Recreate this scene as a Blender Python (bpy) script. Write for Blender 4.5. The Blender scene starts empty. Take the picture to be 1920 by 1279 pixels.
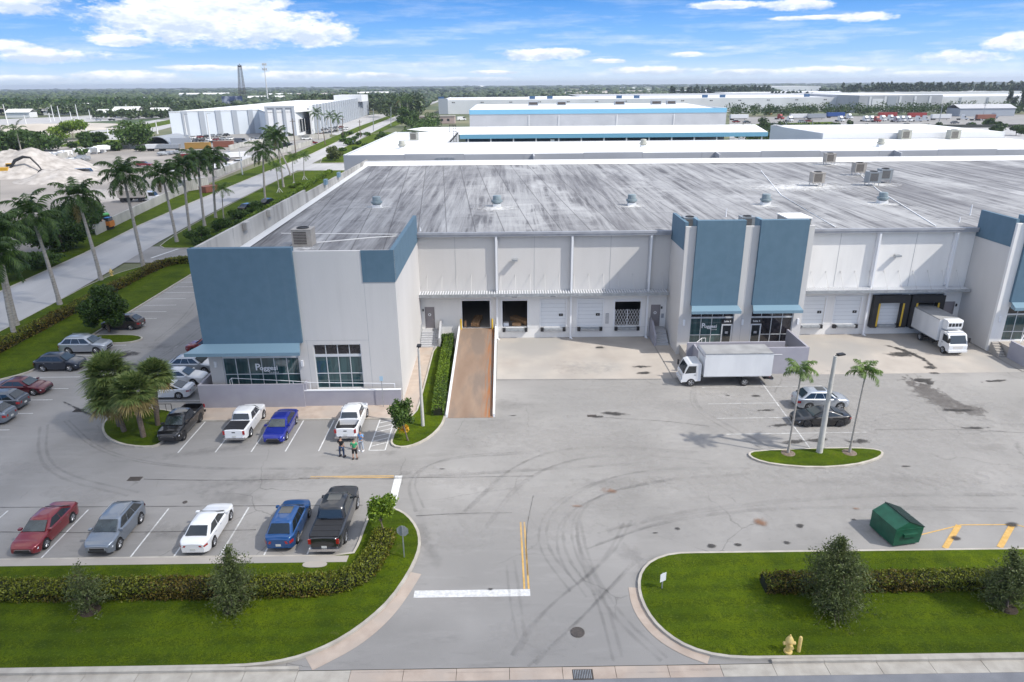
import bpy, bmesh, math, random
import numpy as np
from mathutils import Vector, Matrix
R=math.radians
random.seed(7); rng=np.random.default_rng(11)
scene=bpy.context.scene; col=scene.collection

# ------------------------------------------------------------------ camera
F=1290.; H=27.; PITCH=R(20.49); YAW=R(-0.55); ROLL=R(0.45)
fw=Vector((0,math.cos(PITCH),-math.sin(PITCH))); rt=Vector((1,0,0)); up=Vector((0,math.sin(PITCH),math.cos(PITCH)))
rt2=rt*math.cos(ROLL)-up*math.sin(ROLL); up2=up*math.cos(ROLL)+rt*math.sin(ROLL)
Rz=Matrix.Rotation(YAW,3,'Z'); fw=Rz@fw; rt2=Rz@rt2; up2=Rz@up2
cam=bpy.data.cameras.new('Camera'); camo=bpy.data.objects.new('Camera',cam); col.objects.link(camo)
camo.matrix_world=Matrix(((rt2.x,up2.x,-fw.x,0),(rt2.y,up2.y,-fw.y,0),(rt2.z,up2.z,-fw.z,H),(0,0,0,1)))
cam.sensor_width=36; cam.lens=36*F/1920; cam.clip_start=.5; cam.clip_end=40000
scene.camera=camo
def ray(px,py): return fw*F+rt2*(px-960)-up2*(py-639.5)
def at(px,py,z=0.):
    d=ray(px,py); t=(z-H)/d.z; return Vector((d.x*t,d.y*t,z))
def aty(px,py,Y):
    d=ray(px,py); t=Y/d.y; return Vector((d.x*t,Y,H+d.z*t))

# ------------------------------------------------------------------ light and exposure
SUN=Vector((1,-.42,1.15)).normalized()
EL=math.asin(SUN.z); AZ=math.atan2(SUN.x,SUN.y)
sl=bpy.data.lights.new('Sun','SUN'); sl.energy=2.9; sl.angle=R(1.0); sl.color=(1,.95,.87)
so=bpy.data.objects.new('Sun',sl); col.objects.link(so); so.rotation_euler=SUN.to_track_quat('Z','Y').to_euler()
scene.cycles.transparent_max_bounces=32
scene.view_settings.view_transform='Standard'; scene.view_settings.look='None'
scene.view_settings.exposure=.78; scene.view_settings.gamma=1
w=bpy.data.worlds.new('World'); scene.world=w; w.use_nodes=True
NT=w.node_tree; NT.nodes.clear()
def wn(t,**k):
    n=NT.nodes.new(t)
    for a,b in k.items(): setattr(n,a,b)
    return n
def wl(a,b): NT.links.new(a,b)
def wm(op,a,b=None,c=None,clamp=False):
    n=wn('ShaderNodeMath',operation=op,use_clamp=clamp)
    for i,v in enumerate((a,b,c)):
        if v is None: continue
        if isinstance(v,(int,float)): n.inputs[i].default_value=v
        else: wl(v,n.inputs[i])
    return n.outputs[0]
sky=wn('ShaderNodeTexSky',sky_type='NISHITA',sun_disc=False,sun_elevation=EL,sun_rotation=AZ,altitude=20,air_density=1.0,dust_density=.6,ozone_density=1.5)
bg1=wn('ShaderNodeBackground'); wl(sky.outputs[0],bg1.inputs[0]); bg1.inputs[1].default_value=.15
tc=wn('ShaderNodeTexCoord'); sep=wn('ShaderNodeSeparateXYZ'); wl(tc.outputs['Generated'],sep.inputs[0])
az=wm('MULTIPLY',wm('ARCTAN2',sep.outputs[0],sep.outputs[1]),57.2958)
el=wm('MULTIPLY',wm('ARCSINE',sep.outputs[2]),57.2958)
def comb(x,y,z=0.):
    n=wn('ShaderNodeCombineXYZ')
    for i,v in enumerate((x,y,z)):
        if isinstance(v,(int,float)): n.inputs[i].default_value=v
        else: wl(v,n.inputs[i])
    return n.outputs[0]
def wnoise(vec,scale,detail=6,rough=.6):
    n=wn('ShaderNodeTexNoise'); wl(vec,n.inputs['Vector']); n.inputs['Scale'].default_value=scale
    n.inputs['Detail'].default_value=detail; n.inputs['Roughness'].default_value=rough; return n.outputs[0]
# clear-sky gradient near the horizon (angular elevation)
rp=wn('ShaderNodeValToRGB'); wl(wm('DIVIDE',el,14.),rp.inputs[0]); cr=rp.color_ramp
cr.elements[0].position=0; cr.elements[0].color=(.60,.68,.76,1)
cr.elements[1].position=1; cr.elements[1].color=(.035,.15,.47,1)
for p,c in ((.05,(.48,.62,.78)),(.14,(.26,.46,.74)),(.27,(.16,.37,.73)),(.42,(.075,.26,.64))):
    e=cr.elements.new(p); e.color=(*c,1)
cv=comb(wm('MULTIPLY',az,.34),wm('MULTIPLY',el,.95),3.3)
n1=wnoise(cv,1.15,8,.62); n2=wnoise(comb(wm('MULTIPLY',az,.5),wm('MULTIPLY',wm('ADD',el,.35),1.3),9.),1.3,6,.6)
def pxe(px,py): return math.degrees(math.atan((px-943)/F*.937)), (158-py)*.0372
clouds=[(440,50,235,40),(340,30,150,30),(580,62,110,24),(450,12,120,20),(245,78,70,11),(60,20,110,26),(110,105,130,15),(30,92,60,12),(1015,101,95,13),(1480,22,70,12),(1345,17,70,8),(1610,48,62,9),
 (1800,120,110,13),(1880,100,60,14),(1900,88,40,10),(1240,135,110,10),(1560,138,120,9),(1130,115,40,5),(700,140,60,8),(560,138,90,9),(250,140,120,12),(930,135,50,5),(1285,105,40,5),(1400,140,80,8),(60,145,100,9),(400,125,100,6),(860,148,110,6),(1740,146,100,6),(1500,45,90,5)]
msk=None; shade=None
for px,py,rx,ry in clouds:
    a,e=pxe(px,py); ra=abs(pxe(px+rx,py)[0]-a); re=ry*.0372
    dx=wm('DIVIDE',wm('SUBTRACT',az,a),ra); dy=wm('DIVIDE',wm('SUBTRACT',el,e),re)
    d=wm('SUBTRACT',1.,wm('ADD',wm('MULTIPLY',dx,dx),wm('MULTIPLY',dy,dy)))
    d=wm('MAXIMUM',d,-2.); msk=d if msk is None else wm('MAXIMUM',msk,d)
    s=wm('MULTIPLY',wm('MAXIMUM',d,0.),dy); shade=s if shade is None else wm('ADD',shade,s)
cm=wm('ADD',wm('MULTIPLY',msk,1.25),wm('MULTIPLY',wm('SUBTRACT',n1,.48),3.6))
n4=wnoise(comb(wm('MULTIPLY',az,1.1),wm('MULTIPLY',el,2.4),1.),1.6,6,.7)
cm=wm('ADD',cm,wm('MULTIPLY',wm('SUBTRACT',n4,.5),1.5))
cm=wm('MULTIPLY',cm,1.25,clamp=True)
# thin broken cirrus everywhere, denser low down
n3=wnoise(comb(wm('MULTIPLY',az,.12),wm('MULTIPLY',el,1.1),5.),1.,7,.65)
ci=wm('MULTIPLY',wm('SUBTRACT',n3,.47),3.0,clamp=True)
lowf=wm('SUBTRACT',1.15,wm('DIVIDE',el,7.),clamp=True)
ci=wm('MULTIPLY',ci,lowf)
cmask=wm('MAXIMUM',cm,ci)
cmask=wm('MULTIPLY',cmask,.96)
cmask=wm('MULTIPLY',cmask,wm('DIVIDE',wm('ADD',el,.15),.9,clamp=True))
mx=wn('ShaderNodeMix',data_type='RGBA'); mx.inputs[6].default_value=(.50,.58,.70,1); mx.inputs[7].default_value=(.86,.87,.89,1)
wl(wm('ADD',wm('ADD',.50,wm('MULTIPLY',shade,1.1)),wm('MULTIPLY',wm('SUBTRACT',n2,.5),3.6),clamp=True),mx.inputs[0])
m2=wn('ShaderNodeMix',data_type='RGBA'); wl(cmask,m2.inputs[0]); wl(rp.outputs[0],m2.inputs[6]); wl(mx.outputs[2],m2.inputs[7])
bg2=wn('ShaderNodeBackground'); wl(m2.outputs[2],bg2.inputs[0]); bg2.inputs[1].default_value=.84
ms=wn('ShaderNodeMixShader'); wl(wm('DIVIDE',wm('SUBTRACT',el,9.),16.,clamp=True),ms.inputs[0]); wl(bg2.outputs[0],ms.inputs[1]); wl(bg1.outputs[0],ms.inputs[2])
wo=wn('ShaderNodeOutputWorld'); wl(ms.outputs[0],wo.inputs[0])
# broken cloud cover overhead (outside the picture, lights the scene softly)
n5=wnoise(comb(wm('MULTIPLY',sep.outputs[0],2.),wm('MULTIPLY',sep.outputs[1],2.),sep.outputs[2]),1.6,6,.6)
hc=wm('MULTIPLY',wm('SUBTRACT',n5,.42),5.,clamp=True)
m5=wn('ShaderNodeMix',data_type='RGBA'); wl(hc,m5.inputs[0]); wl(sky.outputs[0],m5.inputs[6]); m5.inputs[7].default_value=(5.6,5.5,5.4,1); wl(m5.outputs[2],bg1.inputs[0])

# ------------------------------------------------------------------ materials
MC={}
def mat(name,c1,c2=None,scale=1.,rough=.7,metal=0.,bump=0.,detail=6,stretch=(1,1,1),coat=0.,lo=.35,hi=.65,bscale=None,island=False,trans=0.,spec=.5,c3=None,s3=.2,coords='Object'):
    if name in MC: return MC[name]
    m=bpy.data.materials.new(name); m.use_nodes=True; nt=m.node_tree; N=nt.nodes; L=nt.links
    b=N['Principled BSDF']; b.inputs['Roughness'].default_value=rough; b.inputs['Metallic'].default_value=metal
    b.inputs['Coat Weight'].default_value=coat; b.inputs['Coat Roughness'].default_value=.06; b.inputs['Specular IOR Level'].default_value=spec
    b.inputs['Base Color'].default_value=(*c1,1); m.diffuse_color=(*c1,1)
    out=None
    if c2 is not None or bump:
        tcn=N.new('ShaderNodeTexCoord'); mp=N.new('ShaderNodeMapping'); mp.inputs['Scale'].default_value=stretch
        L.new(tcn.outputs[coords],mp.inputs[0])
    if c2 is not None:
        r=N.new('ShaderNodeValToRGB'); r.color_ramp.elements[0].position=lo; r.color_ramp.elements[1].position=hi
        r.color_ramp.elements[0].color=(*c1,1); r.color_ramp.elements[1].color=(*c2,1)
        if island:
            g=N.new('ShaderNodeNewGeometry'); L.new(g.outputs['Random Per Island'],r.inputs[0])
            r.color_ramp.elements[0].position=0; r.color_ramp.elements[1].position=1
        else:
            n=N.new('ShaderNodeTexNoise'); n.inputs['Scale'].default_value=scale; n.inputs['Detail'].default_value=detail
            L.new(mp.outputs[0],n.inputs['Vector']); L.new(n.outputs[0],r.inputs[0])
        out=r.outputs[0]
        if c3 is not None:
            n=N.new('ShaderNodeTexNoise'); n.inputs['Scale'].default_value=s3; n.inputs['Detail'].default_value=4
            L.new(mp.outputs[0],n.inputs['Vector'])
            q=N.new('ShaderNodeMapRange'); q.inputs[1].default_value=.45; q.inputs[2].default_value=.62; L.new(n.outputs[0],q.inputs[0])
            x=N.new('ShaderNodeMix'); x.data_type='RGBA'; L.new(q.outputs[0],x.inputs[0]); L.new(out,x.inputs[6]); x.inputs[7].default_value=(*c3,1)
            out=x.outputs[2]
        L.new(out,b.inputs['Base Color'])
    if bump:
        n=N.new('ShaderNodeTexNoise'); n.inputs['Scale'].default_value=bscale or scale*4; n.inputs['Detail'].default_value=4
        L.new(mp.outputs[0],n.inputs['Vector']); bp=N.new('ShaderNodeBump'); bp.inputs['Strength'].default_value=bump; bp.inputs['Distance'].default_value=.05
        L.new(n.outputs[0],bp.inputs['Height']); L.new(bp.outputs[0],b.inputs['Normal'])
    if trans:
        t=N.new('ShaderNodeBsdfTranslucent'); s=N.new('ShaderNodeMixShader'); s.inputs[0].default_value=trans
        if out is not None: L.new(out,t.inputs[0])
        else: t.inputs[0].default_value=(*c1,1)
        L.new(b.outputs[0],s.inputs[1]); L.new(t.outputs[0],s.inputs[2]); L.new(s.outputs[0],N['Material Output'].inputs[0])
    MC[name]=m; return m
def streak(m,amt=.16,dark=(.30,.29,.28)):
    nt=m.node_tree; N=nt.nodes; L=nt.links; b=N['Principled BSDF']; src=b.inputs['Base Color'].links[0].from_socket; g=N.new('ShaderNodeTexCoord')
    def nz(sc,st,d):
        q=N.new('ShaderNodeMapping'); q.inputs['Scale'].default_value=st; L.new(g.outputs['Object'],q.inputs[0]); n=N.new('ShaderNodeTexNoise'); n.inputs['Scale'].default_value=sc; n.inputs['Detail'].default_value=d; L.new(q.outputs[0],n.inputs['Vector']); return n.outputs[0]
    def mr(v,a,c):
        q=N.new('ShaderNodeMapRange'); q.inputs[1].default_value=a; q.inputs[2].default_value=c; L.new(v,q.inputs[0]); return q.outputs[0]
    k=N.new('ShaderNodeMath'); k.operation='MULTIPLY'; L.new(mr(nz(1.,(2.2,2.2,.09),5),.5,.72),k.inputs[0]); L.new(mr(nz(.22,(1,1,1),3),.4,.65),k.inputs[1])
    k2=N.new('ShaderNodeMath'); k2.operation='MULTIPLY'; L.new(k.outputs[0],k2.inputs[0]); k2.inputs[1].default_value=amt
    x=N.new('ShaderNodeMix'); x.data_type='RGBA'; L.new(k2.outputs[0],x.inputs[0]); L.new(src,x.inputs[6]); x.inputs[7].default_value=(*dark,1); L.new(x.outputs[2],b.inputs['Base Color'])
def paint(name,c,metal=0.35,rough=.38): return mat('paint_'+name,c,rough=rough,metal=metal,coat=1.)

M_glass=mat('glass_dark',(.012,.018,.022),rough=.06,spec=.9,coat=.4)
M_black=mat('black_plastic',(.018,.018,.02),rough=.55)
M_tyre=mat('tyre_rubber',(.02,.02,.021),rough=.85)
M_rim=mat('alloy_rim',(.45,.46,.48),rough=.3,metal=.8)
M_rimd=mat('dark_rim',(.05,.05,.055),rough=.35,metal=.7)
M_chrome=mat('chrome',(.6,.6,.62),rough=.15,metal=1.)
M_hl=mat('headlight_glass',(.62,.65,.68),rough=.08,coat=1.)
M_tl=mat('taillight_red',(.32,.012,.015),rough=.12,coat=1.)
M_plate=mat('number_plate',(.55,.56,.54),rough=.4)
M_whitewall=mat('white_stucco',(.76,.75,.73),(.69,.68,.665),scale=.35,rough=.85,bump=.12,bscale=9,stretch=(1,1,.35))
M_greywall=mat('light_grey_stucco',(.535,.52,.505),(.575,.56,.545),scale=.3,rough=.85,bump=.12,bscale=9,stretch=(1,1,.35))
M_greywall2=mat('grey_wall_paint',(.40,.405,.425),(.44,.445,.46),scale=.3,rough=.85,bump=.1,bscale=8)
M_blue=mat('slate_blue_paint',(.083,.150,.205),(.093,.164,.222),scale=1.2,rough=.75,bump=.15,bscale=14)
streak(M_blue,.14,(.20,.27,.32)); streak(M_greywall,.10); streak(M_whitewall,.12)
M_blue2=mat('pale_blue_metal',(.165,.26,.325),rough=.45)
M_lilac=mat('purple_grey_wall',(.30,.295,.34),(.34,.335,.375),scale=.6,rough=.85,bump=.1,bscale=9)
M_trim=mat('white_trim',(.72,.73,.75),rough=.5)
M_fascia=mat('grey_gutter_metal',(.27,.28,.31),(.36,.37,.40),scale=.8,rough=.5,stretch=(1,1,1))
M_door=mat('overhead_door_white',(.66,.68,.70),rough=.5)
M_mandoor=mat('man_door_taupe',(.24,.22,.23),rough=.55)
M_winframe=mat('window_frame_aluminium',(.62,.64,.66),rough=.4,metal=.2)
M_curt=mat('window_glass_green',(.018,.05,.055),(.035,.085,.09),scale=5,stretch=(1,1,.04),rough=.05,spec=.9,coat=.5,lo=.42,hi=.6)
M_dark=mat('dark_glass_pane',(.012,.012,.016),(.03,.026,.03),scale=2.,rough=.06,spec=.8)
M_steel=mat('galvanised_steel',(.30,.32,.34),(.42,.44,.46),scale=3,rough=.45,metal=.5)
M_conc=mat('pale_concrete',(.34,.305,.27),(.43,.39,.345),scale=.25,rough=.9,c3=(.31,.295,.275),s3=.11,bump=.1,bscale=12)
M_kerb=mat('kerb_concrete',(.36,.33,.285),(.46,.43,.375),scale=1.4,rough=.9,bump=.15,bscale=14)
M_apron=mat('pink_concrete',(.38,.305,.25),(.46,.38,.315),scale=1.2,rough=.9,bump=.1,bscale=14,c3=(.40,.34,.29),s3=.5)
M_markw=mat('white_marking',(.50,.50,.49),(.68,.68,.67),scale=5,rough=.8)
M_markf=mat('faded_white_marking',(.36,.36,.355),(.62,.62,.61),scale=3,rough=.85)
M_marky=mat('yellow_marking',(.50,.30,.075),(.60,.38,.13),scale=4,rough=.8)
M_yel=mat('safety_yellow',(.55,.36,.03),rough=.5)
M_rust=mat('rust_concrete',(.21,.142,.10),(.285,.205,.148),scale=.35,stretch=(1.5,.35,1),rough=.9,c3=(.19,.145,.115),s3=.5)
M_wood=mat('raw_wood',(.30,.17,.08),(.42,.26,.14),scale=3,stretch=(1,8,1),rough=.8)
M_iron=mat('cast_iron',(.05,.045,.042),(.09,.075,.065),scale=9,rough=.7)
M_stain=mat('oil_stain',(.055,.052,.05),(.10,.095,.09),scale=5,rough=.75)
M_skid=mat('tyre_mark',(.125,.12,.118),(.17,.165,.16),scale=6,rough=.85)
M_trunk=mat('palm_trunk_grey',(.27,.245,.22),(.40,.375,.34),scale=2.2,stretch=(1,1,5),rough=.9,bump=.3,bscale=8)
M_bark=mat('brown_bark',(.10,.075,.055),(.19,.15,.12),scale=6,stretch=(1,1,3),rough=.95,bump=.4,bscale=14)
M_wind=mat('windshield_glass',(.045,.06,.06),(.012,.018,.02),scale=1.6,rough=.05,spec=.9,coat=.6)
M_shaft=mat('palm_crownshaft',(.12,.20,.06),(.20,.28,.10),scale=2,rough=.5)
def leaf(name,c1,c2,tr=.25): return mat(name,c1,c2,island=True,rough=.5,trans=tr,spec=.35)
L_palm=leaf('royal_palm_leaf',(.020,.050,.010),(.085,.15,.026))
L_fan=leaf('fan_palm_leaf',(.05,.095,.022),(.22,.27,.08))
L_dry=leaf('dry_fan_leaf',(.20,.15,.05),(.36,.29,.11))
L_bright=leaf('bright_leaf',(.06,.12,.008),(.23,.33,.03),.3)
L_dark=leaf('dark_leaf',(.014,.036,.006),(.065,.12,.018))
L_mid=leaf('mid_leaf',(.022,.055,.01),(.10,.17,.03))
L_oak=leaf('grey_green_leaf',(.042,.060,.018),(.155,.19,.06),.25)
L_hedge=leaf('hedge_leaf',(.03,.05,.005),(.23,.25,.022),.25)
L_hedger=leaf('hedge_leaf_bronze',(.035,.03,.006),(.20,.15,.022),.22)
L_cas=leaf('pine_needles',(.018,.036,.018),(.045,.075,.035),.1)
L_flow=leaf('orange_flower',(.6,.30,.02),(.75,.5,.05))

# ------------------------------------------------------------------ mesh helpers
class MB:
    def __init__(s): s.v=[]; s.f=[]; s.m=[]; s.ms=[]; s.X=None
    def mi(s,m):
        if m not in s.ms: s.ms.append(m)
        return s.ms.index(m)
    def add(s,vs,fs,m):
        o=len(s.v); k=s.mi(m)
        for p in vs:
            p=Vector(p); s.v.append(tuple(s.X@p if s.X else p))
        for f in fs: s.f.append([i+o for i in f]); s.m.append(k)
        return s
    def box(s,x0,x1,y0,y1,z0,z1,m):
        return s.add([(x0,y0,z0),(x1,y0,z0),(x1,y1,z0),(x0,y1,z0),(x0,y0,z1),(x1,y0,z1),(x1,y1,z1),(x0,y1,z1)],
            [(0,3,2,1),(4,5,6,7),(0,1,5,4),(1,2,6,5),(2,3,7,6),(3,0,4,7)],m)
    def prism(s,poly,z0,z1,m):
        if sum(a[0]*b[1]-b[0]*a[1] for a,b in zip(poly,poly[1:]+poly[:1]))<0: poly=poly[::-1]
        n=len(poly); vs=[(p[0],p[1],z0) for p in poly]+[(p[0],p[1],z1) for p in poly]
        fs=[list(range(n))[::-1],list(range(n,2*n))]+[(i,(i+1)%n,n+(i+1)%n,n+i) for i in range(n)]
        return s.add(vs,fs,m)
    def extr(s,prof,y0,y1,m):   # profile in (x,z) extruded in y
        n=len(prof)
        if sum(a[0]*b[1]-b[0]*a[1] for a,b in zip(prof,prof[1:]+prof[:1]))<0: prof=prof[::-1]
        vs=[(p[0],y0,p[1]) for p in prof]+[(p[0],y1,p[1]) for p in prof]
        return s.add(vs,[list(range(n)),list(range(n,2*n))[::-1]]+[((i+1)%n,i,n+i,n+(i+1)%n) for i in range(n)],m)
    def flat(s,poly,z,m):
        if sum(a[0]*b[1]-b[0]*a[1] for a,b in zip(poly,poly[1:]+poly[:1]))<0: poly=poly[::-1]
        return s.add([(p[0],p[1],z) for p in poly],[list(range(len(poly)))],m)
    def tube(s,p0,p1,r0,r1,m,n=8,cap=True):
        p0=Vector(p0); p1=Vector(p1); d=(p1-p0).normalized(); a=d.orthogonal().normalized(); b=d.cross(a)
        vs=[]
        for p,r in ((p0,r0),(p1,r1)):
            for i in range(n):
                t=2*math.pi*i/n; vs.append(p+(a*math.cos(t)+b*math.sin(t))*r)
        fs=[(i,(i+1)%n,n+(i+1)%n,n+i) for i in range(n)]
        if cap: fs+=[list(range(n))[::-1],list(range(n,2*n))]
        return s.add(vs,fs,m)
    def lathe(s,c,prof,m,n=16):  # prof [(r,z)]
        c=Vector(c); vs=[]; k=len(prof)
        for r,z in prof:
            for i in range(n):
                t=2*math.pi*i/n; vs.append(c+Vector((r*math.cos(t),r*math.sin(t),z)))
        fs=[(j*n+i,j*n+(i+1)%n,(j+1)*n+(i+1)%n,(j+1)*n+i) for j in range(k-1) for i in range(n)]
        fs+=[list(range(n))[::-1],list(range((k-1)*n,k*n))]
        return s.add(vs,fs,m)
    def sweep(s,pts,rads,m,n=10):
        pts=[Vector(p) for p in pts]; vs=[]; k=len(pts)
        for j,p in enumerate(pts):
            d=(pts[min(j+1,k-1)]-pts[max(j-1,0)]).normalized(); a=d.cross(Vector((0.13,1,0.05))).normalized(); b=d.cross(a)
            for i in range(n):
                t=2*math.pi*i/n; vs.append(p+(a*math.cos(t)+b*math.sin(t))*rads[j])
        fs=[(j*n+i,j*n+(i+1)%n,(j+1)*n+(i+1)%n,(j+1)*n+i) for j in range(k-1) for i in range(n)]
        fs+=[list(range(n))[::-1],list(range((k-1)*n,k*n))]
        return s.add(vs,fs,m)
    def wall(s,x0,x1,z0,z1,y0,y1,ops,m):
        xs=sorted({x0,x1}|{max(x0,min(x1,v)) for o in ops for v in o[:2]})
        for a,b in zip(xs,xs[1:]):
            c=(a+b)/2; cuts=sorted([(o[2],o[3]) for o in ops if o[0]<c<o[1]]); z=z0
            for l,h in cuts:
                if l>z: s.box(a,b,y0,y1,z,l,m)
                z=h
            if z<z1: s.box(a,b,y0,y1,z,z1,m)
        return s
    def mesh(s,name,smooth=None):
        me=bpy.data.meshes.new(name); me.from_pydata(s.v,[],s.f)
        for m in s.ms: me.materials.append(m)
        me.polygons.foreach_set('material_index',s.m)
        if smooth is not None:
            me.polygons.foreach_set('use_smooth',[True]*len(me.polygons)); me.set_sharp_from_angle(angle=R(smooth))
        me.update(); return me
    def build(s,name,parent=None,smooth=None,loc=None):
        return link(name,s.mesh(name,smooth),parent,loc)
def link(name,me,parent=None,loc=None):
    o=bpy.data.objects.new(name,me); col.objects.link(o)
    if parent: o.parent=parent
    if loc is not None: o.location=loc
    return o
def tag(o,label=None,cat=None,group=None,kind=None):
    if label: o['label']=label
    if cat: o['category']=cat
    if group: o['group']=group
    if kind: o['kind']=kind
    return o
def thing(name,label,cat,loc=(0,0,0),rz=0,group=None):
    o=link(name,None); o.location=loc; o.rotation_euler=(0,0,rz); return tag(o,label,cat,group)
def dup(root,loc,rz=0,label=None,scale=None,group=None,lean=None):
    r=root.copy(); col.objects.link(r); r.location=loc; r.rotation_euler=(lean[0] if lean else 0,lean[1] if lean else 0,rz)
    if label: r['label']=label
    if group: r['group']=group
    if scale: r.scale=scale if not isinstance(scale,(int,float)) else (scale,)*3
    for ch in root.children:
        c=ch.copy(); col.objects.link(c); c.parent=r
        for g in ch.children:
            d=g.copy(); col.objects.link(d); d.parent=c
    return r
def npmesh(name,V,Fq,mats,mi=None):
    me=bpy.data.meshes.new(name); nv=len(V); nf=len(Fq); k=Fq.shape[1]
    me.vertices.add(nv); me.vertices.foreach_set('co',V.astype(np.float32).ravel())
    me.loops.add(nf*k); me.loops.foreach_set('vertex_index',Fq.astype(np.int32).ravel())
    me.polygons.add(nf); me.polygons.foreach_set('loop_start',np.arange(0,nf*k,k,dtype=np.int32)); me.polygons.foreach_set('loop_total',np.full(nf,k,dtype=np.int32))
    for m in mats: me.materials.append(m)
    if mi is not None: me.polygons.foreach_set('material_index',mi.astype(np.int32))
    me.update(calc_edges=True); return me
def quads(P,size,flat=.0,aspect=1.7):
    n=len(P); a=rng.normal(size=(n,3)); a[:,2]*=(1-flat); a/=np.linalg.norm(a,axis=1)[:,None]+1e-9
    b=rng.normal(size=(n,3)); b=b-(b*a).sum(1)[:,None]*a; b/=np.linalg.norm(b,axis=1)[:,None]+1e-9
    sz=(size*(.6+.8*rng.random(n)))[:,None]; u=a*sz*aspect/2; v=b*sz/2
    V=np.stack([P-u,P+v*.9,P+u,P-v*.9],1).reshape(-1,3)
    return V,np.arange(4*n).reshape(-1,4)
def blobpts(blobs,n):
    """points in a union of ellipsoids, denser at the rim"""
    bl=np.array(blobs,float); wv=bl[:,3]*bl[:,4]*bl[:,5]; wv=wv**.75; wv/=wv.sum(); k=rng.choice(len(bl),n,p=wv)
    d=rng.normal(size=(n,3)); d/=np.linalg.norm(d,axis=1)[:,None]; r=rng.random(n)**.38
    r*=1+.12*rng.normal(size=n)
    return bl[k,:3]+d*bl[k,3:]*r[:,None]
def crown(name,blobs,n,size,m,parent,aspect=1.7,loc=None):
    V,Fq=quads(blobpts(blobs,n),size,aspect=aspect); return link(name,npmesh(name,V,Fq,[m]),parent,loc)
def randblobs(cx,cy,cz,rx,ry,rz,k,s=.45):
    out=[]
    for i in range(k):
        d=rng.normal(size=3); d/=np.linalg.norm(d); q=(.45+.4*rng.random())
        rr=s*(.7+.6*rng.random())
        out.append((cx+d[0]*rx*q,cy+d[1]*ry*q,cz+d[2]*rz*q,rx*rr,ry*rr,rz*rr))
    return out
def limbs(mb,base,top,blobs,r0,m,k=5):
    base=Vector(base); top=Vector(top)
    mid=base.lerp(top,.5)+Vector((random.uniform(-.05,.05),random.uniform(-.05,.05),0))*(top-base).length
    mb.sweep([base,base.lerp(mid,.5),mid,top],[r0*1.25,r0,r0*.85,r0*.5],m,8)
    for b in random.sample(blobs,min(k,len(blobs))):
        p=Vector(b[:3]); mb.sweep([mid,mid.lerp(p,.5)+Vector((0,0,-.05*(p-mid).length)),p],[r0*.5,r0*.35,r0*.12],m,6)
def text(body,size,m,parent,loc,rot=(R(90),0,0),name='lettering',ext=.004,off=0.,align='CENTER',sx=1.):
    cu=bpy.data.curves.new('t','FONT'); cu.body=body; cu.size=size; cu.extrude=ext; cu.offset=off; cu.align_x=align; cu.resolution_u=3
    t=bpy.data.objects.new('t',cu); col.objects.link(t); bpy.context.view_layer.update()
    me=bpy.data.meshes.new_from_object(t.evaluated_get(bpy.context.evaluated_depsgraph_get())); bpy.data.objects.remove(t)
    me.materials.clear(); me.materials.append(m); o=link(name,me,parent,loc); o.rotation_euler=rot; o.scale=(sx,1,1); return o
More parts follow.
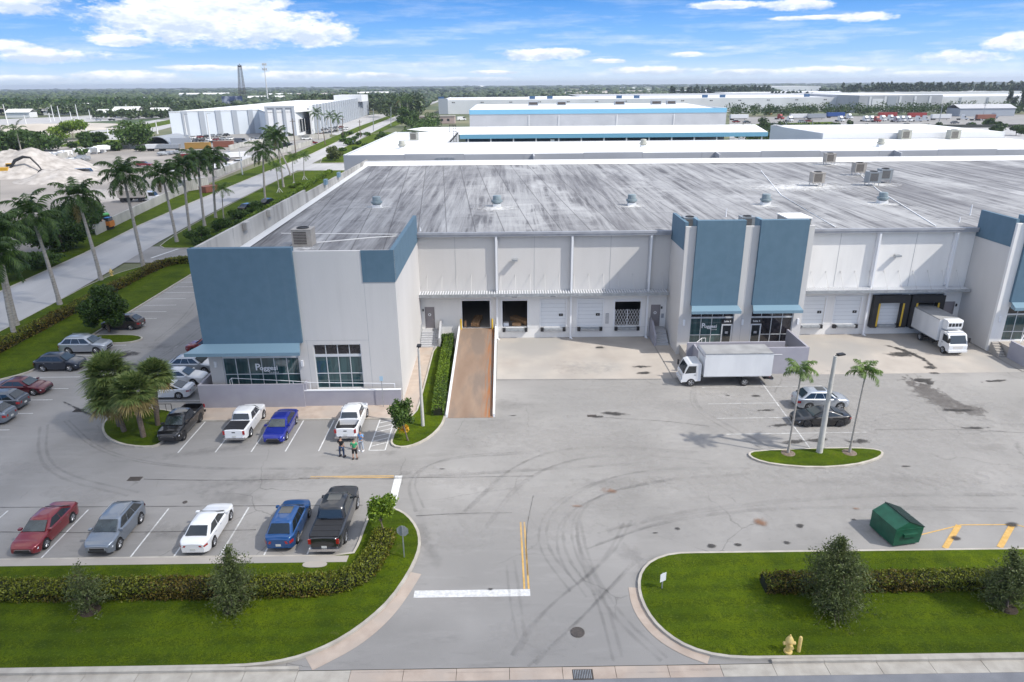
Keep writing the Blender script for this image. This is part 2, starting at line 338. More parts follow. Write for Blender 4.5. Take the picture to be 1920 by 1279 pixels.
# ------------------------------------------------------------------ ground, roads, lawns
M_asph=mat('asphalt_lot',(.215,.207,.196),(.310,.298,.284),scale=.16,rough=.92,detail=10,c3=(.24,.232,.222),s3=.05,bump=.25,bscale=22,lo=.32,hi=.68)
M_road=mat('asphalt_road',(.34,.335,.335),(.42,.415,.41),scale=.3,stretch=(1,.12,1),rough=.9,bump=.1,bscale=10)
M_street=mat('street_asphalt',(.17,.175,.19),(.22,.225,.24),scale=.6,rough=.9,bump=.2,bscale=25)
def grassmat():
    m=bpy.data.materials.new('lawn_grass'); m.use_nodes=True; nt=m.node_tree; N=nt.nodes; L=nt.links; b=N['Principled BSDF']; b.inputs['Roughness'].default_value=.9; b.inputs['Specular IOR Level'].default_value=.1
    g=N.new('ShaderNodeTexCoord')
    def nz(s,d,r=.6):
        n=N.new('ShaderNodeTexNoise'); n.inputs['Scale'].default_value=s; n.inputs['Detail'].default_value=d; n.inputs['Roughness'].default_value=r; L.new(g.outputs['Object'],n.inputs['Vector']); return n.outputs[0]
    def mp(v,lo,hi):
        q=N.new('ShaderNodeMapRange'); q.inputs[1].default_value=lo; q.inputs[2].default_value=hi; L.new(v,q.inputs[0]); return q.outputs[0]
    def mx(f,a,c):
        x=N.new('ShaderNodeMix'); x.data_type='RGBA'; L.new(f,x.inputs[0])
        for i,v in ((6,a),(7,c)):
            if isinstance(v,tuple): x.inputs[i].default_value=(*v,1)
            else: L.new(v,x.inputs[i])
        return x.outputs[2]
    o=mx(mp(nz(.33,5),.38,.62),(.046,.074,.002),(.102,.143,.003)); o=mx(mp(nz(.12,3),.52,.66),o,(.125,.170,.004)); o=mx(mp(nz(1.6,8,.75),.45,.72),o,(.034,.062,.008))
    o=mx(mp(nz(16,3),.48,.68),o,(.028,.050,.003)); o=mx(mp(nz(5.5,4,.8),.52,.70),o,(.030,.052,.003)); o=mx(mp(nz(7,4,.85),.58,.72),o,(.12,.17,.012)); o=mx(mp(nz(9,4,.8),.58,.72),o,(.16,.20,.035))
    wv=N.new('ShaderNodeTexWave'); wv.bands_direction='Y'; wv.inputs['Scale'].default_value=.28; wv.inputs['Distortion'].default_value=1.5; wv.inputs['Detail'].default_value=2; L.new(g.outputs['Object'],wv.inputs['Vector'])
    wf=N.new('ShaderNodeMath'); wf.operation='MULTIPLY'; L.new(mp(wv.outputs['Fac'],.3,.8),wf.inputs[0]); wf.inputs[1].default_value=.28; o=mx(wf.outputs[0],o,(.075,.125,.006))
    dr=N.new('ShaderNodeMath'); dr.operation='MULTIPLY'; L.new(mp(nz(.55,7,.7),.63,.74),dr.inputs[0]); dr.inputs[1].default_value=.55; o=mx(dr.outputs[0],o,(.13,.125,.045))
    L.new(o,b.inputs['Base Color']); bp=N.new('ShaderNodeBump'); bp.inputs['Strength'].default_value=1.; bp.inputs['Distance'].default_value=.08; L.new(nz(22,4),bp.inputs['Height']); L.new(bp.outputs[0],b.inputs['Normal']); MC['lawn_grass']=m; return m
M_grass=grassmat()
M_field=mat('field_ground',(.06,.085,.03),(.20,.19,.11),scale=.012,rough=.95,detail=10,c3=(.05,.08,.03),s3=.004)
M_dirt=mat('yard_dirt',(.24,.22,.20),(.34,.31,.28),scale=.05,rough=.95,detail=10,c3=(.20,.185,.17),s3=.02)
M_sand=mat('pale_sand',(.50,.46,.40),(.40,.36,.31),scale=.05,rough=.95,bump=.5,bscale=.8)
def asphcracks():
    m=M_asph; nt=m.node_tree; N=nt.nodes; L=nt.links; b=N['Principled BSDF']; src=b.inputs['Base Color'].links[0].from_socket; g=N.new('ShaderNodeTexCoord')
    def nz(s,d,r=.6,st=None):
        n=N.new('ShaderNodeTexNoise'); n.inputs['Scale'].default_value=s; n.inputs['Detail'].default_value=d; n.inputs['Roughness'].default_value=r; q=N.new('ShaderNodeMapping'); q.inputs['Scale'].default_value=st or (1,1,1); L.new(g.outputs['Object'],q.inputs[0]); L.new(q.outputs[0],n.inputs['Vector']); return n
    def mr(v,a,c,d=0.,e=1.):
        q=N.new('ShaderNodeMapRange'); q.inputs[1].default_value=a; q.inputs[2].default_value=c; q.inputs[3].default_value=d; q.inputs[4].default_value=e; L.new(v,q.inputs[0]); return q.outputs[0]
    def mul(a,c):
        q=N.new('ShaderNodeMath'); q.operation='MULTIPLY'
        for i,v in enumerate((a,c)):
            if isinstance(v,float): q.inputs[i].default_value=v
            else: L.new(v,q.inputs[i])
        return q.outputs[0]
    def mx(f,a,c):
        x=N.new('ShaderNodeMix'); x.data_type='RGBA'; L.new(f,x.inputs[0]); L.new(a,x.inputs[6]); x.inputs[7].default_value=(*c,1); return x.outputs[2]
    wp=N.new('ShaderNodeMix'); wp.data_type='RGBA'; wp.blend_type='ADD'; wp.inputs[0].default_value=1.6; L.new(g.outputs['Object'],wp.inputs[6]); L.new(nz(.5,4).outputs['Color'],wp.inputs[7])
    v=N.new('ShaderNodeTexVoronoi'); v.feature='DISTANCE_TO_EDGE'; v.inputs['Scale'].default_value=.14; L.new(wp.outputs[2],v.inputs['Vector'])
    cr=mul(mul(mr(v.outputs['Distance'],.0,.006,1.,0.),mr(nz(.09,3).outputs[0],.50,.58)),.55)
    o=mx(cr,src,(.07,.067,.064))
    o=mx(mul(mr(nz(55,2,.8).outputs[0],.56,.72),.40),o,(.115,.11,.106)); o=mx(mul(mr(nz(40,2,.8).outputs[0],.60,.74),.45),o,(.42,.41,.39))
    o=mx(mul(mr(nz(1.1,7,.7,(.25,1.2,1)).outputs[0],.52,.72),.33),o,(.34,.33,.315)); o=mx(mul(mr(nz(.8,7,.75,(.3,1.,1)).outputs[0],.56,.72),.38),o,(.13,.126,.122))
    L.new(o,b.inputs['Base Color'])
asphcracks()
def sheet(name,poly,z,m,kind='structure'):
    return tag(MB().flat(poly,z,m).build(name),kind=kind)
def grid_sheet(name,x0,x1,y0,y1,z,m,n=40):
    xs=np.linspace(x0,x1,n+1); ys=np.linspace(y0,y1,n+1); V=np.array([(x,y,z) for y in ys for x in xs])
    Fq=np.array([(j*(n+1)+i,j*(n+1)+i+1,(j+1)*(n+1)+i+1,(j+1)*(n+1)+i) for j in range(n) for i in range(n)])
    return tag(link(name,npmesh(name,V,Fq,[m])),kind='structure')
def inset(poly,d):
    if sum(a[0]*b[1]-b[0]*a[1] for a,b in zip(poly,poly[1:]+poly[:1]))<0: poly=poly[::-1]
    n=len(poly); out=[]
    for i in range(n):
        a=Vector(poly[i-1]); b=Vector(poly[i]); c=Vector(poly[(i+1)%n])
        u=(b-a).normalized(); v=(c-b).normalized(); nu=Vector((-u.y,u.x)); nv=Vector((-v.y,v.x)); k=nu+nv
        k=k/max(.35,k.dot(nu)) if k.length>1e-6 else nu
        out.append(tuple(b+k*d))
    return out
def chaikin(p,n=2,closed=True):
    for _ in range(n):
        q=[]; m=len(p)
        for i in range(m if closed else m-1):
            a=p[i]; b=p[(i+1)%m]; q+=[(a[0]*.75+b[0]*.25,a[1]*.75+b[1]*.25),(a[0]*.25+b[0]*.75,a[1]*.25+b[1]*.75)]
        if not closed: q=[p[0]]+q+[p[-1]]
        p=q
    return p
def lawn(name,poly,kw=.17,zg=.165,curve=1):
    poly=[tuple(p) for p in poly]; poly=chaikin(poly,curve) if curve else poly
    MB().prism(poly,-.02,.15,M_kerb).build('kerb_of_'+name)['kind']='structure'
    o=MB().prism(inset(poly,kw),.1,zg,M_grass).build(name); tag(o,kind='structure')
grid_sheet('ground',-9000,9000,-400,14000,-.12,M_field,60)
sheet('parking_lot',[(-52,26.2),(120,26.2),(120,136),(-26,136),(-26,240),(-48.5,240),(-48.5,136),(-52,124)],0,M_asph)
sheet('street',[(-200,10),(200,10),(200,25.5),(-200,25.5)],-.01,M_street)
mb=MB()
for i in range(-18,30):
    mb.box(i*2.6+.012,i*2.6+2.588,25.42+ (0 if i%5 else .004),26.16,-.05,.006+.004*math.sin(i*3.7),M_apron if -10<i*2.6<9.5 else M_kerb)
for i in range(-18,30):
    if i*2.6+2.6<-9.6 or i*2.6>10.5: mb.box(i*2.6+.006,i*2.6+2.594,26.165,26.34,-.02,.15,M_kerb)
tag(mb.build('gutter'),kind='structure')
near=[(-59.2,-20),(-59.3,60),(-59.4,78),(-60.2,90),(-61,100),(-62.6,115),(-64,128),(-66.5,160),(-68.5,203),(-70,245),(-73,330),(-80,450),(-92,700),(-100,900),(-112,1400)]
far=[(-71.3,-20),(-71.3,60),(-71.5,95),(-73,118),(-76,143),(-77.5,169),(-79.5,226),(-81,300),(-86,380),(-93,500),(-100,700),(-110,900),(-120,1400)]
def strip(name,L1,L2,z,m): 
    k=[];ys=sorted({p[1] for p in L1+L2})
    def ip(L,y):
        for a,b in zip(L,L[1:]):
            if a[1]<=y<=b[1]: return a[0]+(b[0]-a[0])*(y-a[1])/(b[1]-a[1])
        return L[-1][0]
    a=MB(); vs=[]; 
    for y in ys: vs+=[(ip(L1,y),y,z),(ip(L2,y),y,z)]
    a.add(vs,[(2*i,2*i+2,2*i+3,2*i+1) for i in range(len(ys)-1)],m); return tag(a.build(name),kind='structure')
strip('road',[(x+.3,y) for x,y in far],[(x-.3,y) for x,y in near],.01,M_road)
strip('road_kerb',[(x-.15,y) for x,y in far],[(x+.35,y) for x,y in far],.04,M_kerb)
sheet('driveway',[(-63.8,123),(-63,111),(-47.5,110.5),(-47.5,122.5)],.008,M_asph)
sheet('second_driveway',[(-72.2,262),(-70.5,240),(-26,238),(-26,262)],.006,M_road)
strip('verge',[(x-8,y) for x,y in far],[(x-.2,y) for x,y in far],-.02,M_grass)
lawn('front_lawn',[(-59.2,26.3),(-59.2,35),(-48,35),(-31,35),(-15,35),(-9.6,34.9),(-9.42,36),(-9.4,37.5),(-9.3,39.2),(-8.6,40.0),(-7.5,39.8),(-6.6,39.0),(-5.8,37.6),(-5.45,36.2),(-5.45,34.9),(-5.8,33.1),(-6.5,31.0),(-7.4,29.5),(-8.5,28.2),(-9.7,27.3),(-11,26.7),(-12.6,26.4),(-14.6,26.34),(-30,26.34)])
sheet('parking_strip',[(-48,34.93),(-9.7,34.8),(-9.72,34.2),(-48,34.28)],.172,M_conc)
lawn('east_lawn',[(62,34.6),(40,34.66),(12,34.75),(10,34.72),(8.6,34.1),(7.75,33.1),(7.35,31.9),(7.3,30.5),(7.6,29.1),(8.2,28.0),(9.1,27.1),(10.5,26.5),(12.5,26.34),(40,26.34),(62,26.34)])
lawn('light_pole_island',[(18.5,46.5),(18.75,45.6),(20,44.8),(22.9,44.25),(25.9,44.55),(28.0,45.35),(29.1,46.2),(29.0,46.9),(27.4,47.25),(24,47.25),(19.3,47.0)])
lawn('palm_island',[(-34.6,55),(-34.6,53.2),(-33.9,51.7),(-32.7,50.3),(-31,49.2),(-29.3,48.75),(-28.0,48.8),(-27.75,49.8),(-27.7,53.2),(-28.2,54.6),(-31,55.8),(-33.8,55.9)])
lawn('entrance_island',[(-9.45,49.3),(-9.1,48.4),(-8.2,48.1),(-7.2,48.6),(-6.2,49.8),(-5.45,51.7),(-5.25,53.4),(-5.25,57),(-5.25,72.9),(-7.9,72.9),(-7.9,57),(-8.0,54),(-9.1,52.9)],curve=1)
lawn('tree_island',[(-47.9,72.9),(-47.9,75.5),(-43.5,75.5),(-41.7,74.8),(-41.3,73.7),(-42.5,72.7),(-45,72.6)])
lawn('west_lawn',[(-59.25,35.2),(-59.35,70),(-60.2,90),(-60.6,97),(-60,103),(-58.2,108),(-55.5,110.4),(-52,110.8),(-48,110.8),(-47.9,100),(-47.9,66),(-48.3,64.2),(-50.2,62.3),(-50.2,50),(-50.2,35.2)])
lawn('north_lawn',[(-61.8,121.2),(-57,120.8),(-50,122),(-48.6,124.5),(-48.2,150),(-47.5,190),(-47,233),(-50,238),(-66,238.5),(-69.4,233),(-68.2,200),(-66.2,162),(-64.6,140),(-63.2,128)])
lawn('far_lawn',[(-70.8,263),(-60,263),(-53,268),(-48,280),(-48,400),(-78,450),(-73.8,330)])
# apron (gutter band) round the two corner curves
def band(name,outer,w,m,z=.012,thick=.03):
    o=chaikin(outer,2,False); L=[];Rr=[]
    for i,p in enumerate(o):
        d=(Vector(o[min(i+1,len(o)-1)])-Vector(o[max(i-1,0)])).normalized(); nrm=Vector((-d.y,d.x)); ww=w(i/(len(o)-1)) if callable(w) else w
        L.append(p); Rr.append(tuple(Vector(p)+nrm*ww))
    vs=[(a[0],a[1],z) for a in L]+[(b[0],b[1],z) for b in Rr]; n=len(L)
    return MB().add(vs,[(i,i+1,n+i+1,n+i) for i in range(n-1)],m)
band('a',[(-5.12,33.2),(-5.5,31.9),(-6.1,30.2),(-6.9,28.75),(-7.9,27.55),(-9.2,26.55),(-9.7,26.2)],lambda t:-.7-1.1*t*t,M_apron).build('driveway_apron')['kind']='structure'
band('b',[(6.85,31.8),(6.75,30.4),(7.05,29),(7.7,27.75),(8.7,26.8),(9.8,26.2)],lambda t:.6+1.2*t*t,M_apron,z=.02).build('east_driveway_apron')['kind']='structure'
sheet('front_walkway',[(-27.4,53.42),(-27.4,56.2),(-9.45,56.5),(-9.4,73.2),(-7.95,73.2),(-7.95,56),(-8.05,53.4)],.05,M_apron)
mb=MB(); mb.box(-27.4,-9.2,53.28,53.40,-.02,.12,M_kerb)
tag(mb.build('walkway_kerb'),kind='structure')
sheet('concrete_apron',[(-.9,61.65),(16.2,61.3),(16.2,73.25),(-.9,73.25)],.006,M_conc)
sheet('east_concrete_apron',[(29.9,61.9),(50.9,61.9),(50.9,73.25),(29.9,73.25)],.006,M_conc)
sheet('tower_walkway',[(16.3,61.3),(19,61.7),(19,73),(16.3,73)],.05,M_conc)
sheet('east_walkway',[(51.0,62),(64,62),(64,67.5),(51.0,72)],.05,M_conc)
# markings
mb=MB()
def line(a,b,wd,m,z=.012,box=mb):
    a=Vector(a);b=Vector(b);d=(b-a).normalized();n=Vector((-d.y,d.x))*wd/2
    box.add([(*(a-n),z),(*(b-n),z),(*(b+n),z),(*(a+n),z)],[(0,1,2,3)],m)
for x in (-34.05,-28.6,-23.15,-20.5,-17.7,-15.0,-12.35): line((x,35.1),(x,40.3),.1,M_markw)
line((-48,35.1),(-9.6,35.1),.09,M_markw)
for x in (-25.9,-22.97,-20.15,-17.47,-14.85,-10.9): line((x,47.95),(x,53.35),.1,M_markw)
line((-9.62,47.95),(-9.65,52.9),.1,M_markw); line((-10.9,47.95),(-9.62,47.95),.1,M_markw)
for i in range(6): line((-10.87,48.6+i*.8),(-9.66,49.2+i*.8),.09,M_markw)
for y in (104.3,101.2,98.5,96,93.1,90.1,87.2,84.4,81.7,79,72.3,69.2,66.2,63.4): line((-47.8,y),(-43.4 if y>76 else -42.4,y),.1,M_markw,z=.013)
for y in (60.6,58.1,55.3,52.2,49.3,46.4): line((-50,y),(-41.9,y),.1,M_markw)
for y in (71.6,68.8,66,63.2,60.4,57.6): line((-33,y),(-27.3,y),.1,M_markw)
line((-14.5,44.17),(-8.35,44.12),.1,M_marky); line((-14.5,43.96),(-8.35,43.9),.1,M_marky)
line((-8.0,44.15),(-7.95,39.7),.55,M_markw)
line((.84,38.2),(.9,31.8),.11,M_marky); line((1.08,38.2),(1.15,31.8),.11,M_marky)
line((-5.35,31.5),(1.22,31.5),.58,M_markw)
line((24.5,60.6),(23.8,47.2),.1,M_markf)
for a,b,y in ((18.5,29.9,59.1),(18.05,24.4,55.55),(17.96,29,52.7),(17.96,29.5,49.85)): line((a,y),(b,y+.05),.09,M_markf,z=.016)
line((25.6,36.1),(29.4,37.25),.09,M_marky); line((29.4,37.25),(32.9,37.2),.09,M_marky);line((32.9,37.2),(34.5,36.2),.09,M_marky); line((29.2,37.2),(26.9,34.9),.33,M_marky,z=.018); line((32.6,37.1),(30.3,34.9),.33,M_marky,z=.018)
line((-57.8,121.5),(-59.5,114),.4,M_markw,z=.02)
tag(mb.build('road_markings'),kind='structure')
# worn tyre marks, cracks and stains with soft noisy edges (uv: 0..1 across each patch)
def softmat(name,c,amt,edge=1.0,strip=False):
    m=bpy.data.materials.new(name); m.use_nodes=True; nt=m.node_tree; N=nt.nodes; L=nt.links; b=N['Principled BSDF']
    b.inputs['Base Color'].default_value=(*c,1); b.inputs['Roughness'].default_value=.85
    uv=N.new('ShaderNodeUVMap'); sp=N.new('ShaderNodeSeparateXYZ'); L.new(uv.outputs[0],sp.inputs[0])
    def M(op,a,b2=None,cl=False):
        n=N.new('ShaderNodeMath'); n.operation=op; n.use_clamp=cl
        for i,v in enumerate((a,b2)):
            if v is None: continue
            if isinstance(v,(int,float)): n.inputs[i].default_value=v
            else: L.new(v,n.inputs[i])
        return n.outputs[0]
    dx=M('SUBTRACT',M('MULTIPLY',sp.outputs[0],2.),1.); dy=M('SUBTRACT',M('MULTIPLY',sp.outputs[1],2.),1.)
    r=M('MULTIPLY',dy,dy) if strip else M('SQRT',M('ADD',M('MULTIPLY',dx,dx),M('MULTIPLY',dy,dy)))
    g=N.new('ShaderNodeTexCoord'); n=N.new('ShaderNodeTexNoise'); n.inputs['Scale'].default_value=.9 if strip else 1.6; n.inputs['Detail'].default_value=6; L.new(g.outputs['Object'],n.inputs['Vector'])
    a=M('ADD',M('SUBTRACT',.85,r),M('MULTIPLY',M('SUBTRACT',n.outputs[0],.5),1.9 if not strip else 3.))
    a=M('MULTIPLY',M('MULTIPLY',a,edge,True),amt)
    L.new(a,b.inputs['Alpha']); return m
S_oil=softmat('soft_oil_stain',(.045,.042,.04),.8,2.2); S_soft=softmat('soft_dark_wear',(.12,.116,.112),.30,.7); S_rust=softmat('rust_stain',(.24,.11,.05),.6,1.2)
S_white=softmat('white_overspray',(.72,.72,.71),.85,1.1)
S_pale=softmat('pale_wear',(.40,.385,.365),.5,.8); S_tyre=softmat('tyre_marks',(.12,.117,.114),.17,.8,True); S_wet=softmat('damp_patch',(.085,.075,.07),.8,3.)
class UVQ:
    def __init__(s): s.v=[];s.f=[];s.uv=[];s.m=[];s.ms=[];s.n=0
    def patch(s,cx,cy,rx,ry,m,a=0,z=.02):
        if m not in s.ms: s.ms.append(m)
        o=len(s.v); s.n+=1; c,sn=math.cos(a),math.sin(a)
        for u,v in ((-1,-1),(1,-1),(1,1),(-1,1)): s.v.append((cx+u*rx*c-v*ry*sn,cy+u*rx*sn+v*ry*c,z+.0004*s.n)); s.uv.append(((u+1)/2,(v+1)/2))
        s.f.append((o,o+1,o+2,o+3)); s.m.append(s.ms.index(m))
    def path(s,pts,wd,m,z=.018):
        if m not in s.ms: s.ms.append(m)
        zz=z+.0006*random.random(); P=[Vector(p) for p in chaikin(pts,3,False)]; o=len(s.v)
        for i,p in enumerate(P):
            d=(P[min(i+1,len(P)-1)]-P[max(i-1,0)]).normalized(); n=Vector((-d.y,d.x))*wd/2
            for k,q in ((0,p-n),(1,p+n)): s.v.append((q.x,q.y,zz)); s.uv.append((i/len(P),k))
        for i in range(len(P)-1): s.f.append((o+2*i,o+2*i+2,o+2*i+3,o+2*i+1)); s.m.append(s.ms.index(m))
    def build(s,name):
        me=bpy.data.meshes.new(name); me.from_pydata(s.v,[],s.f); u=me.uv_layers.new(name='UVMap')
        for l in me.loops: u.data[l.index].uv=s.uv[l.vertex_index]
        for m in s.ms: me.materials.append(m)
        me.polygons.foreach_set('material_index',s.m); o=link(name,me); return tag(o,kind='structure')
def P2(*ps): return [tuple(at(*p)[:2]) for p in ps]
q=UVQ()
for pts in (P2((1100,1120),(1040,1040),(1050,960),(1200,905),(1400,890)),P2((1070,1110),(1000,1020),(1030,940),(1180,880),(1400,880)),P2((1150,1240),(1120,1120),(1060,1000),(1100,930),(1260,900)),
    P2((870,960),(960,870),(1080,835),(1300,850)),P2((900,1000),(980,890),(1120,850),(1330,870)),P2((960,1230),(1010,1150),(1130,1060),(1170,980)),P2((990,1250),(1100,1150),(1180,1060)),P2((950,1060),(955,1120),(970,1200)),
    P2((1240,1240),(1150,1160),(1090,1060),(1080,980)),P2((75,800),(70,860),(110,900),(240,930)),P2((120,790),(180,850),(330,880),(600,880)),P2((700,900),(900,890),(1200,870)),P2((290,640),(340,600),(370,560)),
    P2((260,690),(330,650),(380,610)),P2((1300,720),(1290,760),(1350,800),(1500,880)),P2((1700,740),(1780,770),(1850,760)),P2((1760,750),(1830,790),(1920,800)),P2((780,960),(760,900),(820,860),(1000,850)),P2((1120,1000),(1300,960),(1600,930),(1900,930)),P2((1100,1030),(1250,975),(1500,950),(1900,960))):
    q.path(pts,random.uniform(.2,.34),S_tyre); q.path([(a+random.uniform(.3,.6),b+random.uniform(.1,.5)) for a,b in pts],random.uniform(.15,.5),S_tyre)
for px,py,rx,ry in ((1420,955,1.4,.5),(760,890,1.0,.5),(790,1000,.9,2.6),(1210,1080,.8,2.2),(440,935,3,1.2),(210,830,2.5,1.5),(310,1000,1.8,1.2),(1150,905,4,1),(1690,900,4,1.2),(960,760,2.5,1.5),(300,650,2.5,1.4),(400,845,6,.8),(1250,760,3,1.5),(1560,905,4,.7),(1850,840,3,1),(480,900,7,1.2),(1180,1040,1.2,1.2),(810,1040,.7,1.7),(1230,1050,.8,.8),(725,850,1.3,.6)):
    X,Y=at(px,py)[:2]; q.patch(X,Y,rx,ry,S_soft,random.uniform(-.3,.3),z=.021)
for px,py,rx,ry in ((440,1000,1.8,1.6),(300,990,1,1),(560,900,5,.8),(150,930,4,1),(1330,740,2.5,.8),(1380,770,2,1),(880,900,5,1.6),(700,880,5,.9),(1320,900,6,1.2),(1000,1190,2.6,1.6),(860,1010,2.4,1.6),(1100,690,4,2),(30,880,4,1.3),(1780,900,5,1),(1200,860,16,5),(1500,930,18,5),(1050,820,9,4),(1250,760,12,6),(1750,830,12,8),(1000,960,7,4),(1650,760,14,8)):
    X,Y=at(px,py)[:2]; q.patch(X,Y,rx,ry,S_pale,random.uniform(-.3,.3),z=.022)
for px,py,rx,ry in ((1461,798,1.1,.32),(1490,829,1.3,.4),(1535,826,1.2,.4),(1610,828,1.4,.42),(1700,875,.5,.1),(640,845,.5,.2),(960,460+320,.4,.15),(830,880,.3,.1),(1230,1000,.25,.12),(700,1090-40,.3,.1),(1600,975,.3,.15),(1660,985,.4,.15),(1435,770,.8,.25),(1418,743,.5,.22),(1365,742,.4,.15),(1830,803,1.3,.3),(1500,987,.35,.3),(1334,1024,.35,.25),(1384,1022,.3,.18),(1476,1019,.3,.25),(1270,992,.3,.2),(1150,776,1.6,.38),(1735,715,1.2,.9),(1125,652,.75,.4),(1203,688,1.1,.35),(1205,700,1.0,.4),(1690,665,2.0,.9),(1745,690,.8,.5),(545,1015,.9,.5),(1120,782,1,.25),(1380,1105,.3,.1),(1900,985,.5,.4),(1790,1010,.5,.3),(1752,700,.7,.3),(1865,715,1.6,.3),(1795,770,1.8,.35),(920,1106,.2,.15),(1320,700,2.8,.5),(290,1200,.2,.1)):
    X,Y=at(px,py)[:2]; q.patch(X,Y,rx,ry,S_oil,random.uniform(-.15,.15),z=.023)
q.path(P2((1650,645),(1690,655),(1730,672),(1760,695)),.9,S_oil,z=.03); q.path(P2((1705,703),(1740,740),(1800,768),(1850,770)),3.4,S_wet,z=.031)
for px,py,rx,ry in ((1425,980,.7,.6),(1145,922,.9,.45),(1605,955,.3,.12),(1083,950,.5,.2)):
    X,Y=at(px,py)[:2]; q.patch(X,Y,rx,ry,S_rust,random.uniform(-.3,.3),z=.024)
for px,py,rx,ry in ((235,665,1.6,1.1),(262,690,2.2,.5),(152,770,3.6,.16)):
    X,Y=at(px,py)[:2]; q.patch(X,Y,rx,ry,S_oil,-.6 if py>680 else 0.,z=.025)
for px,py,rx,ry in ((1300,1257,.9,.12),(1355,1256,1.0,.14),(900,1262,3,.07),(700,1262,3,.07),(1240,1262,2,.07)):
    X,Y=at(px,py)[:2]; q.patch(X,Y,rx,ry,S_soft,0,z=.03)
S_crack=softmat('asphalt_crack',(.05,.048,.046),.6,2.5,True)
for pts in (P2((560,897),(760,897),(1000,893)),P2((0,952),(300,950),(680,948)),P2((270,899),(420,902),(600,898)),P2((930,713),(1240,712)),P2((1130,783),(1250,790),(1330,800)),P2((1640,806),(1780,805),(1920,812)),P2((780,968),(860,963),(960,962)),P2((990,1080),(985,1000),(1000,930)),P2((0,998),(200,1000),(480,994))):
    q.path(pts,.07,S_crack,z=.032)
q.build('ground_stains')
# drains and covers
def drain(px,py,wd,d,label,grate=True,rz=0):
    p=at(px,py); t=thing('storm_drain',label,'drain',(p.x,p.y,.012),rz)
    MB().box(-wd/2,wd/2,-d/2,d/2,-.02,.006,M_iron).build('frame',t)
    b=MB(); n=int(wd/.09)
    for i in range(n): b.box(-wd/2+.05+i*(wd-.1)/n,-wd/2+.05+i*(wd-.1)/n+.03,-d/2+.05,d/2-.05,.006,.03,M_steel if py>1200 else M_iron)
    b.build('grate',t)
drain(1093,1265,1.0,.62,'black slotted storm drain grate set in the street gutter')
drain(253,898,.95,.55,'rusty drain grate in the drive aisle above the grey crossover')
drain(148,770,.9,.6,'dark drain grate on the pavement left of the fan palm island')
drain(1110,780,.8,.4,'drain grate in the yard pavement right of the ramp foot')
def cover(px,py,r,label):
    p=at(px,py); o=MB().lathe((0,0,0),[(r,0),(r,.02),(r*.85,.02),(r*.85,.014),(r*.8,.014),(r*.1,.02)],M_iron,24).build('manhole_cover',smooth=30,loc=(p.x,p.y,.016)); tag(o,label,'manhole cover')
cover(1083,1186,.37,'round cast iron manhole cover in the driveway near the street')
cover(347,942,.16,'small round iron cover behind the white sedan in the front row')
p=at(590,1063); tag(MB().prism(chaikin([(-.7,-.28),(.75,-.28),(.75,.28),(-.7,.28)],2),0,.03,M_conc).build('utility_pad',loc=(p.x,p.y,.165)),'worn concrete utility slab in the lawn behind the big black pickup','slab')
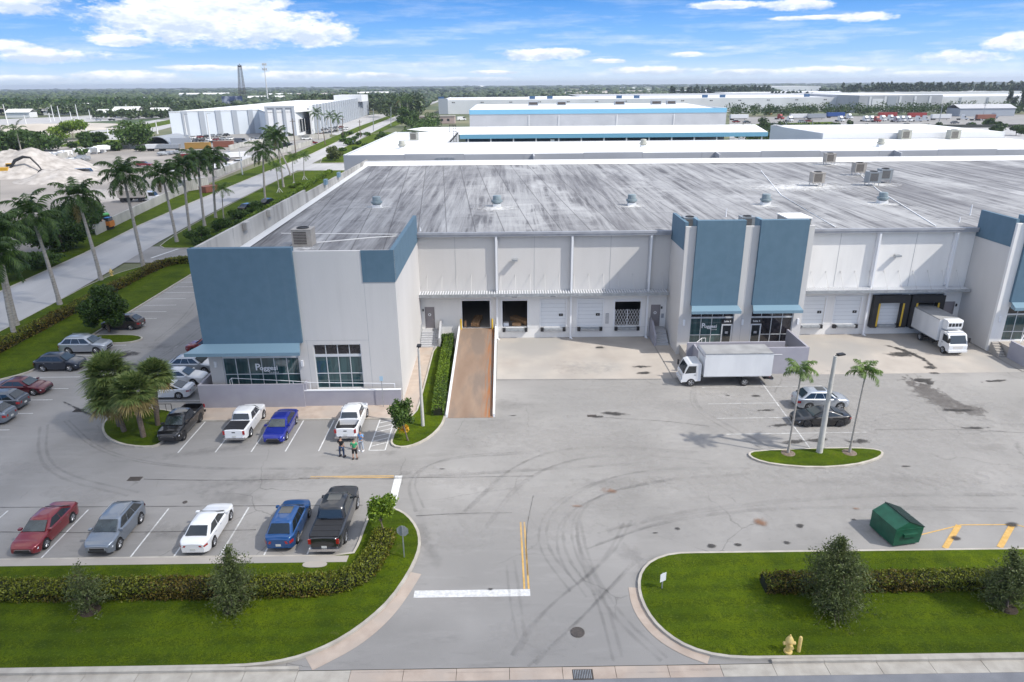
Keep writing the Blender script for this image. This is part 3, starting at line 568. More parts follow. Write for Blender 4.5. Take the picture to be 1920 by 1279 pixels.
# ------------------------------------------------------------------ main warehouse
W=73.3
M_joint=mat('panel_joint_grey',(.36,.37,.38),rough=.9)
def roofmat(name,c1,c2,dirt,seam=(.16,.155,.16),amt=.62):
    m=bpy.data.materials.new(name); m.use_nodes=True; nt=m.node_tree; N=nt.nodes; L=nt.links; b=N['Principled BSDF']; b.inputs['Roughness'].default_value=.7
    g=N.new('ShaderNodeTexCoord')
    def mp(sc,rot=0):
        q=N.new('ShaderNodeMapping'); q.inputs['Scale'].default_value=sc; q.inputs['Rotation'].default_value=(0,0,rot); L.new(g.outputs['Object'],q.inputs[0]); return q.outputs[0]
    def noise(v,s,d=6,r=.6):
        n=N.new('ShaderNodeTexNoise'); n.inputs['Scale'].default_value=s; n.inputs['Detail'].default_value=d; n.inputs['Roughness'].default_value=r; L.new(v,n.inputs['Vector']); return n.outputs[0]
    def rmp(v,lo,hi,a=0.,c=1.):
        q=N.new('ShaderNodeMapRange'); q.inputs[1].default_value=lo; q.inputs[2].default_value=hi; q.inputs[3].default_value=a; q.inputs[4].default_value=c; L.new(v,q.inputs[0]); return q.outputs[0]
    def mul(a,c,op='MULTIPLY'):
        q=N.new('ShaderNodeMath'); q.operation=op; q.use_clamp=True
        for i,v in enumerate((a,c)):
            if isinstance(v,(int,float)): q.inputs[i].default_value=v
            else: L.new(v,q.inputs[i])
        return q.outputs[0]
    def mix(f,a,c):
        x=N.new('ShaderNodeMix'); x.data_type='RGBA'; L.new(f,x.inputs[0])
        for i,v in ((6,a),(7,c)):
            if isinstance(v,tuple): x.inputs[i].default_value=(*v,1)
            else: L.new(v,x.inputs[i])
        return x.outputs[2]
    big=noise(mp((.05,.022,1),R(-5)),1.3,5); streak=noise(mp((.75,.022,1),R(-5)),1.6,9,.72); fine=noise(mp((3.2,.10,1),R(-5)),1.4,8,.75); blot=noise(mp((1,1,1)),.16,9,.7)
    base=mix(rmp(fine,.3,.7),c1,c2)
    br=N.new('ShaderNodeTexBrick'); q=N.new('ShaderNodeMapping'); q.inputs['Rotation'].default_value=(0,0,R(85)); L.new(g.outputs['Object'],q.inputs[0]); L.new(q.outputs[0],br.inputs['Vector'])
    br.inputs['Scale'].default_value=1; br.inputs['Brick Width'].default_value=17; br.inputs['Row Height'].default_value=3.1; br.inputs['Mortar Size'].default_value=.07; br.inputs['Mortar Smooth'].default_value=.3
    br.inputs['Color1'].default_value=(1,1,1,1); br.inputs['Color2'].default_value=(.78,.78,.79,1); br.inputs['Mortar'].default_value=(.36,.35,.35,1)
    br2=N.new('ShaderNodeTexBrick'); q=N.new('ShaderNodeMapping'); q.inputs['Rotation'].default_value=(0,0,R(85)); q.inputs['Location'].default_value=(3.3,1.1,0); L.new(g.outputs['Object'],q.inputs[0]); L.new(q.outputs[0],br2.inputs['Vector'])
    br2.inputs['Scale'].default_value=1; br2.inputs['Brick Width'].default_value=27; br2.inputs['Row Height'].default_value=3.1; br2.inputs['Mortar Size'].default_value=0
    br2.inputs['Color1'].default_value=(0,0,0,1); br2.inputs['Color2'].default_value=(1,1,1,1)
    th=mul(rmp(blot,.3,.7),mul(rmp(big,.35,.65),.6),'ADD')
    sel=mul(mul(br2.outputs['Color'],.5),mul(th,.75),'ADD')
    d=mul(rmp(streak,.36,.62),rmp(sel,.35,.8,.05,1.)); base=mix(mul(d,amt),base,dirt); 
    d3=mul(rmp(fine,.50,.72),rmp(sel,.3,.7,.1,1.)); out=mix(mul(d3,.45),base,tuple(v*.8 for v in dirt))
    d2=mul(rmp(streak,.50,.60),rmp(blot,.46,.56)); out=mix(mul(d2,.6),out,tuple(v*.5 for v in dirt))
    pz=noise(mp((.55,.30,1),R(-5)),.11,6,.7); out=mix(mul(mul(rmp(pz,.47,.60),rmp(streak,.30,.55,.35,1.)),.55),out,tuple(v*.9 for v in dirt))
    wh=mul(rmp(noise(mp((.3,.07,1)),.6,6),.57,.74),.5); out=mix(wh,out,(.70,.70,.70))
    x=N.new('ShaderNodeMix'); x.data_type='RGBA'; x.blend_type='MULTIPLY'; x.inputs[0].default_value=.85; L.new(out,x.inputs[6]); L.new(br.outputs['Color'],x.inputs[7])
    L.new(x.outputs[2],b.inputs['Base Color']); return m
M_roof=roofmat('stained_roof_membrane',(.31,.31,.31),(.46,.46,.455),(.12,.115,.12),amt=.8)
M_roofw=mat('white_roof_membrane',(.74,.74,.72),(.80,.80,.79),scale=.08,stretch=(1,.3,1),rough=.6)
M_beige=mat('weathered_parapet',(.40,.38,.345),(.52,.50,.46),scale=.25,stretch=(1,1,.25),rough=.9,c3=(.30,.285,.26),s3=.5)
bld=thing('warehouse','long low warehouse with stained flat roof, slate blue corner block and loading docks','building',(0,73.3,0))
o0=Vector((0,73.3,0))
def bp(mb,name,parent=bld,smooth=None,label=None):
    off=o0 if parent is bld else Vector((0,0,0))
    me=mb.mesh(name,smooth)
    me.transform(Matrix.Translation(-o0)); o=link(name,me,parent)
    if label: o['label']=label
    return o
docks=[(-4.85,-1.75,1.2,4.45),(-.35,2.45,1.3,4.4),(3.95,6.75,1.3,4.4),(8.1,10.9,1.3,4.4),(12.25,15.15,1.3,4.3),(-8.95,-8.0,1.25,3.7),(16.35,17.3,1.2,3.7),
 (33.0,35.9,1.3,4.4),(37.0,39.9,1.3,4.4),(41.75,44.35,1.3,4.2),(45.85,48.3,1.3,4.2),(49.35,50.45,1.3,3.7)]
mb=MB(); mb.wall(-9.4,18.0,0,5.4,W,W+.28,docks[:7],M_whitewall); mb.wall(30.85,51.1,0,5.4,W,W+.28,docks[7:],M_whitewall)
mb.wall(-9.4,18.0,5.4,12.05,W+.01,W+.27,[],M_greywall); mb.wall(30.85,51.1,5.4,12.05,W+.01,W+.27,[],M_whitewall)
mb.box(64,110,W,W+.3,0,12.05,M_greywall)
bp(mb,'wall')
# thin panel joints
for x in (-5.4,3.2,11.5,36.45,44.75): mb=MB(); mb.box(x-.018,x+.018,W-.004,W+.02,5.6,11.7,M_joint); bp(mb,'panel_joint')
for a,b in ((-9.4,-5.3),(-1.0,17.9),(31,51)): mb=MB(); mb.box(a,b,W-.005,W+.02,1.14,1.16,M_joint); bp(mb,'panel_joint')
# west wall + parapet, north parapet
mb=MB()
ys=[57.4,66,75,84,92,100.5,109,118,127,136]
for i,(a,b) in enumerate(zip(ys,ys[1:])): mb.box(-26.42,-26.12,a+.02,b-.02,0,14.22-(.02*i)-(0 if i<4 else .45),M_beige)
bp(mb,'parapet_wall',label='weathered beige parapet wall with steps along the west side')
mb=MB()
for y in (68.5,76,101.5,110): mb.box(-26.09,-25.7,y,y+1.1,13.5,14.25,M_blue2 if y>90 else M_beige)
bp(mb,'parapet_bracket')
mb=MB(); mb.box(-26.42,112,133.0,133.3,0,13.55,M_beige); bp(mb,'north_parapet')
# roof
def roofz(y): return 12.1+(y-73.3)*.0145
mb=MB()
mb.add([(-26.1,57.2,12.0),(-9.68,57.2,12.0),(-9.68,73.0,12.1),(-26.1,73.0,12.1)],[(0,1,2,3)],M_roof)
mb.add([(-26.1,73.0,12.1),(112,73.0,12.1),(112,132.9,roofz(132.9)),(-26.1,132.9,roofz(132.9))],[(0,1,2,3)],M_roof)
for a,b in ((18.2,30.6),(51.3,63.7)): mb.add([(a,67.8,12.05),(b,67.8,12.05),(b,73.0,12.11),(a,73.0,12.11)],[(0,1,2,3)],M_roof)
bp(mb,'roof')
mb=MB(); mb.add([(-26.1,131,roofz(131)+.03),(112,131,roofz(131)+.03),(112,133,13.5),(-26.1,133,13.5)],[(0,1,2,3)],M_roofw)
mb.add([(-26.1,57.2,12.03),(-25.1,57.2,12.03),(-25.1,132,roofz(132)+.03),(-26.1,132,roofz(132)+.03)],[(0,1,2,3)],M_roofw); mb.box(-26.15,112,132.9,133.4,13.5,13.6,M_roofw)
bp(mb,'roof_flashing')
for pts,r_ in (([(-24,73.6,12.14),(-18,73.1,12.14),(-10,72.4,12.13)],.05),([(-19,69,12.1),(-14,71,12.12),(-10,72,12.13)],.05),([(36,74,12.15),(38,95,12.45),(44,120,12.8)],.07),([(47,74,12.15),(53,98,12.5),(60,120,12.8)],.07)): mb=MB(); mb.sweep(pts,[r_]*3,M_roofw,6); bp(mb,'roof_pipe')
# interior floor and back wall so open docks look into depth
mb=MB(); mb.box(-26,110,W+.3,132.9,1.05,1.25,M_dirt); bp(mb,'floor')
mb=MB(); mb.box(-9.4,51,W+14,W+14.3,1.25,12,M_greywall2); bp(mb,'inner_wall')
# eave
mb=MB()
for a,b in ((-9.38,17.88),(31.02,50.98),(64,110)):
    mb.box(a,b,W-.5,W+.0,11.72,12.14,M_fascia); mb.box(a,b,W-.56,W-.5,11.95,12.2,M_fascia)
bp(mb,'gutter')
for x,y0 in ((-.93,0),(7.28,0),(15.79,0),(40.5,0),(48.9,0)):
    b=MB(); b.box(x-.2,x+.2,W-.32,W-.003,5.75,11.72,M_greywall2 if x<20 else M_trim); bp(b,'pilaster')
    b=MB(); b.box(x-.09,x+.11,W-.46,W-.28,0.02,11.7,M_trim); b.tube((x,W-.4,.1),(x+.2,W-.7,.02),.1,.1,M_trim); bp(b,'downspout')
# canopy
for a,b in ((-9.38,17.88),(31.3,50.98)):
    m=MB(); m.box(a,b,W-1.35,W-.0,5.42,5.52,M_steel); m.box(a,b,W-1.4,W-1.33,5.25,5.58,M_steel)
    n=int((b-a)/.28)
    for i in range(n): x=a+i*(b-a)/n; m.box(x,x+.1,W-1.33,W-.01,5.52,5.60,M_trim)
    cn=bp(m,'canopy')
    k=int((b-a)/1.6)
    for i in range(k+1):
        x=a+.85+i*1.61
        if x<b-.1:
            m=MB(); m.tube((x,W-.02,7.35),(x+.02,W-1.3,5.6),.02,.02,M_greywall,6); m.box(x-.04,x+.04,W-.03,W-.006,7.25,7.42,M_greywall); bp(m,'canopy_rod')
# doors
def panel_door(x0,x1,z0,z1,vent=True):
    m=MB(); n=7; h=(z1-z0)/n
    for i in range(n): m.box(x0,x1,W+.1,W+.15,z0+i*h+.012,z0+(i+1)*h-.012,M_door)
    m.box(x0,x1,W+.115,W+.14,z0,z1,M_fascia); d=bp(m,'dock_door')
    if vent:
        b=MB(); b.box(x1-.75,x1-.3,W+.07,W+.098,z0+1.2,z0+1.5,M_black); b.box(x1-.55,x1-.5,W+.06,W+.09,z0+1.3,z0+1.4,M_trim); bp(b,'door_window',d)
    return d
panel_door(3.95,6.75,1.3,4.4); panel_door(8.1,10.9,1.3,4.4); panel_door(33,35.9,1.3,4.4); panel_door(37,39.9,1.3,4.4); panel_door(41.75,44.35,1.3,4.2,False)
for x0,x1,z0,z1 in docks[:5]+docks[7:9]:
    m=MB(); 
    m.box(x0-.12,x0,W-.04,W-.002,z0,z1+.12,M_trim); m.box(x1,x1+.12,W-.04,W-.002,z0,z1+.12,M_trim); m.box(x0,x1,W-.04,W-.002,z1,z1+.12,M_trim); bp(m,'door_frame')
for x0,x1,z0,z1 in docks[1:5]+docks[7:11]:
    m=MB(); c=(x0+x1)/2; m.box(c-1.05,c+1.05,W-.42,W-.002,.92,1.2,M_steel); m.box(c-.95,c+.95,W-.5,W-.4,.98,1.16,M_steel)
    dl=bp(m,'dock_leveler')
    m=MB(); m.box(c-1.4,c-1.08,W-.3,W-.002,.8,1.22,M_black); m.box(c+1.08,c+1.4,W-.3,W-.002,.8,1.22,M_black); bp(m,'bumper',dl)
m=MB(); m.box(12.25,15.15,W+.16,W+.2,4.1,4.3,M_door); m.box(-4.85,-1.75,W+.16,W+.3,4.42,5.2,M_door); m.box(-.35,2.45,W+.16,W+.3,4.38,5.2,M_door); bp(m,'rolled_door')
for x in (1.0,5.3): m=MB(); m.box(x-.4,x+.4,W-.05,W-.001,4.75,4.9,M_trim); m.box(x-.3,x+.3,W-.054,W-.05,4.79,4.86,M_black); bp(m,'bay_number_plate')
# scissor gate
m=MB(); n=9
for i in range(n):
    xa=12.3+i*2.8/n; xb=xa+2.8/n
    for z in (1.32,1.97,2.62):
        m.tube((xa,W+.04,z),(xb,W+.04,z+.62),.018,.018,M_trim,5); m.tube((xb,W+.07,z),(xa,W+.07,z+.62),.018,.018,M_trim,5)
for x in (12.3,13.7,15.1): m.box(x-.025,x+.025,W+.02,W+.09,1.3,3.25,M_trim)
bp(m,'scissor_gate')
# small louvre and lights
m=MB(); m.box(11.25,11.6,W-.05,W-.001,1.6,2.8,M_fascia)
for i in range(8): m.box(11.22,11.63,W-.07,W-.05,1.65+i*.14,1.72+i*.14,M_greywall)
bp(m,'meter_panel')
for x,z in ((1.06,9.0),(42.8,9.05)):
    m=MB(); m.box(x-.12,x+.12,W-.1,W,z-.12,z+.12,M_steel); m.box(x-.32,x+.32,W-.62,W-.1,z+.02,z+.2,M_steel); m.box(x-.25,x+.25,W-.58,W-.15,z-.02,z+.02,M_whitewall); bp(m,'flood_light')
# man doors
for k,(x0,x1,z0,z1) in enumerate((docks[5],docks[6],docks[11])):
    m=MB(); m.box(x0,x1,W+.05,W+.1,z0,z1,M_mandoor); m.box(x0-.06,x0,W-.03,W+.1,z0,z1+.06,M_mandoor); m.box(x1,x1+.06,W-.03,W+.1,z0,z1+.06,M_mandoor); m.box(x0,x1,W-.03,W+.1,z1,z1+.06,M_mandoor)
    d=bp(m,'side_door'); m=MB(); m.box(x1-.16,x1-.08,W,W+.05,z0+1.0,z0+1.08,M_chrome); bp(m,'handle',d)
    if k<2:
        m=MB(); c=(x0+x1)/2-.02; vs=[(c+.17*math.cos(t*math.pi/10),W+.045,z0+1.6+.17*math.sin(t*math.pi/10)) for t in range(20)]; m.add(vs,[list(range(20))[::-1]],M_trim); m.box(c-.05,c+.05,W+.038,W+.042,z0+1.52,z0+1.68,M_black); bp(m,'round_sign',d)
m=MB(); m.box(-9.25,-9.12,W-.12,W,3.3,3.55,M_black); m.box(17.42,17.56,W-.12,W,3.3,3.55,M_black); m.box(50.6,50.75,W-.12,W,3.2,3.5,M_black);m.box(17.5,17.8,W-.02,W,2.2,2.7,M_fascia); bp(m,'door_light')
# dock shelters (bay 2)
for x0,x1 in ((41.05,45.05),(45.25,48.95)):
    m=MB(); m.box(x0,x0+.75,W-.62,W-.002,.95,4.65,M_black); m.box(x1-.75,x1,W-.62,W-.002,.95,4.65,M_black); m.box(x0+.75,x1-.75,W-.66,W-.002,3.85,4.68,M_black); d=bp(m,'dock_shelter')
    m=MB(); m.box(x0+.55,x0+.74,W-.64,W-.6,1.1,3.8,M_yel); bp(m,'guide_stripe',d); m=MB(); m.box(x1-.74,x1-.55,W-.64,W-.6,1.1,3.8,M_yel); bp(m,'guide_stripe',d)

# ---- windows helper: grid of panes in an opening on plane y (facing -Y)
def window(x0,x1,z0,z1,y,cols,rows,parent,upper=None,pane=M_curt,up_pane=M_dark,curt=True):
    """rows: list of z splits; upper: z of transom band (lo,hi)"""
    fr=.06; m=MB()
    m.box(x0,x1,y,y+.1,z0,z0+.07,M_winframe); m.box(x0,x1,y,y+.1,z1-.07,z1,M_winframe); m.box(x0,x0+.07,y,y+.1,z0+.07,z1-.07,M_winframe); m.box(x1-.07,x1,y,y+.1,z0+.07,z1-.07,M_winframe)
    for i in range(1,cols): x=x0+(x1-x0)*i/cols; m.box(x-fr/2,x+fr/2,y+.003,y+.09,z0+.07,z1-.07,M_winframe)
    for z in rows: m.box(x0+.07,x1-.07,y+.006,y+.08,z-fr/2,z+fr/2,M_winframe)
    if upper: m.box(x0+.02,x1-.02,y-.01,y+.09,upper[0],upper[1],M_winframe)
    f=bp(m,'window',parent)
    zs=[z0+.05]+list(rows)+([upper[0],upper[1]] if upper else [])+[z1-.05]; zs=sorted(zs)
    m=MB(); u=upper[0] if upper else 99
    m.box(x0+.05,x1-.05,y+.05,y+.065,z0+.05,min(u,z1-.05),pane)
    bp(m,'glass_pane',f)
    if upper: m=MB(); m.box(x0+.05,x1-.05,y+.05,y+.065,upper[1],z1-.05,up_pane); bp(m,'glass_pane',f)
    return f
# ---- corner block, front face y=57
FB=57.0; m=MB()
wops=[(-25.25,-18.45,1.3,5.25),(-17.05,-12.85,1.3,5.55)]
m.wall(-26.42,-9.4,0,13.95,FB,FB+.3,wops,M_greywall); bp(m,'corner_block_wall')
m=MB(); m.box(-9.7,-9.4,FB+.3,W,0,11.2,M_greywall); bp(m,'corner_block_side_wall')
m=MB(); m.box(-26.5,-17.85,FB-.32,FB-.002,5.85,14.32,M_blue); m.box(-26.5,-17.85,FB-.002,FB+.3,13.97,14.32,M_blue); m.box(-26.5,-26.3,FB-.0,FB+.42,5.85,14.32,M_blue); bp(m,'blue_panel',label='large slate blue panel on the left of the corner block')
m=MB(); m.box(-12.15,-9.36,FB-.05,FB-.001,11.22,14.0,M_blue); m.box(-9.72,-9.36,FB+.3,W-.05,11.2,14.0,M_blue); m.box(-9.72,-9.36,FB-.0,FB+.3,13.96,14.0,M_blue); bp(m,'blue_corner_panel',label='blue panel wrapping the upper right corner of the block')
m=MB(); m.box(-26.1,-17.0,FB-.012,FB-.001,.0,.05,M_trim)
m.box(-17.7,-12.1,FB-.004,FB+.01,5.93,5.96,M_joint); m.box(-12.1,-12.07,FB-.004,FB+.01,0,11.2,M_joint); m.box(-17.55,-17.52,FB-.004,FB+.01,0,5.93,M_joint); bp(m,'wall_joint')
def sloped_canopy(x0,x1,y0,zt,zb,dep,ov,parent=bld):
    m=MB(); yf=y0-dep
    vs=[(x0+ov,y0,zt),(x1-ov*.3,y0,zt),(x0,yf,zb+.3),(x1,yf,zb+.3),(x0,yf,zb),(x1,yf,zb),(x0+ov,y0,zb),(x1-ov*.3,y0,zb)]
    m.add(vs,[(0,2,3,1),(2,4,5,3),(4,6,7,5),(0,6,4,2),(1,3,5,7),(0,1,7,6)],M_blue2); return bp(m,'awning',parent)
sloped_canopy(-27.7,-17.75,FB-.322,5.85,5.18,1.35,1.1)
window(-25.25,-18.45,1.3,5.25,FB+.12,6,[2.75],bld,upper=(4.3,4.5))
window(-17.05,-12.85,1.3,5.55,FB+.12,4,[2.75],bld,upper=(4.35,4.6))
def logo(x,z,y,s,parent=bld):
    g=text('oggesi',s,M_trim,parent,(x+s*.62,y-73.3,z),align='LEFT',name='lettering',off=.022*s,sx=1.06)
    P=text('P',s*1.45,M_trim,parent,(x,y-73.3,z),align='LEFT',name='lettering',off=.035*s)
    text('F I R E N Z E',s*.26,M_trim,parent,(x+s*1.9,y-73.3,z-s*.48),align='LEFT',name='lettering',off=.004)
logo(-22.45,3.15,FB+.1,.62)
for x in (-25.85,-18.15): m=MB(); m.box(x-.1,x+.1,FB-.16,FB,3.55,4.1,M_trim); bp(m,'wall_light')
# ---- middle and right towers
def tower(x0,windows=True,yf=67.55):
    x1=x0+12.85; m=MB()
    ops=[(x0+1.25,x0+5.75,1.2,4.95),(x0+7.55,x0+11.95,1.2,4.95)]
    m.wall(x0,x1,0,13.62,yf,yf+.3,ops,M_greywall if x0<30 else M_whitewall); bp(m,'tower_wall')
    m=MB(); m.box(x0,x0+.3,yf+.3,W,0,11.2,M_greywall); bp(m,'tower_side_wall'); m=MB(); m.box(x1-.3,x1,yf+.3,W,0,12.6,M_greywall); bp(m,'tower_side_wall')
    m=MB(); m.box(x0-.04,x0+.3,yf+.3,W-.02,11.2,14.0,M_blue); bp(m,'blue_side_panel')
    for a,b in ((x0+1.05,x0+5.85),(x0+7.35,x0+12.15)):
        m=MB(); m.box(a,b,yf-.3,yf-.002,5.5,14.25,M_blue); m.box(a,b,yf-.002,yf+.32,13.64,14.25,M_blue); m.box(a,a+.3,yf+.32,yf+1.6,12.2,14.25,M_blue2); bp(m,'blue_panel')
        sloped_canopy(a-.15,b+.15,yf-.302,5.5,4.92,1.0,.25)
    m=MB(); m.box(x0+6.55,x0+6.58,yf-.004,yf+.01,0,13.6,M_fascia); m.box(x0+11.0,x0+11.03,yf-.004,yf+.01,4.95,5.5,M_fascia); bp(m,'wall_joint')
    window(ops[0][0],ops[0][1],1.2,4.95,yf+.12,4,[2.15],bld,upper=(3.98,4.15))
    window(ops[1][0],ops[1][1],1.2,4.95,yf+.12,4,[2.15],bld,upper=(3.98,4.15),pane=M_dark)
    for xa,num in ((ops[0][1]-1.18,'Suite 3'),(ops[1][0]+.05,'Suite 4')):
        m=MB(); m.box(xa,xa+1.12,yf+.06,yf+.14,3.35,3.96,M_black); m.box(xa,xa+1.12,yf+.06,yf+.13,1.2,3.35,M_winframe); dd=bp(m,'entrance_door')
        m=MB(); m.box(xa+.14,xa+.98,yf+.045,yf+.06,1.35,3.2,M_glass); m.box(xa+.4,xa+.72,yf+.04,yf+.045,2.3,2.55,M_fascia); bp(m,'door_glass',dd)
        if x0<30: text(num,.27,M_trim,bld,(xa+.56,yf+.05-73.3,3.57),name='lettering',off=.006)
    if x0<30: logo(x0+2.45,2.95,yf+.1,.5)
    for x in (x0+.55,x0+6.65,x0+12.45): m=MB(); m.box(x-.1,x+.1,yf-.16,yf,3.3,3.9,M_trim); bp(m,'wall_light')
tower(18.0); tower(51.1)
# ---- landing walls, ramps, steps, rails
def wallthing(name,label,cat,loc,boxes,m0=M_lilac):
    t=thing(name,label,cat,loc); L=Vector(loc)
    for nm,bx in boxes.items():
        m=MB()
        for b in bx: m.box(b[0]-L.x,b[1]-L.x,b[2]-L.y,b[3]-L.y,b[4]-L.z,b[5]-L.z,b[6] if len(b)>6 else m0)
        m.build(nm,t)
    return t
t=wallthing('entrance_landing','low purple grey wall with handrail in front of the corner block windows','low wall',(-18,56,0),{
 'wall':[(-27.3,-18.0,55.9,56.1,0,2.25),(-27.3,-27.1,56.1,60.5,0,2.25),(-17.997,-9.42,56.05,56.25,0,1.5),(-18.0,-17.8,56.1,56.98,0,2.2)],
 'coping':[(-18.0,-9.4,56.02,56.28,1.5,1.58,M_trim)],'floor':[(-27.1,-17.9,56.1,56.98,0,1.15,M_conc),(-17.9,-9.45,56.25,56.98,0,.6,M_conc)]})
def rail(name,label,pts,m=M_trim,h=.0,r=.03,posts=True):
    p0=Vector(pts[0]); t=thing(name,label,'handrail',tuple(p0)); b=MB()
    for a,c in zip(pts,pts[1:]): b.tube(Vector(a)-p0,Vector(c)-p0,r,r,m,6)
    b.build('top_rail',t); b=MB()
    if posts:
        for a in pts: b.tube(Vector(a)-p0,Vector((a[0],a[1],a[2]-.9))-p0,r,r,m,6)
        b.build('post',t)
    return t
rail('handrail','thin white handrail on the corner block landing wall',[(-24.6,56.4,2.5),(-24.4,56.4,2.7),(-19.0,56.4,2.35),(-17.5,56.4,2.2),(-10.0,56.5,1.95)])
t=wallthing('tower_landing','purple grey landing wall before the suite entrances behind the box truck','low wall',(24,63,0),{
 'wall':[(18.9,29.6,62.2,62.4,0,2.75),(18.9,19.1,62.4,64.6,0,2.3),(18.3,28.2,64.6,64.8,0,2.45),(29.4,29.6,62.4,67.5,0,2.75)],
 'floor':[(19.1,29.4,62.4,64.6,0,.9,M_conc),(18.3,29.4,64.8,67.54,0,1.15,M_conc)],'coping':[(22,27.0,62.17,62.199,2.0,2.06,M_trim)]})
t=wallthing('east_landing','purple grey landing wall of the far right tower','low wall',(56,63,0),{
 'wall':[(51.9,62.9,62.2,62.4,0,1.9),(51.9,52.1,62.4,65.6,0,1.9)],'floor':[(52.1,62.9,62.4,67.54,0,1.1,M_conc)],
 'step':[(51.2+.001*i,51.9,65.7+.28*i,65.98+.28*i,0,.19*(i+1),M_conc) for i in range(6)]})
for x0,lab in ((18.7,'white stair rail left of the box truck at the middle tower'),(52.3,'white stair rail beside the far right tower entrance')):
    rail('handrail',lab,[(x0+.3,65.2,1.9),(x0+1.6,66.6,2.2),(x0+2.0,66.6,2.2)])
def steps(x0,x1,ytop,n,label,wallx,run=.3):
    t=thing('concrete_steps',label,'steps',((x0+x1)/2,ytop,0)); L=Vector(t.location); b=MB()
    for i in range(n): b.box(x0-L.x,x1-L.x,-run*(i+1),-run*i,0,1.2*(n-i)/(n+1)-.0,M_greywall2)
    b.box(x0-L.x,x1-L.x,0,W-.01-ytop,0,1.2,M_greywall2); b.build('tread',t)
    b=MB(); xa,xb=wallx; yl=-run*n-.1
    b.add([(xa-L.x,W-.01-ytop,0),(xa-L.x,yl,0),(xa-L.x,yl,1.15),(xa-L.x,.2,2.25),(xa-L.x,W-.01-ytop,2.25),(xb-L.x,W-.01-ytop,0),(xb-L.x,yl,0),(xb-L.x,yl,1.15),(xb-L.x,.2,2.25),(xb-L.x,W-.01-ytop,2.25)],
      [(0,1,2,3,4)[::-1],(5,6,7,8,9),(1,6,7,2)[::-1],(2,7,8,3)[::-1],(3,8,9,4)[::-1],(0,4,9,5)],M_lilac if x0>0 else M_greywall2); b.build('side_wall',t)
steps(-9.35,-7.35,72.1,6,'grey concrete steps to the side door left of the ramp',(-7.33,-7.15),.28)
steps(16.45,17.85,71.9,6,'grey concrete steps to the side door beside the middle tower',(16.22,16.42),.28)
steps(49.3,50.9,71.9,6,'grey concrete steps behind the parked box truck',(49.05,49.25),.28)
rail('handrail','pale metal rail on the left side steps',[(-9.3,70.3,1.0),(-9.3,72.2,2.2)],M_steel)
# loading ramp
_n=M_rust.node_tree.nodes; _l=M_rust.node_tree.links; _b=_n['Principled BSDF']; _src=_b.inputs['Base Color'].links[0].from_socket; _g=_n.new('ShaderNodeTexCoord'); _s=_n.new('ShaderNodeSeparateXYZ'); _l.new(_g.outputs['Object'],_s.inputs[0])
_q=_n.new('ShaderNodeMapRange'); _q.inputs[1].default_value=.7; _q.inputs[2].default_value=1.5; _l.new(_s.outputs[0],_q.inputs[0]); _mp=_n.new('ShaderNodeMapping'); _mp.inputs['Scale'].default_value=(5,.25,1); _l.new(_g.outputs['Object'],_mp.inputs[0]); _z=_n.new('ShaderNodeTexNoise'); _z.inputs['Scale'].default_value=1.2; _z.inputs['Detail'].default_value=5; _l.new(_mp.outputs[0],_z.inputs['Vector'])
_r=_n.new('ShaderNodeMapRange'); _r.inputs[1].default_value=.42; _r.inputs[2].default_value=.62; _l.new(_z.outputs[0],_r.inputs[0]); _m=_n.new('ShaderNodeMath'); _m.operation='MULTIPLY'; _l.new(_q.outputs[0],_m.inputs[0]); _l.new(_r.outputs[0],_m.inputs[1]); _x=_n.new('ShaderNodeMix'); _x.data_type='RGBA'; _l.new(_m.outputs[0],_x.inputs[0]); _l.new(_src,_x.inputs[6]); _x.inputs[7].default_value=(.30,.11,.03,1); _l.new(_x.outputs[2],_b.inputs['Base Color'])
t=thing('loading_ramp','rust brown loading ramp with white kerbs rising to the open dock door','ramp',(-3.1,63.4,0)); L=Vector(t.location)
b=MB(); b.add([(-5.1-L.x,53.4-L.y,.02),(-1.2-L.x,53.4-L.y,.02),(-1.2-L.x,73.28-L.y,1.22),(-5.1-L.x,73.28-L.y,1.22),(-5.1-L.x,53.4-L.y,-.05),(-1.2-L.x,53.4-L.y,-.05),(-1.2-L.x,73.28-L.y,-.05),(-5.1-L.x,73.28-L.y,-.05)],
 [(0,1,2,3),(4,7,6,5),(0,4,5,1),(1,5,6,2),(2,6,7,3),(3,7,4,0)],M_rust); b.build('deck',t)
for xa,xb in ((-5.28,-5.1),(-1.2,-1.02)):
    b=MB(); b.add([(xa-L.x,53.5-L.y,0),(xb-L.x,53.5-L.y,0),(xb-L.x,73.27-L.y,0),(xa-L.x,73.27-L.y,0),(xa-L.x,53.5-L.y,.32),(xb-L.x,53.5-L.y,.32),(xb-L.x,73.27-L.y,1.62),(xa-L.x,73.27-L.y,1.62)],
     [(0,3,2,1),(4,5,6,7),(0,1,5,4),(1,2,6,5),(2,3,7,6),(3,0,4,7)],M_trim); b.build('side_kerb',t)
for x,lab in ((-5.0,'yellow bollard left of the ramp door'),(-1.5,'yellow bollard right of the ramp door')):
    tag(MB().lathe((0,0,0),[(.1,0),(.1,1.15),(.07,1.22),(.01,1.25)],M_yel,12).build('bollard',smooth=40,loc=(x,72.95,1.2)),lab,'bollard')
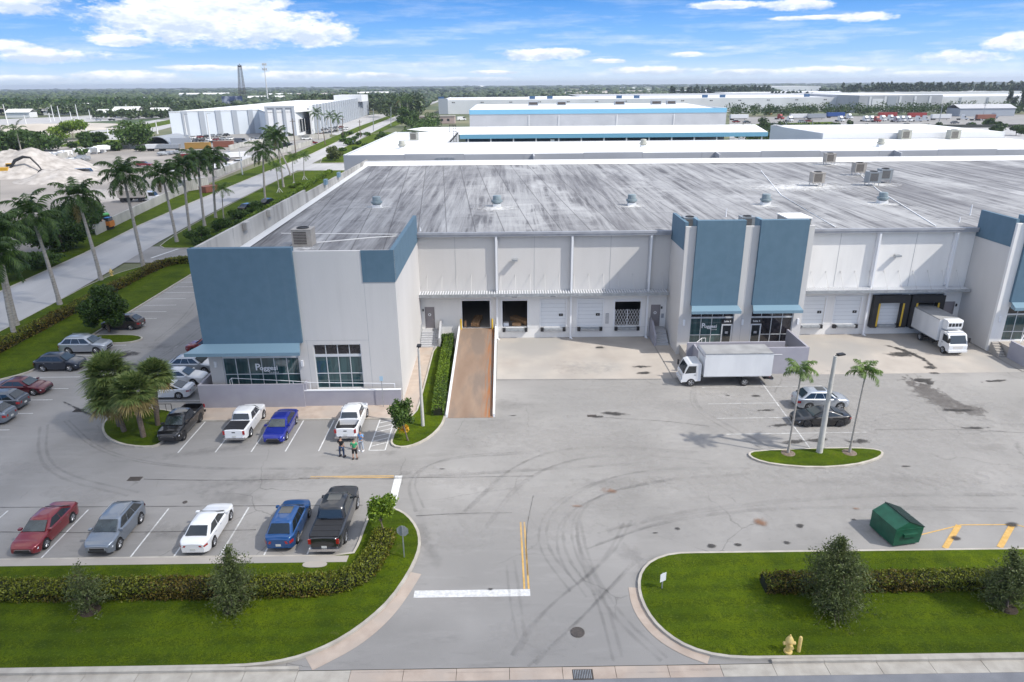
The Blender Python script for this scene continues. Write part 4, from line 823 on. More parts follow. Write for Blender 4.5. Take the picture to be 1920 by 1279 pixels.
# lumber inside
def lumber(loc,rz,l,label,n=4):
    t=thing('lumber_stack',label,'lumber',loc,rz); b=MB()
    for i in range(n):
        for j in range(3): b.box(-.45+i*.23,-.25+i*.23,-l/2+random.uniform(-.1,.1),l/2+random.uniform(-.1,.1),.12+j*.13,.23+j*.13,M_wood)
    b.build('plank',t); b=MB()
    for y in (-l*.4,l*.4): b.box(-.5,.5,y-.06,y+.06,0,.12,M_wood)
    b.build('bearer',t)
lumber((-3.3,75.0,1.25),-.12,3.0,'long timber crate inside the ramp door')
lumber((1.75,75.1,1.25),.75,2.8,'leaning timber boards inside the second open dock')
tag(MB().box(-.5,.5,-.3,.3,0,.35,M_wood).box(-.52,.52,-.32,-.3,.1,.2,M_wood).build('wooden_crate',loc=(1.25,73.9,1.25)),'small brown crate at the edge of the second open dock','crate')
tag(MB().box(-.3,.3,-.25,.25,0,.4,M_trim).box(-.31,.31,-.03,.03,0,.41,M_wood).build('cardboard_box',loc=(.05,73.9,1.25)),'white taped carton at the left of the second open dock','box')
tag(MB().box(-.12,.12,-.2,.2,0,.7,M_wood).box(-.14,.14,-.1,.1,.3,.36,M_black).build('wooden_crate',loc=(-4.55,73.8,1.25)),'tall narrow crate just inside the ramp door on the left','crate')
# ---- rooftop equipment
def vent(x,y,z,label,m=None,s=1.):
    m=m or M_ventb; t=thing('roof_vent',label,'roof vent',(x,y,z),0,'round fans on the warehouse roofs')
    MB().box(-.6*s,.6*s,-.6*s,.6*s,-.1,.45*s,M_roofw).build('curb',t)
    MB().lathe((0,0,0),[(.55*s,.45*s),(.72*s,.62*s),(.85*s,.70*s),(.85*s,.92*s),(.62*s,.95*s),(.62*s,1.5*s),(.58*s,1.62*s),(.1,1.68*s)],m,18).build('fan_cowl',t,35)
    MB().lathe((0,0,0),[(.54*s,.45*s),(.54*s,.6*s)],M_black,18).build('base_band',t)
M_ventb=mat('blue_grey_vent',(.17,.22,.24),(.24,.29,.31),scale=2,rough=.5)
M_ventc=mat('beige_vent',(.36,.36,.31),(.42,.42,.37),scale=2,rough=.5)
for i,(px,py,w_) in enumerate(((707,388,'far left'),(932,386,'second from left, on the stained roof'),(1184,384,'middle one of the five'),(1435,383,'behind the middle tower'),(1654,380,'rightmost, right of the split air units'))):
    p=at(px,py,12.4); vent(p.x,p.y,roofz(p.y),'blue grey mushroom fan on the stained roof, '+w_,None,.85)
for px,py,rx,ry in ((707,386,2.6,1.6),(932,388,3.4,2.8),(1184,384,2.4,1.8),(1435,383,2.6,1.8),(1654,380,2.8,1.8),(1530,350,5,4),(1553,313,5,2.5),(1608,331,5,2.5),(1640,347,5,3),(570,458,2.,1.2),(1480,352,9,5)):
    p=at(px,py,12.5); qr=UVQ(); qr.patch(p.x,p.y,rx,ry,S_white)
    qr.v=[(v[0],v[1],max(12.0+(v[1]-57.2)*.0062,roofz(v[1]) if v[1]>73 else 0)+.03+.002*(px%7)) for v in qr.v]
    me_=qr.build('roof_overspray'); me_.parent=bld; me_.matrix_parent_inverse=Matrix.Translation(-o0); del me_['kind']
M_acm=mat('ac_casing',(.34,.31,.27),(.40,.37,.33),scale=2,rough=.5)
def acunit(x,y,z,s,label,m=None,rz=0,legs=True):
    m=m or M_acm; t=thing('air_conditioner',label,'air conditioner',(x,y,z),rz); h=.35*s if legs else .05
    MB().box(-.6*s,.6*s,-.5*s,.5*s,h,h+1.0*s,m).box(-.62*s,.62*s,-.52*s,.52*s,h+1.0*s,h+1.05*s,m).build('casing',t)
    b=MB()
    for i in range(8): b.box(-.50*s,.30*s,-.515*s,-.5*s,h+.14*s+i*.095*s,h+.165*s+i*.095*s,m)
    b.box(-.50*s,.30*s,-.508*s,-.5*s,h+.12*s,h+.90*s,M_iron); b.build('grille',t)
    MB().lathe((0,0,h+1.05*s),[(.38*s,0),(.38*s,.05*s),(.3*s,.05*s),(.3*s,.01),(.05,.01)],M_black,16).build('fan',t)
    if legs:
        b=MB()
        for a in (-.5*s,.5*s):
            for c in (-.4*s,.4*s): b.box(a-.04,a+.04,c-.04,c+.04,0,h,M_steel)
        b.build('leg',t)
M_acg=mat('ac_casing_grey',(.30,.32,.33),rough=.45,metal=.3)
p=at(571,457,12.2); acunit(p.x,p.y,12.05,1.6,'large beige air conditioner on the roof above the blue corner block',legs=False)
for px,py,lab in ((1553,312,'boxy condenser nearest the white back strip of the roof'),(1608,330,'wide condenser right of the back one on legs'),(1530,348,'tan condenser on legs, leftmost of the roof group'),(1634,347,'tan condenser on legs in front of the grey one'),(1656,342,'small grey condenser beside the tan one on legs')):
    p=at(px,py,12.6); acunit(p.x,p.y,roofz(p.y),1.45,lab,M_acg if 'grey' in lab else None)
for x,y,lab in ((19.0,70.3,'dark topped condenser behind the left side of the middle tower'),(24.9,70.3,'dark topped condenser between the two blue tower panels'),(55.4,70.5,'dark topped condenser behind the right tower parapet')):
    acunit(x,y,12.5,1.15,lab,M_acg)
for px,py in ((1499,432),): pass
def pipe(px,py,h,label):
    p=at(px,py,12.3); tag(MB().lathe((0,0,0),[(.1,0),(.07,.15),(.06,h),(.01,h+.02)],M_trim,10).build('vent_pipe',smooth=40,loc=(p.x,p.y,roofz(p.y))),label,'pipe')
pipe(1361,405,1.0,'thin white vent pipe behind the middle tower'); pipe(1819,402,1.2,'thin white vent pipe left of the right tower'); pipe(1799,414,.5,'short stubby white roof vent near the right tower'); pipe(788,430,.35,'small white roof knob beside the corner block')
# hatch box behind tower 2
tag(MB().box(-1.2,1.2,-1.4,1.4,0,1.9,M_beige).box(-1.3,1.3,-1.5,1.5,1.9,2.0,M_roofw).build('roof_hatch',loc=(29.9,70.6,12.1)),'beige roof hatch box behind the right blue tower panel','roof hatch')
# ------------------------------------------------------------------ vehicles
def ip(tab,x):
    for (a,va),(b,vb) in zip(tab,tab[1:]):
        if a<=x<=b:
            t=(x-a)/(b-a) if b>a else 0; t=t*t*(3-2*t); return va+(vb-va)*t
    return tab[-1][1] if x>tab[-1][0] else tab[0][1]
CAR={
 'sedan':dict(L=4.75,W=1.82,H=1.45,wr=.33,wb=(.93,3.70),z0=.2,deck=[(0,.62),(.12,.70),(.5,.80),(1.35,.93),(3.7,.98),(4.55,.98),(4.75,.86)],cab=(1.25,2.05,3.35,4.25),belt=.93,ch='sedan'),
 'coupe':dict(L=4.6,W=1.83,H=1.38,wr=.34,wb=(.9,3.65),z0=.18,deck=[(0,.58),(.12,.66),(.5,.76),(1.4,.90),(3.6,.97),(4.4,.99),(4.6,.86)],cab=(1.3,2.15,3.0,4.2),belt=.92,ch='sedan'),
 'suv':dict(L=4.6,W=1.86,H=1.66,wr=.36,wb=(.88,3.58),z0=.24,deck=[(0,.74),(.1,.86),(.4,.96),(1.2,1.06),(3.8,1.10),(4.5,1.08),(4.6,.92)],cab=(1.05,1.85,3.65,4.42),belt=1.05,ch='suv'),
 'bigsuv':dict(L=5.1,W=1.98,H=1.78,wr=.39,wb=(.95,3.95),z0=.28,deck=[(0,.82),(.1,.94),(.4,1.04),(1.35,1.13),(4.4,1.16),(5.0,1.14),(5.1,.98)],cab=(1.2,2.0,4.25,4.92),belt=1.12,ch='suv'),
 'pickup':dict(L=5.4,W=1.9,H=1.80,wr=.39,wb=(.95,4.2),z0=.34,deck=[(0,.86),(.1,.98),(.4,1.08),(1.5,1.15),(3.5,1.17),(5.3,1.17),(5.4,1.15)],cab=(1.3,1.95,3.35,3.65),belt=1.13,ch='pickup',bed=(3.78,5.3)),
 'bigpickup':dict(L=6.2,W=2.05,H=2.0,wr=.43,wb=(1.05,4.8),z0=.42,deck=[(0,1.02),(.1,1.14),(.4,1.22),(1.6,1.29),(4.1,1.31),(6.1,1.31),(6.2,1.28)],cab=(1.45,2.15,3.95,4.25),belt=1.27,ch='pickup',bed=(4.38,6.08))}
WH={}
def wheel(r,w,dark,parent,x,y,side):
    k=(r,w,dark)
    if k not in WH:
        b=MB(); prof=[(r*.62,-w/2),(r*.93,-w/2),(r,-w*.32),(r,w*.32),(r*.93,w/2),(r*.62,w/2)]
        b.X=Matrix.Rotation(R(90),4,'X'); b.lathe((0,0,0),prof,M_tyre,24); t=b.mesh('tyre',35)
        b=MB(); b.X=Matrix.Rotation(R(90),4,'X'); rm=M_rimd if dark else M_rim
        b.lathe((0,0,0),[(r*.60,w*.30),(r*.64,w*.505),(r*.58,w*.515),(r*.55,w*.36),(.03,w*.36)],rm,24)
        for i in range(5):
            for da in (-.13,.13):
                a=i*2*math.pi/5+da; ca,sa=math.cos(a),math.sin(a)
                b.tube((.05*ca,.05*sa,w*.46),(r*.58*ca,r*.58*sa,w*.47),.035,.028,rm,5)
        b.lathe((0,0,0),[(.07,w*.36),(.06,w*.52),(.01,w*.53)],rm,10); rmesh=b.mesh('rim',35)
        WH[k]=(t,rmesh)
    o=link('wheel',WH[k][0],parent,(x,y,r)); 
    if side>0: o.rotation_euler=(0,0,math.pi)
    rr=link('rim',WH[k][1],o)
    return o
def car(kind,pt,L_end,head,m,label,cat,dark_rim=False,bed=None,name=None,rack=False,sunroof=False,group='parked cars',roofm=None):
    """pt: ground point of the car centre; head: heading angle of its nose (0 = +X)"""
    c=CAR[kind]; L,Wd,Hh=c['L'],c['W'],c['H']; hw=Wd/2; wr=c['wr']; z0=c['z0']
    t=thing(name or {'sedan':'sedan_car','coupe':'coupe_car','suv':'parked_suv','bigsuv':'parked_suv','pickup':'pickup_truck','bigpickup':'pickup_truck'}[kind],label,cat,(pt[0],pt[1],pt[2] if len(pt)>2 else .012),head,group)
    ca=c['cab']; xs=sorted(set([round(v,3) for v in list(np.linspace(0,L,34))+[w0+wr*1.12*k for w0 in c['wb'] for k in (-1,-.93,-.75,-.5,-.25,0,.25,.5,.75,.93,1)]+[.03,.08,L-.03,L-.08]+([c['bed'][0],c['bed'][0]+.01,c['bed'][1],c['bed'][1]-.01] if 'bed' in c else [])]))
    vs=[]; NP=12
    for x in xs:
        e=min(x,L-x); tap=1-.22*max(0,1-e/.55)**2.2-.03*max(0,1-e/1.3)
        h=hw*tap; dz=ip(c['deck'],x); zz=z0+.10*max(0,1-e/.25)
        za=zz
        for w0 in c['wb']:
            d=abs(x-w0); ra=wr*1.13
            if d<ra: za=max(za,wr+math.sqrt(ra*ra-d*d))
        za=min(za,dz-.1); inb=('bed' in c and c['bed'][0]+.005<=x<=c['bed'][1]-.005 and bed=='open')
        zf=dz-.45 if inb else dz+.0
        mid=max(za+.03,(z0+dz)*.5); sh=dz-.07
        crown=.035 if not inb else 0
        rr=[(0,zz),(h*.66,zz),(h*.70,za),(h*.965,za),(h,max(za+.02,mid)),(h*.985,max(mid+.02,sh)),(h*.93,dz-.012),(h*.89,dz),(h*.87,zf if inb else dz+.004),(h*.5,zf if inb else dz+crown*.7),(h*.0,zf if inb else dz+crown)]
        n=len(rr); full=[(x,y,z) for y,z in rr]+[(x,-y,z) for y,z in rr[1:-1][::-1]]
        vs+=full
    NR=20; b=MB(); fs=[];dk=[]
    body=MB(); und=MB(); ns=len(xs)
    bf=[];df=[]
    for j in range(ns-1):
        for i in range(NR):
            f=(j*NR+i,(j+1)*NR+i,(j+1)*NR+(i+1)%NR,j*NR+(i+1)%NR)
            if i in (0,1,2,NR-1,NR-2,NR-3): df.append(f)
            else: bf.append(f)
    body.v=[(v[0]-L/2,v[1],v[2]) for v in vs]; body.v=[(-v[0],v[1],v[2]) for v in body.v]
    bf=[f[::-1] for f in bf]; df=[f[::-1] for f in df]
    bf.append(tuple(range(NR))[::-1][::-1]); bf.append(tuple(range((ns-1)*NR,ns*NR))[::-1])
    body.f=[list(f) for f in bf+df]; body.ms=[m,M_black]; body.m=[0]*len(bf)+[1]*len(df)
    bo=body.build('body',t,32)
    X=lambda x:L/2-x
    # greenhouse
    A,B,C,D=ca; belt=c['belt']; wl_,wu=hw*.90,hw*.70 if kind not in('pickup','bigpickup') else hw*.76
    zA=ip(c['deck'],A)-.01; zD=ip(c['deck'],D)-.01; zr=Hh
    def ring(f,dxf=0,dxr=0,ins=0.): # f 0 bottom ..1 top
        y=wl_+(wu-wl_)*f
        return y
    P=lambda f,xa,xb,s:(X(xa+(xb-xa)*f))
    gv=[];n=5
    lev=[0,.35,.7,.92,1.0]
    for f in lev:
        z=(belt-.03)+(zr-.05-belt+.03)*f; y=wl_+(wu-wl_)*f**1.15
        if f==1.0: y-=.06; z=zr-.02
        xa=A+(B-A)*f+(.06 if f==1 else 0); xd=D+(C-D)*f-(.06 if f==1 else 0)
        xm=(xa+xd)/2; 
        pts=[(xa-.05,0),(xa-.02,y*.55),(xa+.07,y*.92),(xa+.25,y),(xm,y+.015),(xd-.22,y),(xd-.06,y*.92),(xd+.01,y*.55),(xd+.03,0)]
        gv.append([(X(px),py,z) for px,py in pts]+[(X(px),-py,z) for px,py in pts[1:-1][::-1]])
    xa=B+.3; xd=C-.3; gv.append([(X((xa+xd)/2+(xd-xa)/2*math.cos(a)*-1),hw*.35*math.sin(a),zr+.015) for a in [math.pi*k/8 for k in range(9)]+[-math.pi*(8-k)/8 for k in range(1,8)]])
    k=16; g=MB(); vv=[p for r_ in gv for p in r_]; ff=[(j*k+i,(j+1)*k+i,(j+1)*k+(i+1)%k,j*k+(i+1)%k) for j in range(len(gv)-1) for i in range(k)]+[list(range((len(gv)-1)*k,len(gv)*k))]
    g.add(vv,ff,roofm or m); g.build('cabin',t,38)
    # glass: panels offset from the cabin surface
    def pan(pts,name,mm,off=.012):
        q=MB(); P4=[Vector(p) for p in pts]; nn=(P4[1]-P4[0]).cross(P4[3]-P4[0]).normalized()
        cc=sum(P4,Vector())/4; 
        if nn.dot(cc-Vector((0,0,.9)))<0: nn=-nn; P4=P4[::-1]
        q.add([p+nn*off for p in P4]+[p-nn*.01 for p in P4],[(0,1,2,3),(4,7,6,5),(0,4,5,1),(1,5,6,2),(2,6,7,3),(3,7,4,0)],mm); return q.build(name,t)
    def lp(f,x,y): return (X(x),y,(belt-.03)+(zr-.02-belt)*f)
    fa,fb=.12,.90
    def ya(f): return wl_+(wu-wl_)*f**1.15
    zf=lambda f:(belt-.03)+(zr-.05-belt+.03)*f
    def fx(f,xa,xb): return X(xa+(xb-xa)*f)
    pan([(fx(fa,A,B)+.05,-ya(fa)*.86,zf(fa)),(fx(fa,A,B)+.05,ya(fa)*.86,zf(fa)),(fx(fb,A,B)+.03,ya(fb)*.86,zf(fb)),(fx(fb,A,B)+.03,-ya(fb)*.86,zf(fb))],'windshield',M_wind,.03)
    pan([(fx(fa+.12,D,C)-.03,-ya(fa)*.82,zf(fa+.12)),(fx(fa+.12,D,C)-.03,ya(fa)*.82,zf(fa+.12)),(fx(fb,D,C)-.02,ya(fb)*.82,zf(fb)),(fx(fb,D,C)-.02,-ya(fb)*.82,zf(fb))],'rear_window',M_glass,.03)
    nseg=2 if c['ch']!='suv' else 3
    for s in (-1,1):
        lo_a=A+(B-A)*fa+.22; lo_d=D+(C-D)*fa-.2; hi_a=A+(B-A)*fb+.22; hi_d=D+(C-D)*fb-.2
        for q in range(nseg):
            u0=q/nseg+.012; u1=(q+1)/nseg-.012
            pan([(X(lo_a+(lo_d-lo_a)*u0),s*(ya(fa)+.008),zf(fa)),(X(lo_a+(lo_d-lo_a)*u1),s*(ya(fa)+.008),zf(fa)),(X(hi_a+(hi_d-hi_a)*u1),s*(ya(fb)+.01),zf(fb)),(X(hi_a+(hi_d-hi_a)*u0),s*(ya(fb)+.01),zf(fb))],'side_window',M_glass,.012)
    # details
    zd=c['deck'][0][1]; zt=ip(c['deck'],L)
    for s in (-1,1):
        q=MB(); q.add([(L/2-.30,s*hw*.93,zd-.02),(L/2-.05,s*hw*.70,zd-.02),(L/2+.0,s*hw*.50,zd-.04),(L/2+.005,s*hw*.52,zd-.16),(L/2-.03,s*hw*.74,zd-.16),(L/2-.26,s*hw*.955,zd-.13),
            (L/2-.3,s*hw*.8,zd+.04),(L/2-.1,s*hw*.6,zd+.03),(L/2-.08,s*hw*.46,zd+.01)],[(0,1,4,5),(1,2,3,4),(0,6,7,1),(1,7,8,2)],M_hl); q.build('headlight',t)
        q=MB(); th=.16 if kind in('sedan','coupe') else .24
        if 'pickup' in kind: q.box(-L/2-.012,-L/2+.06,min(s*hw*.74,s*hw*.92),max(s*hw*.74,s*hw*.92),zt-.36,zt-.04,M_tl)
        else:
            q.add([(-L/2-.01,s*hw*.42,zt-.08),(-L/2+.015,s*hw*.79,zt-.06),(-L/2+.22,s*hw*.955,zt+.0),(-L/2+.22,s*hw*.965,zt+.02-th),(-L/2+.01,s*hw*.80,zt-.02-th),(-L/2-.012,s*hw*.5,zt-.03-th)],[(0,1,4,5),(1,2,3,4)],M_tl)
        q.build('taillight',t)
        q=MB(); q.box(X(A+.35),X(A+.15),min(s*(hw*.93),s*(hw+.14)),max(s*(hw*.93),s*(hw+.14)),belt+.02,belt+.14,m if not dark_rim else M_black)
        q.build('side_mirror',t)
        q=MB()
        for u in ((.40,.66) if kind not in ('coupe',) else (.5,)): x=A+(D-A)*u+.15; q.box(X(x),X(x)+.16,min(s*hw*.98,s*hw*1.005),max(s*hw*.98,s*hw*1.005),belt-.14,belt-.11,M_chrome)
        q.build('door_handle',t)
    q=MB(); q.box(L/2-.05,L/2+.008,-hw*.48,hw*.48,zd-.24,zd-.06,M_black); q.box(L/2-.02,L/2+.014,-hw*.5,hw*.5,zd-.075,zd-.05,M_chrome); q.box(L/2-.1,L/2+.004,-hw*.6,hw*.6,z0+.1,z0+.24,M_black); q.build('grille',t)
    q=MB(); q.box(-L/2-.016,-L/2+.0,-.16,.16,zt-.44 if kind not in('pickup','bigpickup') else z0+.22,zt-.29 if kind not in('pickup','bigpickup') else z0+.36,M_plate); q.build('number_plate',t)
    if 'pickup' in kind:
        q=MB(); q.box(-L/2-.1,-L/2+.05,-hw*.9,hw*.9,z0+.02,z0+.2,M_black if dark_rim else M_chrome); q.build('bumper',t)
        q=MB(); q.box(-L/2-.006,-L/2,-hw*.7,hw*.7,z0+.3,zt-.06,m); q.box(-L/2-.018,-L/2-.004,-.13,.13,zt-.2,zt-.12,M_black); q.build('tailgate',t)
        if bed=='cover':
            q=MB(); b0,b1=c['bed']
            for i in range(3): q.box(X(b1)+.03+(b1-b0)*i/3,X(b1)+.0+(b1-b0)*(i+1)/3,-hw*.84,hw*.84,c['deck'][-3][1],c['deck'][-3][1]+.065,M_black)
            q.build('bed_cover',t)
        elif bed=='open':
            q=MB(); b0,b1=c['bed']; zz=c['deck'][-2][1]-.45
            q.box(X(b1)+.03,X(b0)-.03,-hw*.80,hw*.80,zz+.005,zz+.012,M_black)
            for i in range(9): y=-hw*.75+i*hw*1.5/8; q.box(X(b1)+.04,X(b0)-.04,y-.02,y+.02,zz+.012,zz+.03,M_black)
            for s in (-1,1): q.box(X(b1)+.03,X(b0)-.03,min(s*hw*.82,s*hw*.86),max(s*hw*.82,s*hw*.86),zz,zz+.44,M_black)
            q.build('bed_liner',t)
    if rack:
        q=MB()
        for s in (-1,1): q.tube((X(B+.25),s*hw*.63,zr+.05),(X(C-.15),s*hw*.63,zr+.05),.022,.022,M_steel,6)
        q.build('roof_rail',t)
    if sunroof: 
        q=MB(); q.box(X(B+1.0),X(B+.25),-hw*.42,hw*.42,zr+.012,zr+.028,M_glass); q.build('sunroof',t)
    for w0 in c['wb']:
        for s in (-1,1): wheel(wr,.24,dark_rim,t,X(w0),s*(hw-.11),s)
    return t
C_red=paint('dark_red',(.20,.012,.018)); C_mar=paint('maroon',(.10,.006,.014)); C_grey=paint('silver_blue_grey',(.21,.24,.28),.6); C_white=paint('white',(.72,.73,.74),0.); C_blue=paint('blue',(.015,.085,.26),.5)
C_royal=paint('royal_blue',(.008,.02,.28),.4); C_char=paint('charcoal',(.012,.013,.016),.15,.3); C_navy=paint('navy',(.010,.018,.035),.3); C_silver=paint('silver',(.42,.45,.49),.6); C_brown=paint('dark_brown_grey',(.055,.045,.045),.5); C_black=paint('black',(.006,.006,.008),.1); C_gun=paint('gunmetal',(.11,.125,.15),.6)
D=R(90)
def endcar(kind,px,py,nose,m,label,cat,**k):   # near end of a car parked along the depth axis
    p=at(px,py); L=CAR[kind]['L']; a=k.pop('tilt',0.)
    return car(kind,(p.x,p.y+L/2),None,(-D if nose else D)+a,m,label,cat,**k)
endcar('sedan',45,1046,True,C_red,'dark red sedan facing the lawn, leftmost in the front row','sedan')
endcar('suv',185,1046,True,C_grey,'blue grey crossover facing the lawn between the red and white sedans','crossover',rack=True)
endcar('sedan',364,1044,False,C_white,'white sedan with its tail to the lawn beside an airy shrub','sedan')
endcar('suv',524,1037,False,C_blue,'bright blue hatchback crossover left of the big black pickup','crossover',sunroof=True)
endcar('bigpickup',610,1044,False,C_char,'big black pickup with covered bed at the hedge corner','pickup truck',bed='cover',dark_rim=False,sunroof=True)
endcar('pickup',316,836,True,C_black,'black pickup with open bed nosing out beside the fan palms','pickup truck',bed='open',dark_rim=True)
endcar('pickup',441,832,False,C_white,'white pickup with black bed cover beside the royal blue sedan','pickup truck',bed='cover')
endcar('sedan',512,835,True,C_royal,'royal blue sedan next to the white pickup with a bed cover','sedan')
endcar('pickup',649,829,False,C_white,'white pickup with open empty bed beside the three standing men','pickup truck',bed='open')
def xcar(kind,x,y,right,m,label,cat,**k): return car(kind,(x,y),None,0. if right else math.pi,m,label,cat,**k)
xcar('suv',-45.6,78.2,False,C_brown,'dark brown crossover half hidden behind the round leafy tree','crossover')
xcar('bigsuv',-45.75,70.6,True,C_silver,'large silver SUV beside the small tree island','SUV',rack=True)
xcar('suv',-45.6,65.7,True,C_navy,'dark navy SUV parked in front of the large silver one','SUV')
xcar('sedan',-45.6,59.9,True,C_mar,'maroon sedan on the left edge with faded stall lines each side','sedan')
xcar('suv',-45.55,56.6,False,C_gun,'grey SUV cut by the left edge behind the maroon sedan','SUV',dark_rim=True)
xcar('suv',-44.95,53.9,False,C_grey,'nearest grey hatchback cut by the left picture edge','hatchback')
xcar('suv',-32.2,70.2,False,C_red,'red crossover peeping out beside the blue awning','crossover')
xcar('coupe',-31.0,73.2,True,C_white,'white car roof just visible behind the red crossover','car')
xcar('suv',-31.6,64.7,True,C_silver,'silver crossover beside the low wall of the corner block','crossover',sunroof=True)
xcar('sedan',-31.6,61.9,True,C_white,'white sedan between the silver crossover and the white coupe','sedan')
xcar('coupe',-31.5,58.8,False,C_white,'white coupe nearest the fan palms with tail to the wall','coupe')
xcar('suv',27.75,54.9,True,C_silver,'silver crossover beside the black coupe near the light pole','crossover',sunroof=True)
xcar('coupe',26.4,51.75,False,C_black,'black coupe parked behind the tall light pole','coupe',dark_rim=True)
# ---- box trucks
def boxtruck(pt,head,label,L=8.6,reefer=False,boxw=2.4,lift=True):
    t=thing('box_truck',label,'box truck',(pt[0],pt[1],.012),head)
    m=C_truck; M_box=M_boxw; f=L/2; hb=boxw/2; cb=f-1.75   # cab from cb..f
    b=MB(); prof=[(cb,.55),(f-.05,.45),(f,.55),(f+.0,1.15),(f-.10,1.30),(f-.45,2.15),(f-.7,2.28),(cb+.05,2.30),(cb,2.2)]
    b.extr(prof,-.98,.98,m); b.build('cab',t,20)
    b=MB(); b.add([(f-.085,-.85,1.32),(f-.085,.85,1.32),(f-.435,.82,2.12),(f-.435,-.82,2.12),(f-.13,-.85,1.30),(f-.13,.85,1.30),(f-.47,.82,2.1),(f-.47,-.82,2.1)],[(0,1,2,3),(4,7,6,5),(0,4,5,1),(1,5,6,2),(2,6,7,3),(3,7,4,0)],M_glass); b.build('windshield',t)
    for s in (-1,1):
        b=MB(); y=s*.985; b.add([(f-.22,y,1.32),(f-.55,y,2.08),(f-1.25,y,2.08),(f-1.25,y,1.38)],[(0,1,2,3) if s<0 else (3,2,1,0)],M_glass); b.build('side_window',t)
        b=MB(); b.box(f-1.32,f-1.30,min(y,y+s*.01),max(y,y+s*.01),.75,2.1,M_fascia); b.box(f-1.28,f-1.1,min(y,y+s*.02),max(y,y+s*.02),1.15,1.2,M_black); b.build('door_seam',t)
        b=MB(); b.box(f-.12,f+.02,min(s*1.0,s*1.15),max(s*1.0,s*1.15),1.45,1.95,M_black); b.tube((f-.2,s*.95,1.9),(f-.05,s*1.1,1.9),.02,.02,M_black,5); b.build('side_mirror',t)
        b=MB(); b.box(f-.06,f+.012,min(s*.62,s*.92),max(s*.62,s*.92),.72,1.0,M_hl); b.build('headlight',t)
        b=MB(); b.box(-f+.0,-f+.06,min(s*.9,s*1.05),max(s*.9,s*1.05),.75,.9,M_tl); b.build('taillight',t)
        for x in (f-.85,-f+2.35):
            w=wheel(.40,.26,False,t,x,s*(.90 if x>0 else .92),s)
    b=MB(); b.box(f-.04,f+.014,-.5,.5,.78,1.08,M_greywall); b.box(f-.02,f+.1,-1.0,1.0,.42,.66,m); b.box(f-.25,f-.2,-.6,.6,2.27,2.33,M_yel) if False else None; b.build('bumper',t)
    b=MB(); b.box(-f,cb-.2,-hb,hb,1.05,3.35,M_box)
    for z in (1.05,3.31): 
        for s in (-1,1): b.box(-f-.01,cb-.19,min(s*hb,s*(hb+.02)),max(s*hb,s*(hb+.02)),z,z+.06,M_steel)
    for s in (-1,1):
        for i in range(10): x=-f+.3+i*(cb-.5+f)/10; b.box(x,x+.02,min(s*hb,s*(hb+.004)),max(s*hb,s*(hb+.004)),1.12,3.3,M_box)
    b.build('cargo_box',t)
    b=MB(); b.box(-f+.03,cb-.23,-hb+.03,hb-.03,3.36,3.385,M_boxroof); b.build('box_roof',t)
    b=MB(); b.box(-f+.1,cb+.6,-.42,-.3,.72,1.04,M_black); b.box(-f+.1,cb+.6,.3,.42,.72,1.04,M_black); b.box(-f+.2,cb+.5,-.3,.3,.8,.85,M_black); b.tube((-f+2.35,-1,.4),(-f+2.35,1,.4),.08,.08,M_black)
    b.box(-f-.3,-f+.6,-hb+.1,hb-.1,.72,.86,M_black); b.build('chassis',t); MB().box(0,.9,-.95,-.45,.55,.95,M_black).build('fuel_tank',t)
    if lift: b=MB(); b.box(-f-.35,-f-.02,-hb+.15,hb-.15,.6,.75,M_steel); b.box(-f-.06,-f-.01,-hb+.1,hb-.1,1.15,3.2,M_box); b.build('lift_gate',t)
    if reefer:
        b=MB(); b.box(cb-.18,cb+.5,-.85,.85,2.5,3.5,M_box); b.extr([(cb+.5,2.55),(cb+.62,2.7),(cb+.62,3.35),(cb+.5,3.48)],-.8,.8,M_box); u=b.build('cooling_unit',t)
        b=MB(); 
        for i in range(4): b.box(cb+.621,cb+.635,-.7+i*.36,-.42+i*.36,2.85,3.2,M_black)
        b.build('cooling_grille',u)
        b=MB(); b.box(cb+.7,cb+1.0,-.8,.8,2.3,2.42,M_box); b.build('roof_deflector',t)
    else:
        b=MB(); b.extr([(cb-.2,3.1),(cb-.02,3.1),(cb-.02,3.3),(cb-.2,3.42)],-hb,hb,M_fascia); b.build('box_nose_cap',t)
    return t
C_truck=paint('truck_white',(.70,.71,.72),0.,.4); M_boxw=mat('truck_box_white',(.62,.63,.645),(.70,.71,.72),scale=.7,stretch=(1,1,.3),rough=.45); M_boxroof=mat('truck_box_roof',(.24,.24,.24),(.34,.34,.34),scale=.6,rough=.6)
boxtruck((20.75,60.35),math.pi,'white box truck parked sideways before the grey landing wall',L=8.3)
boxtruck((46.95,69.85),-D+.03,'white refrigerated box truck backed into the padded dock',L=7.2,reefer=True,lift=False,boxw=2.35)
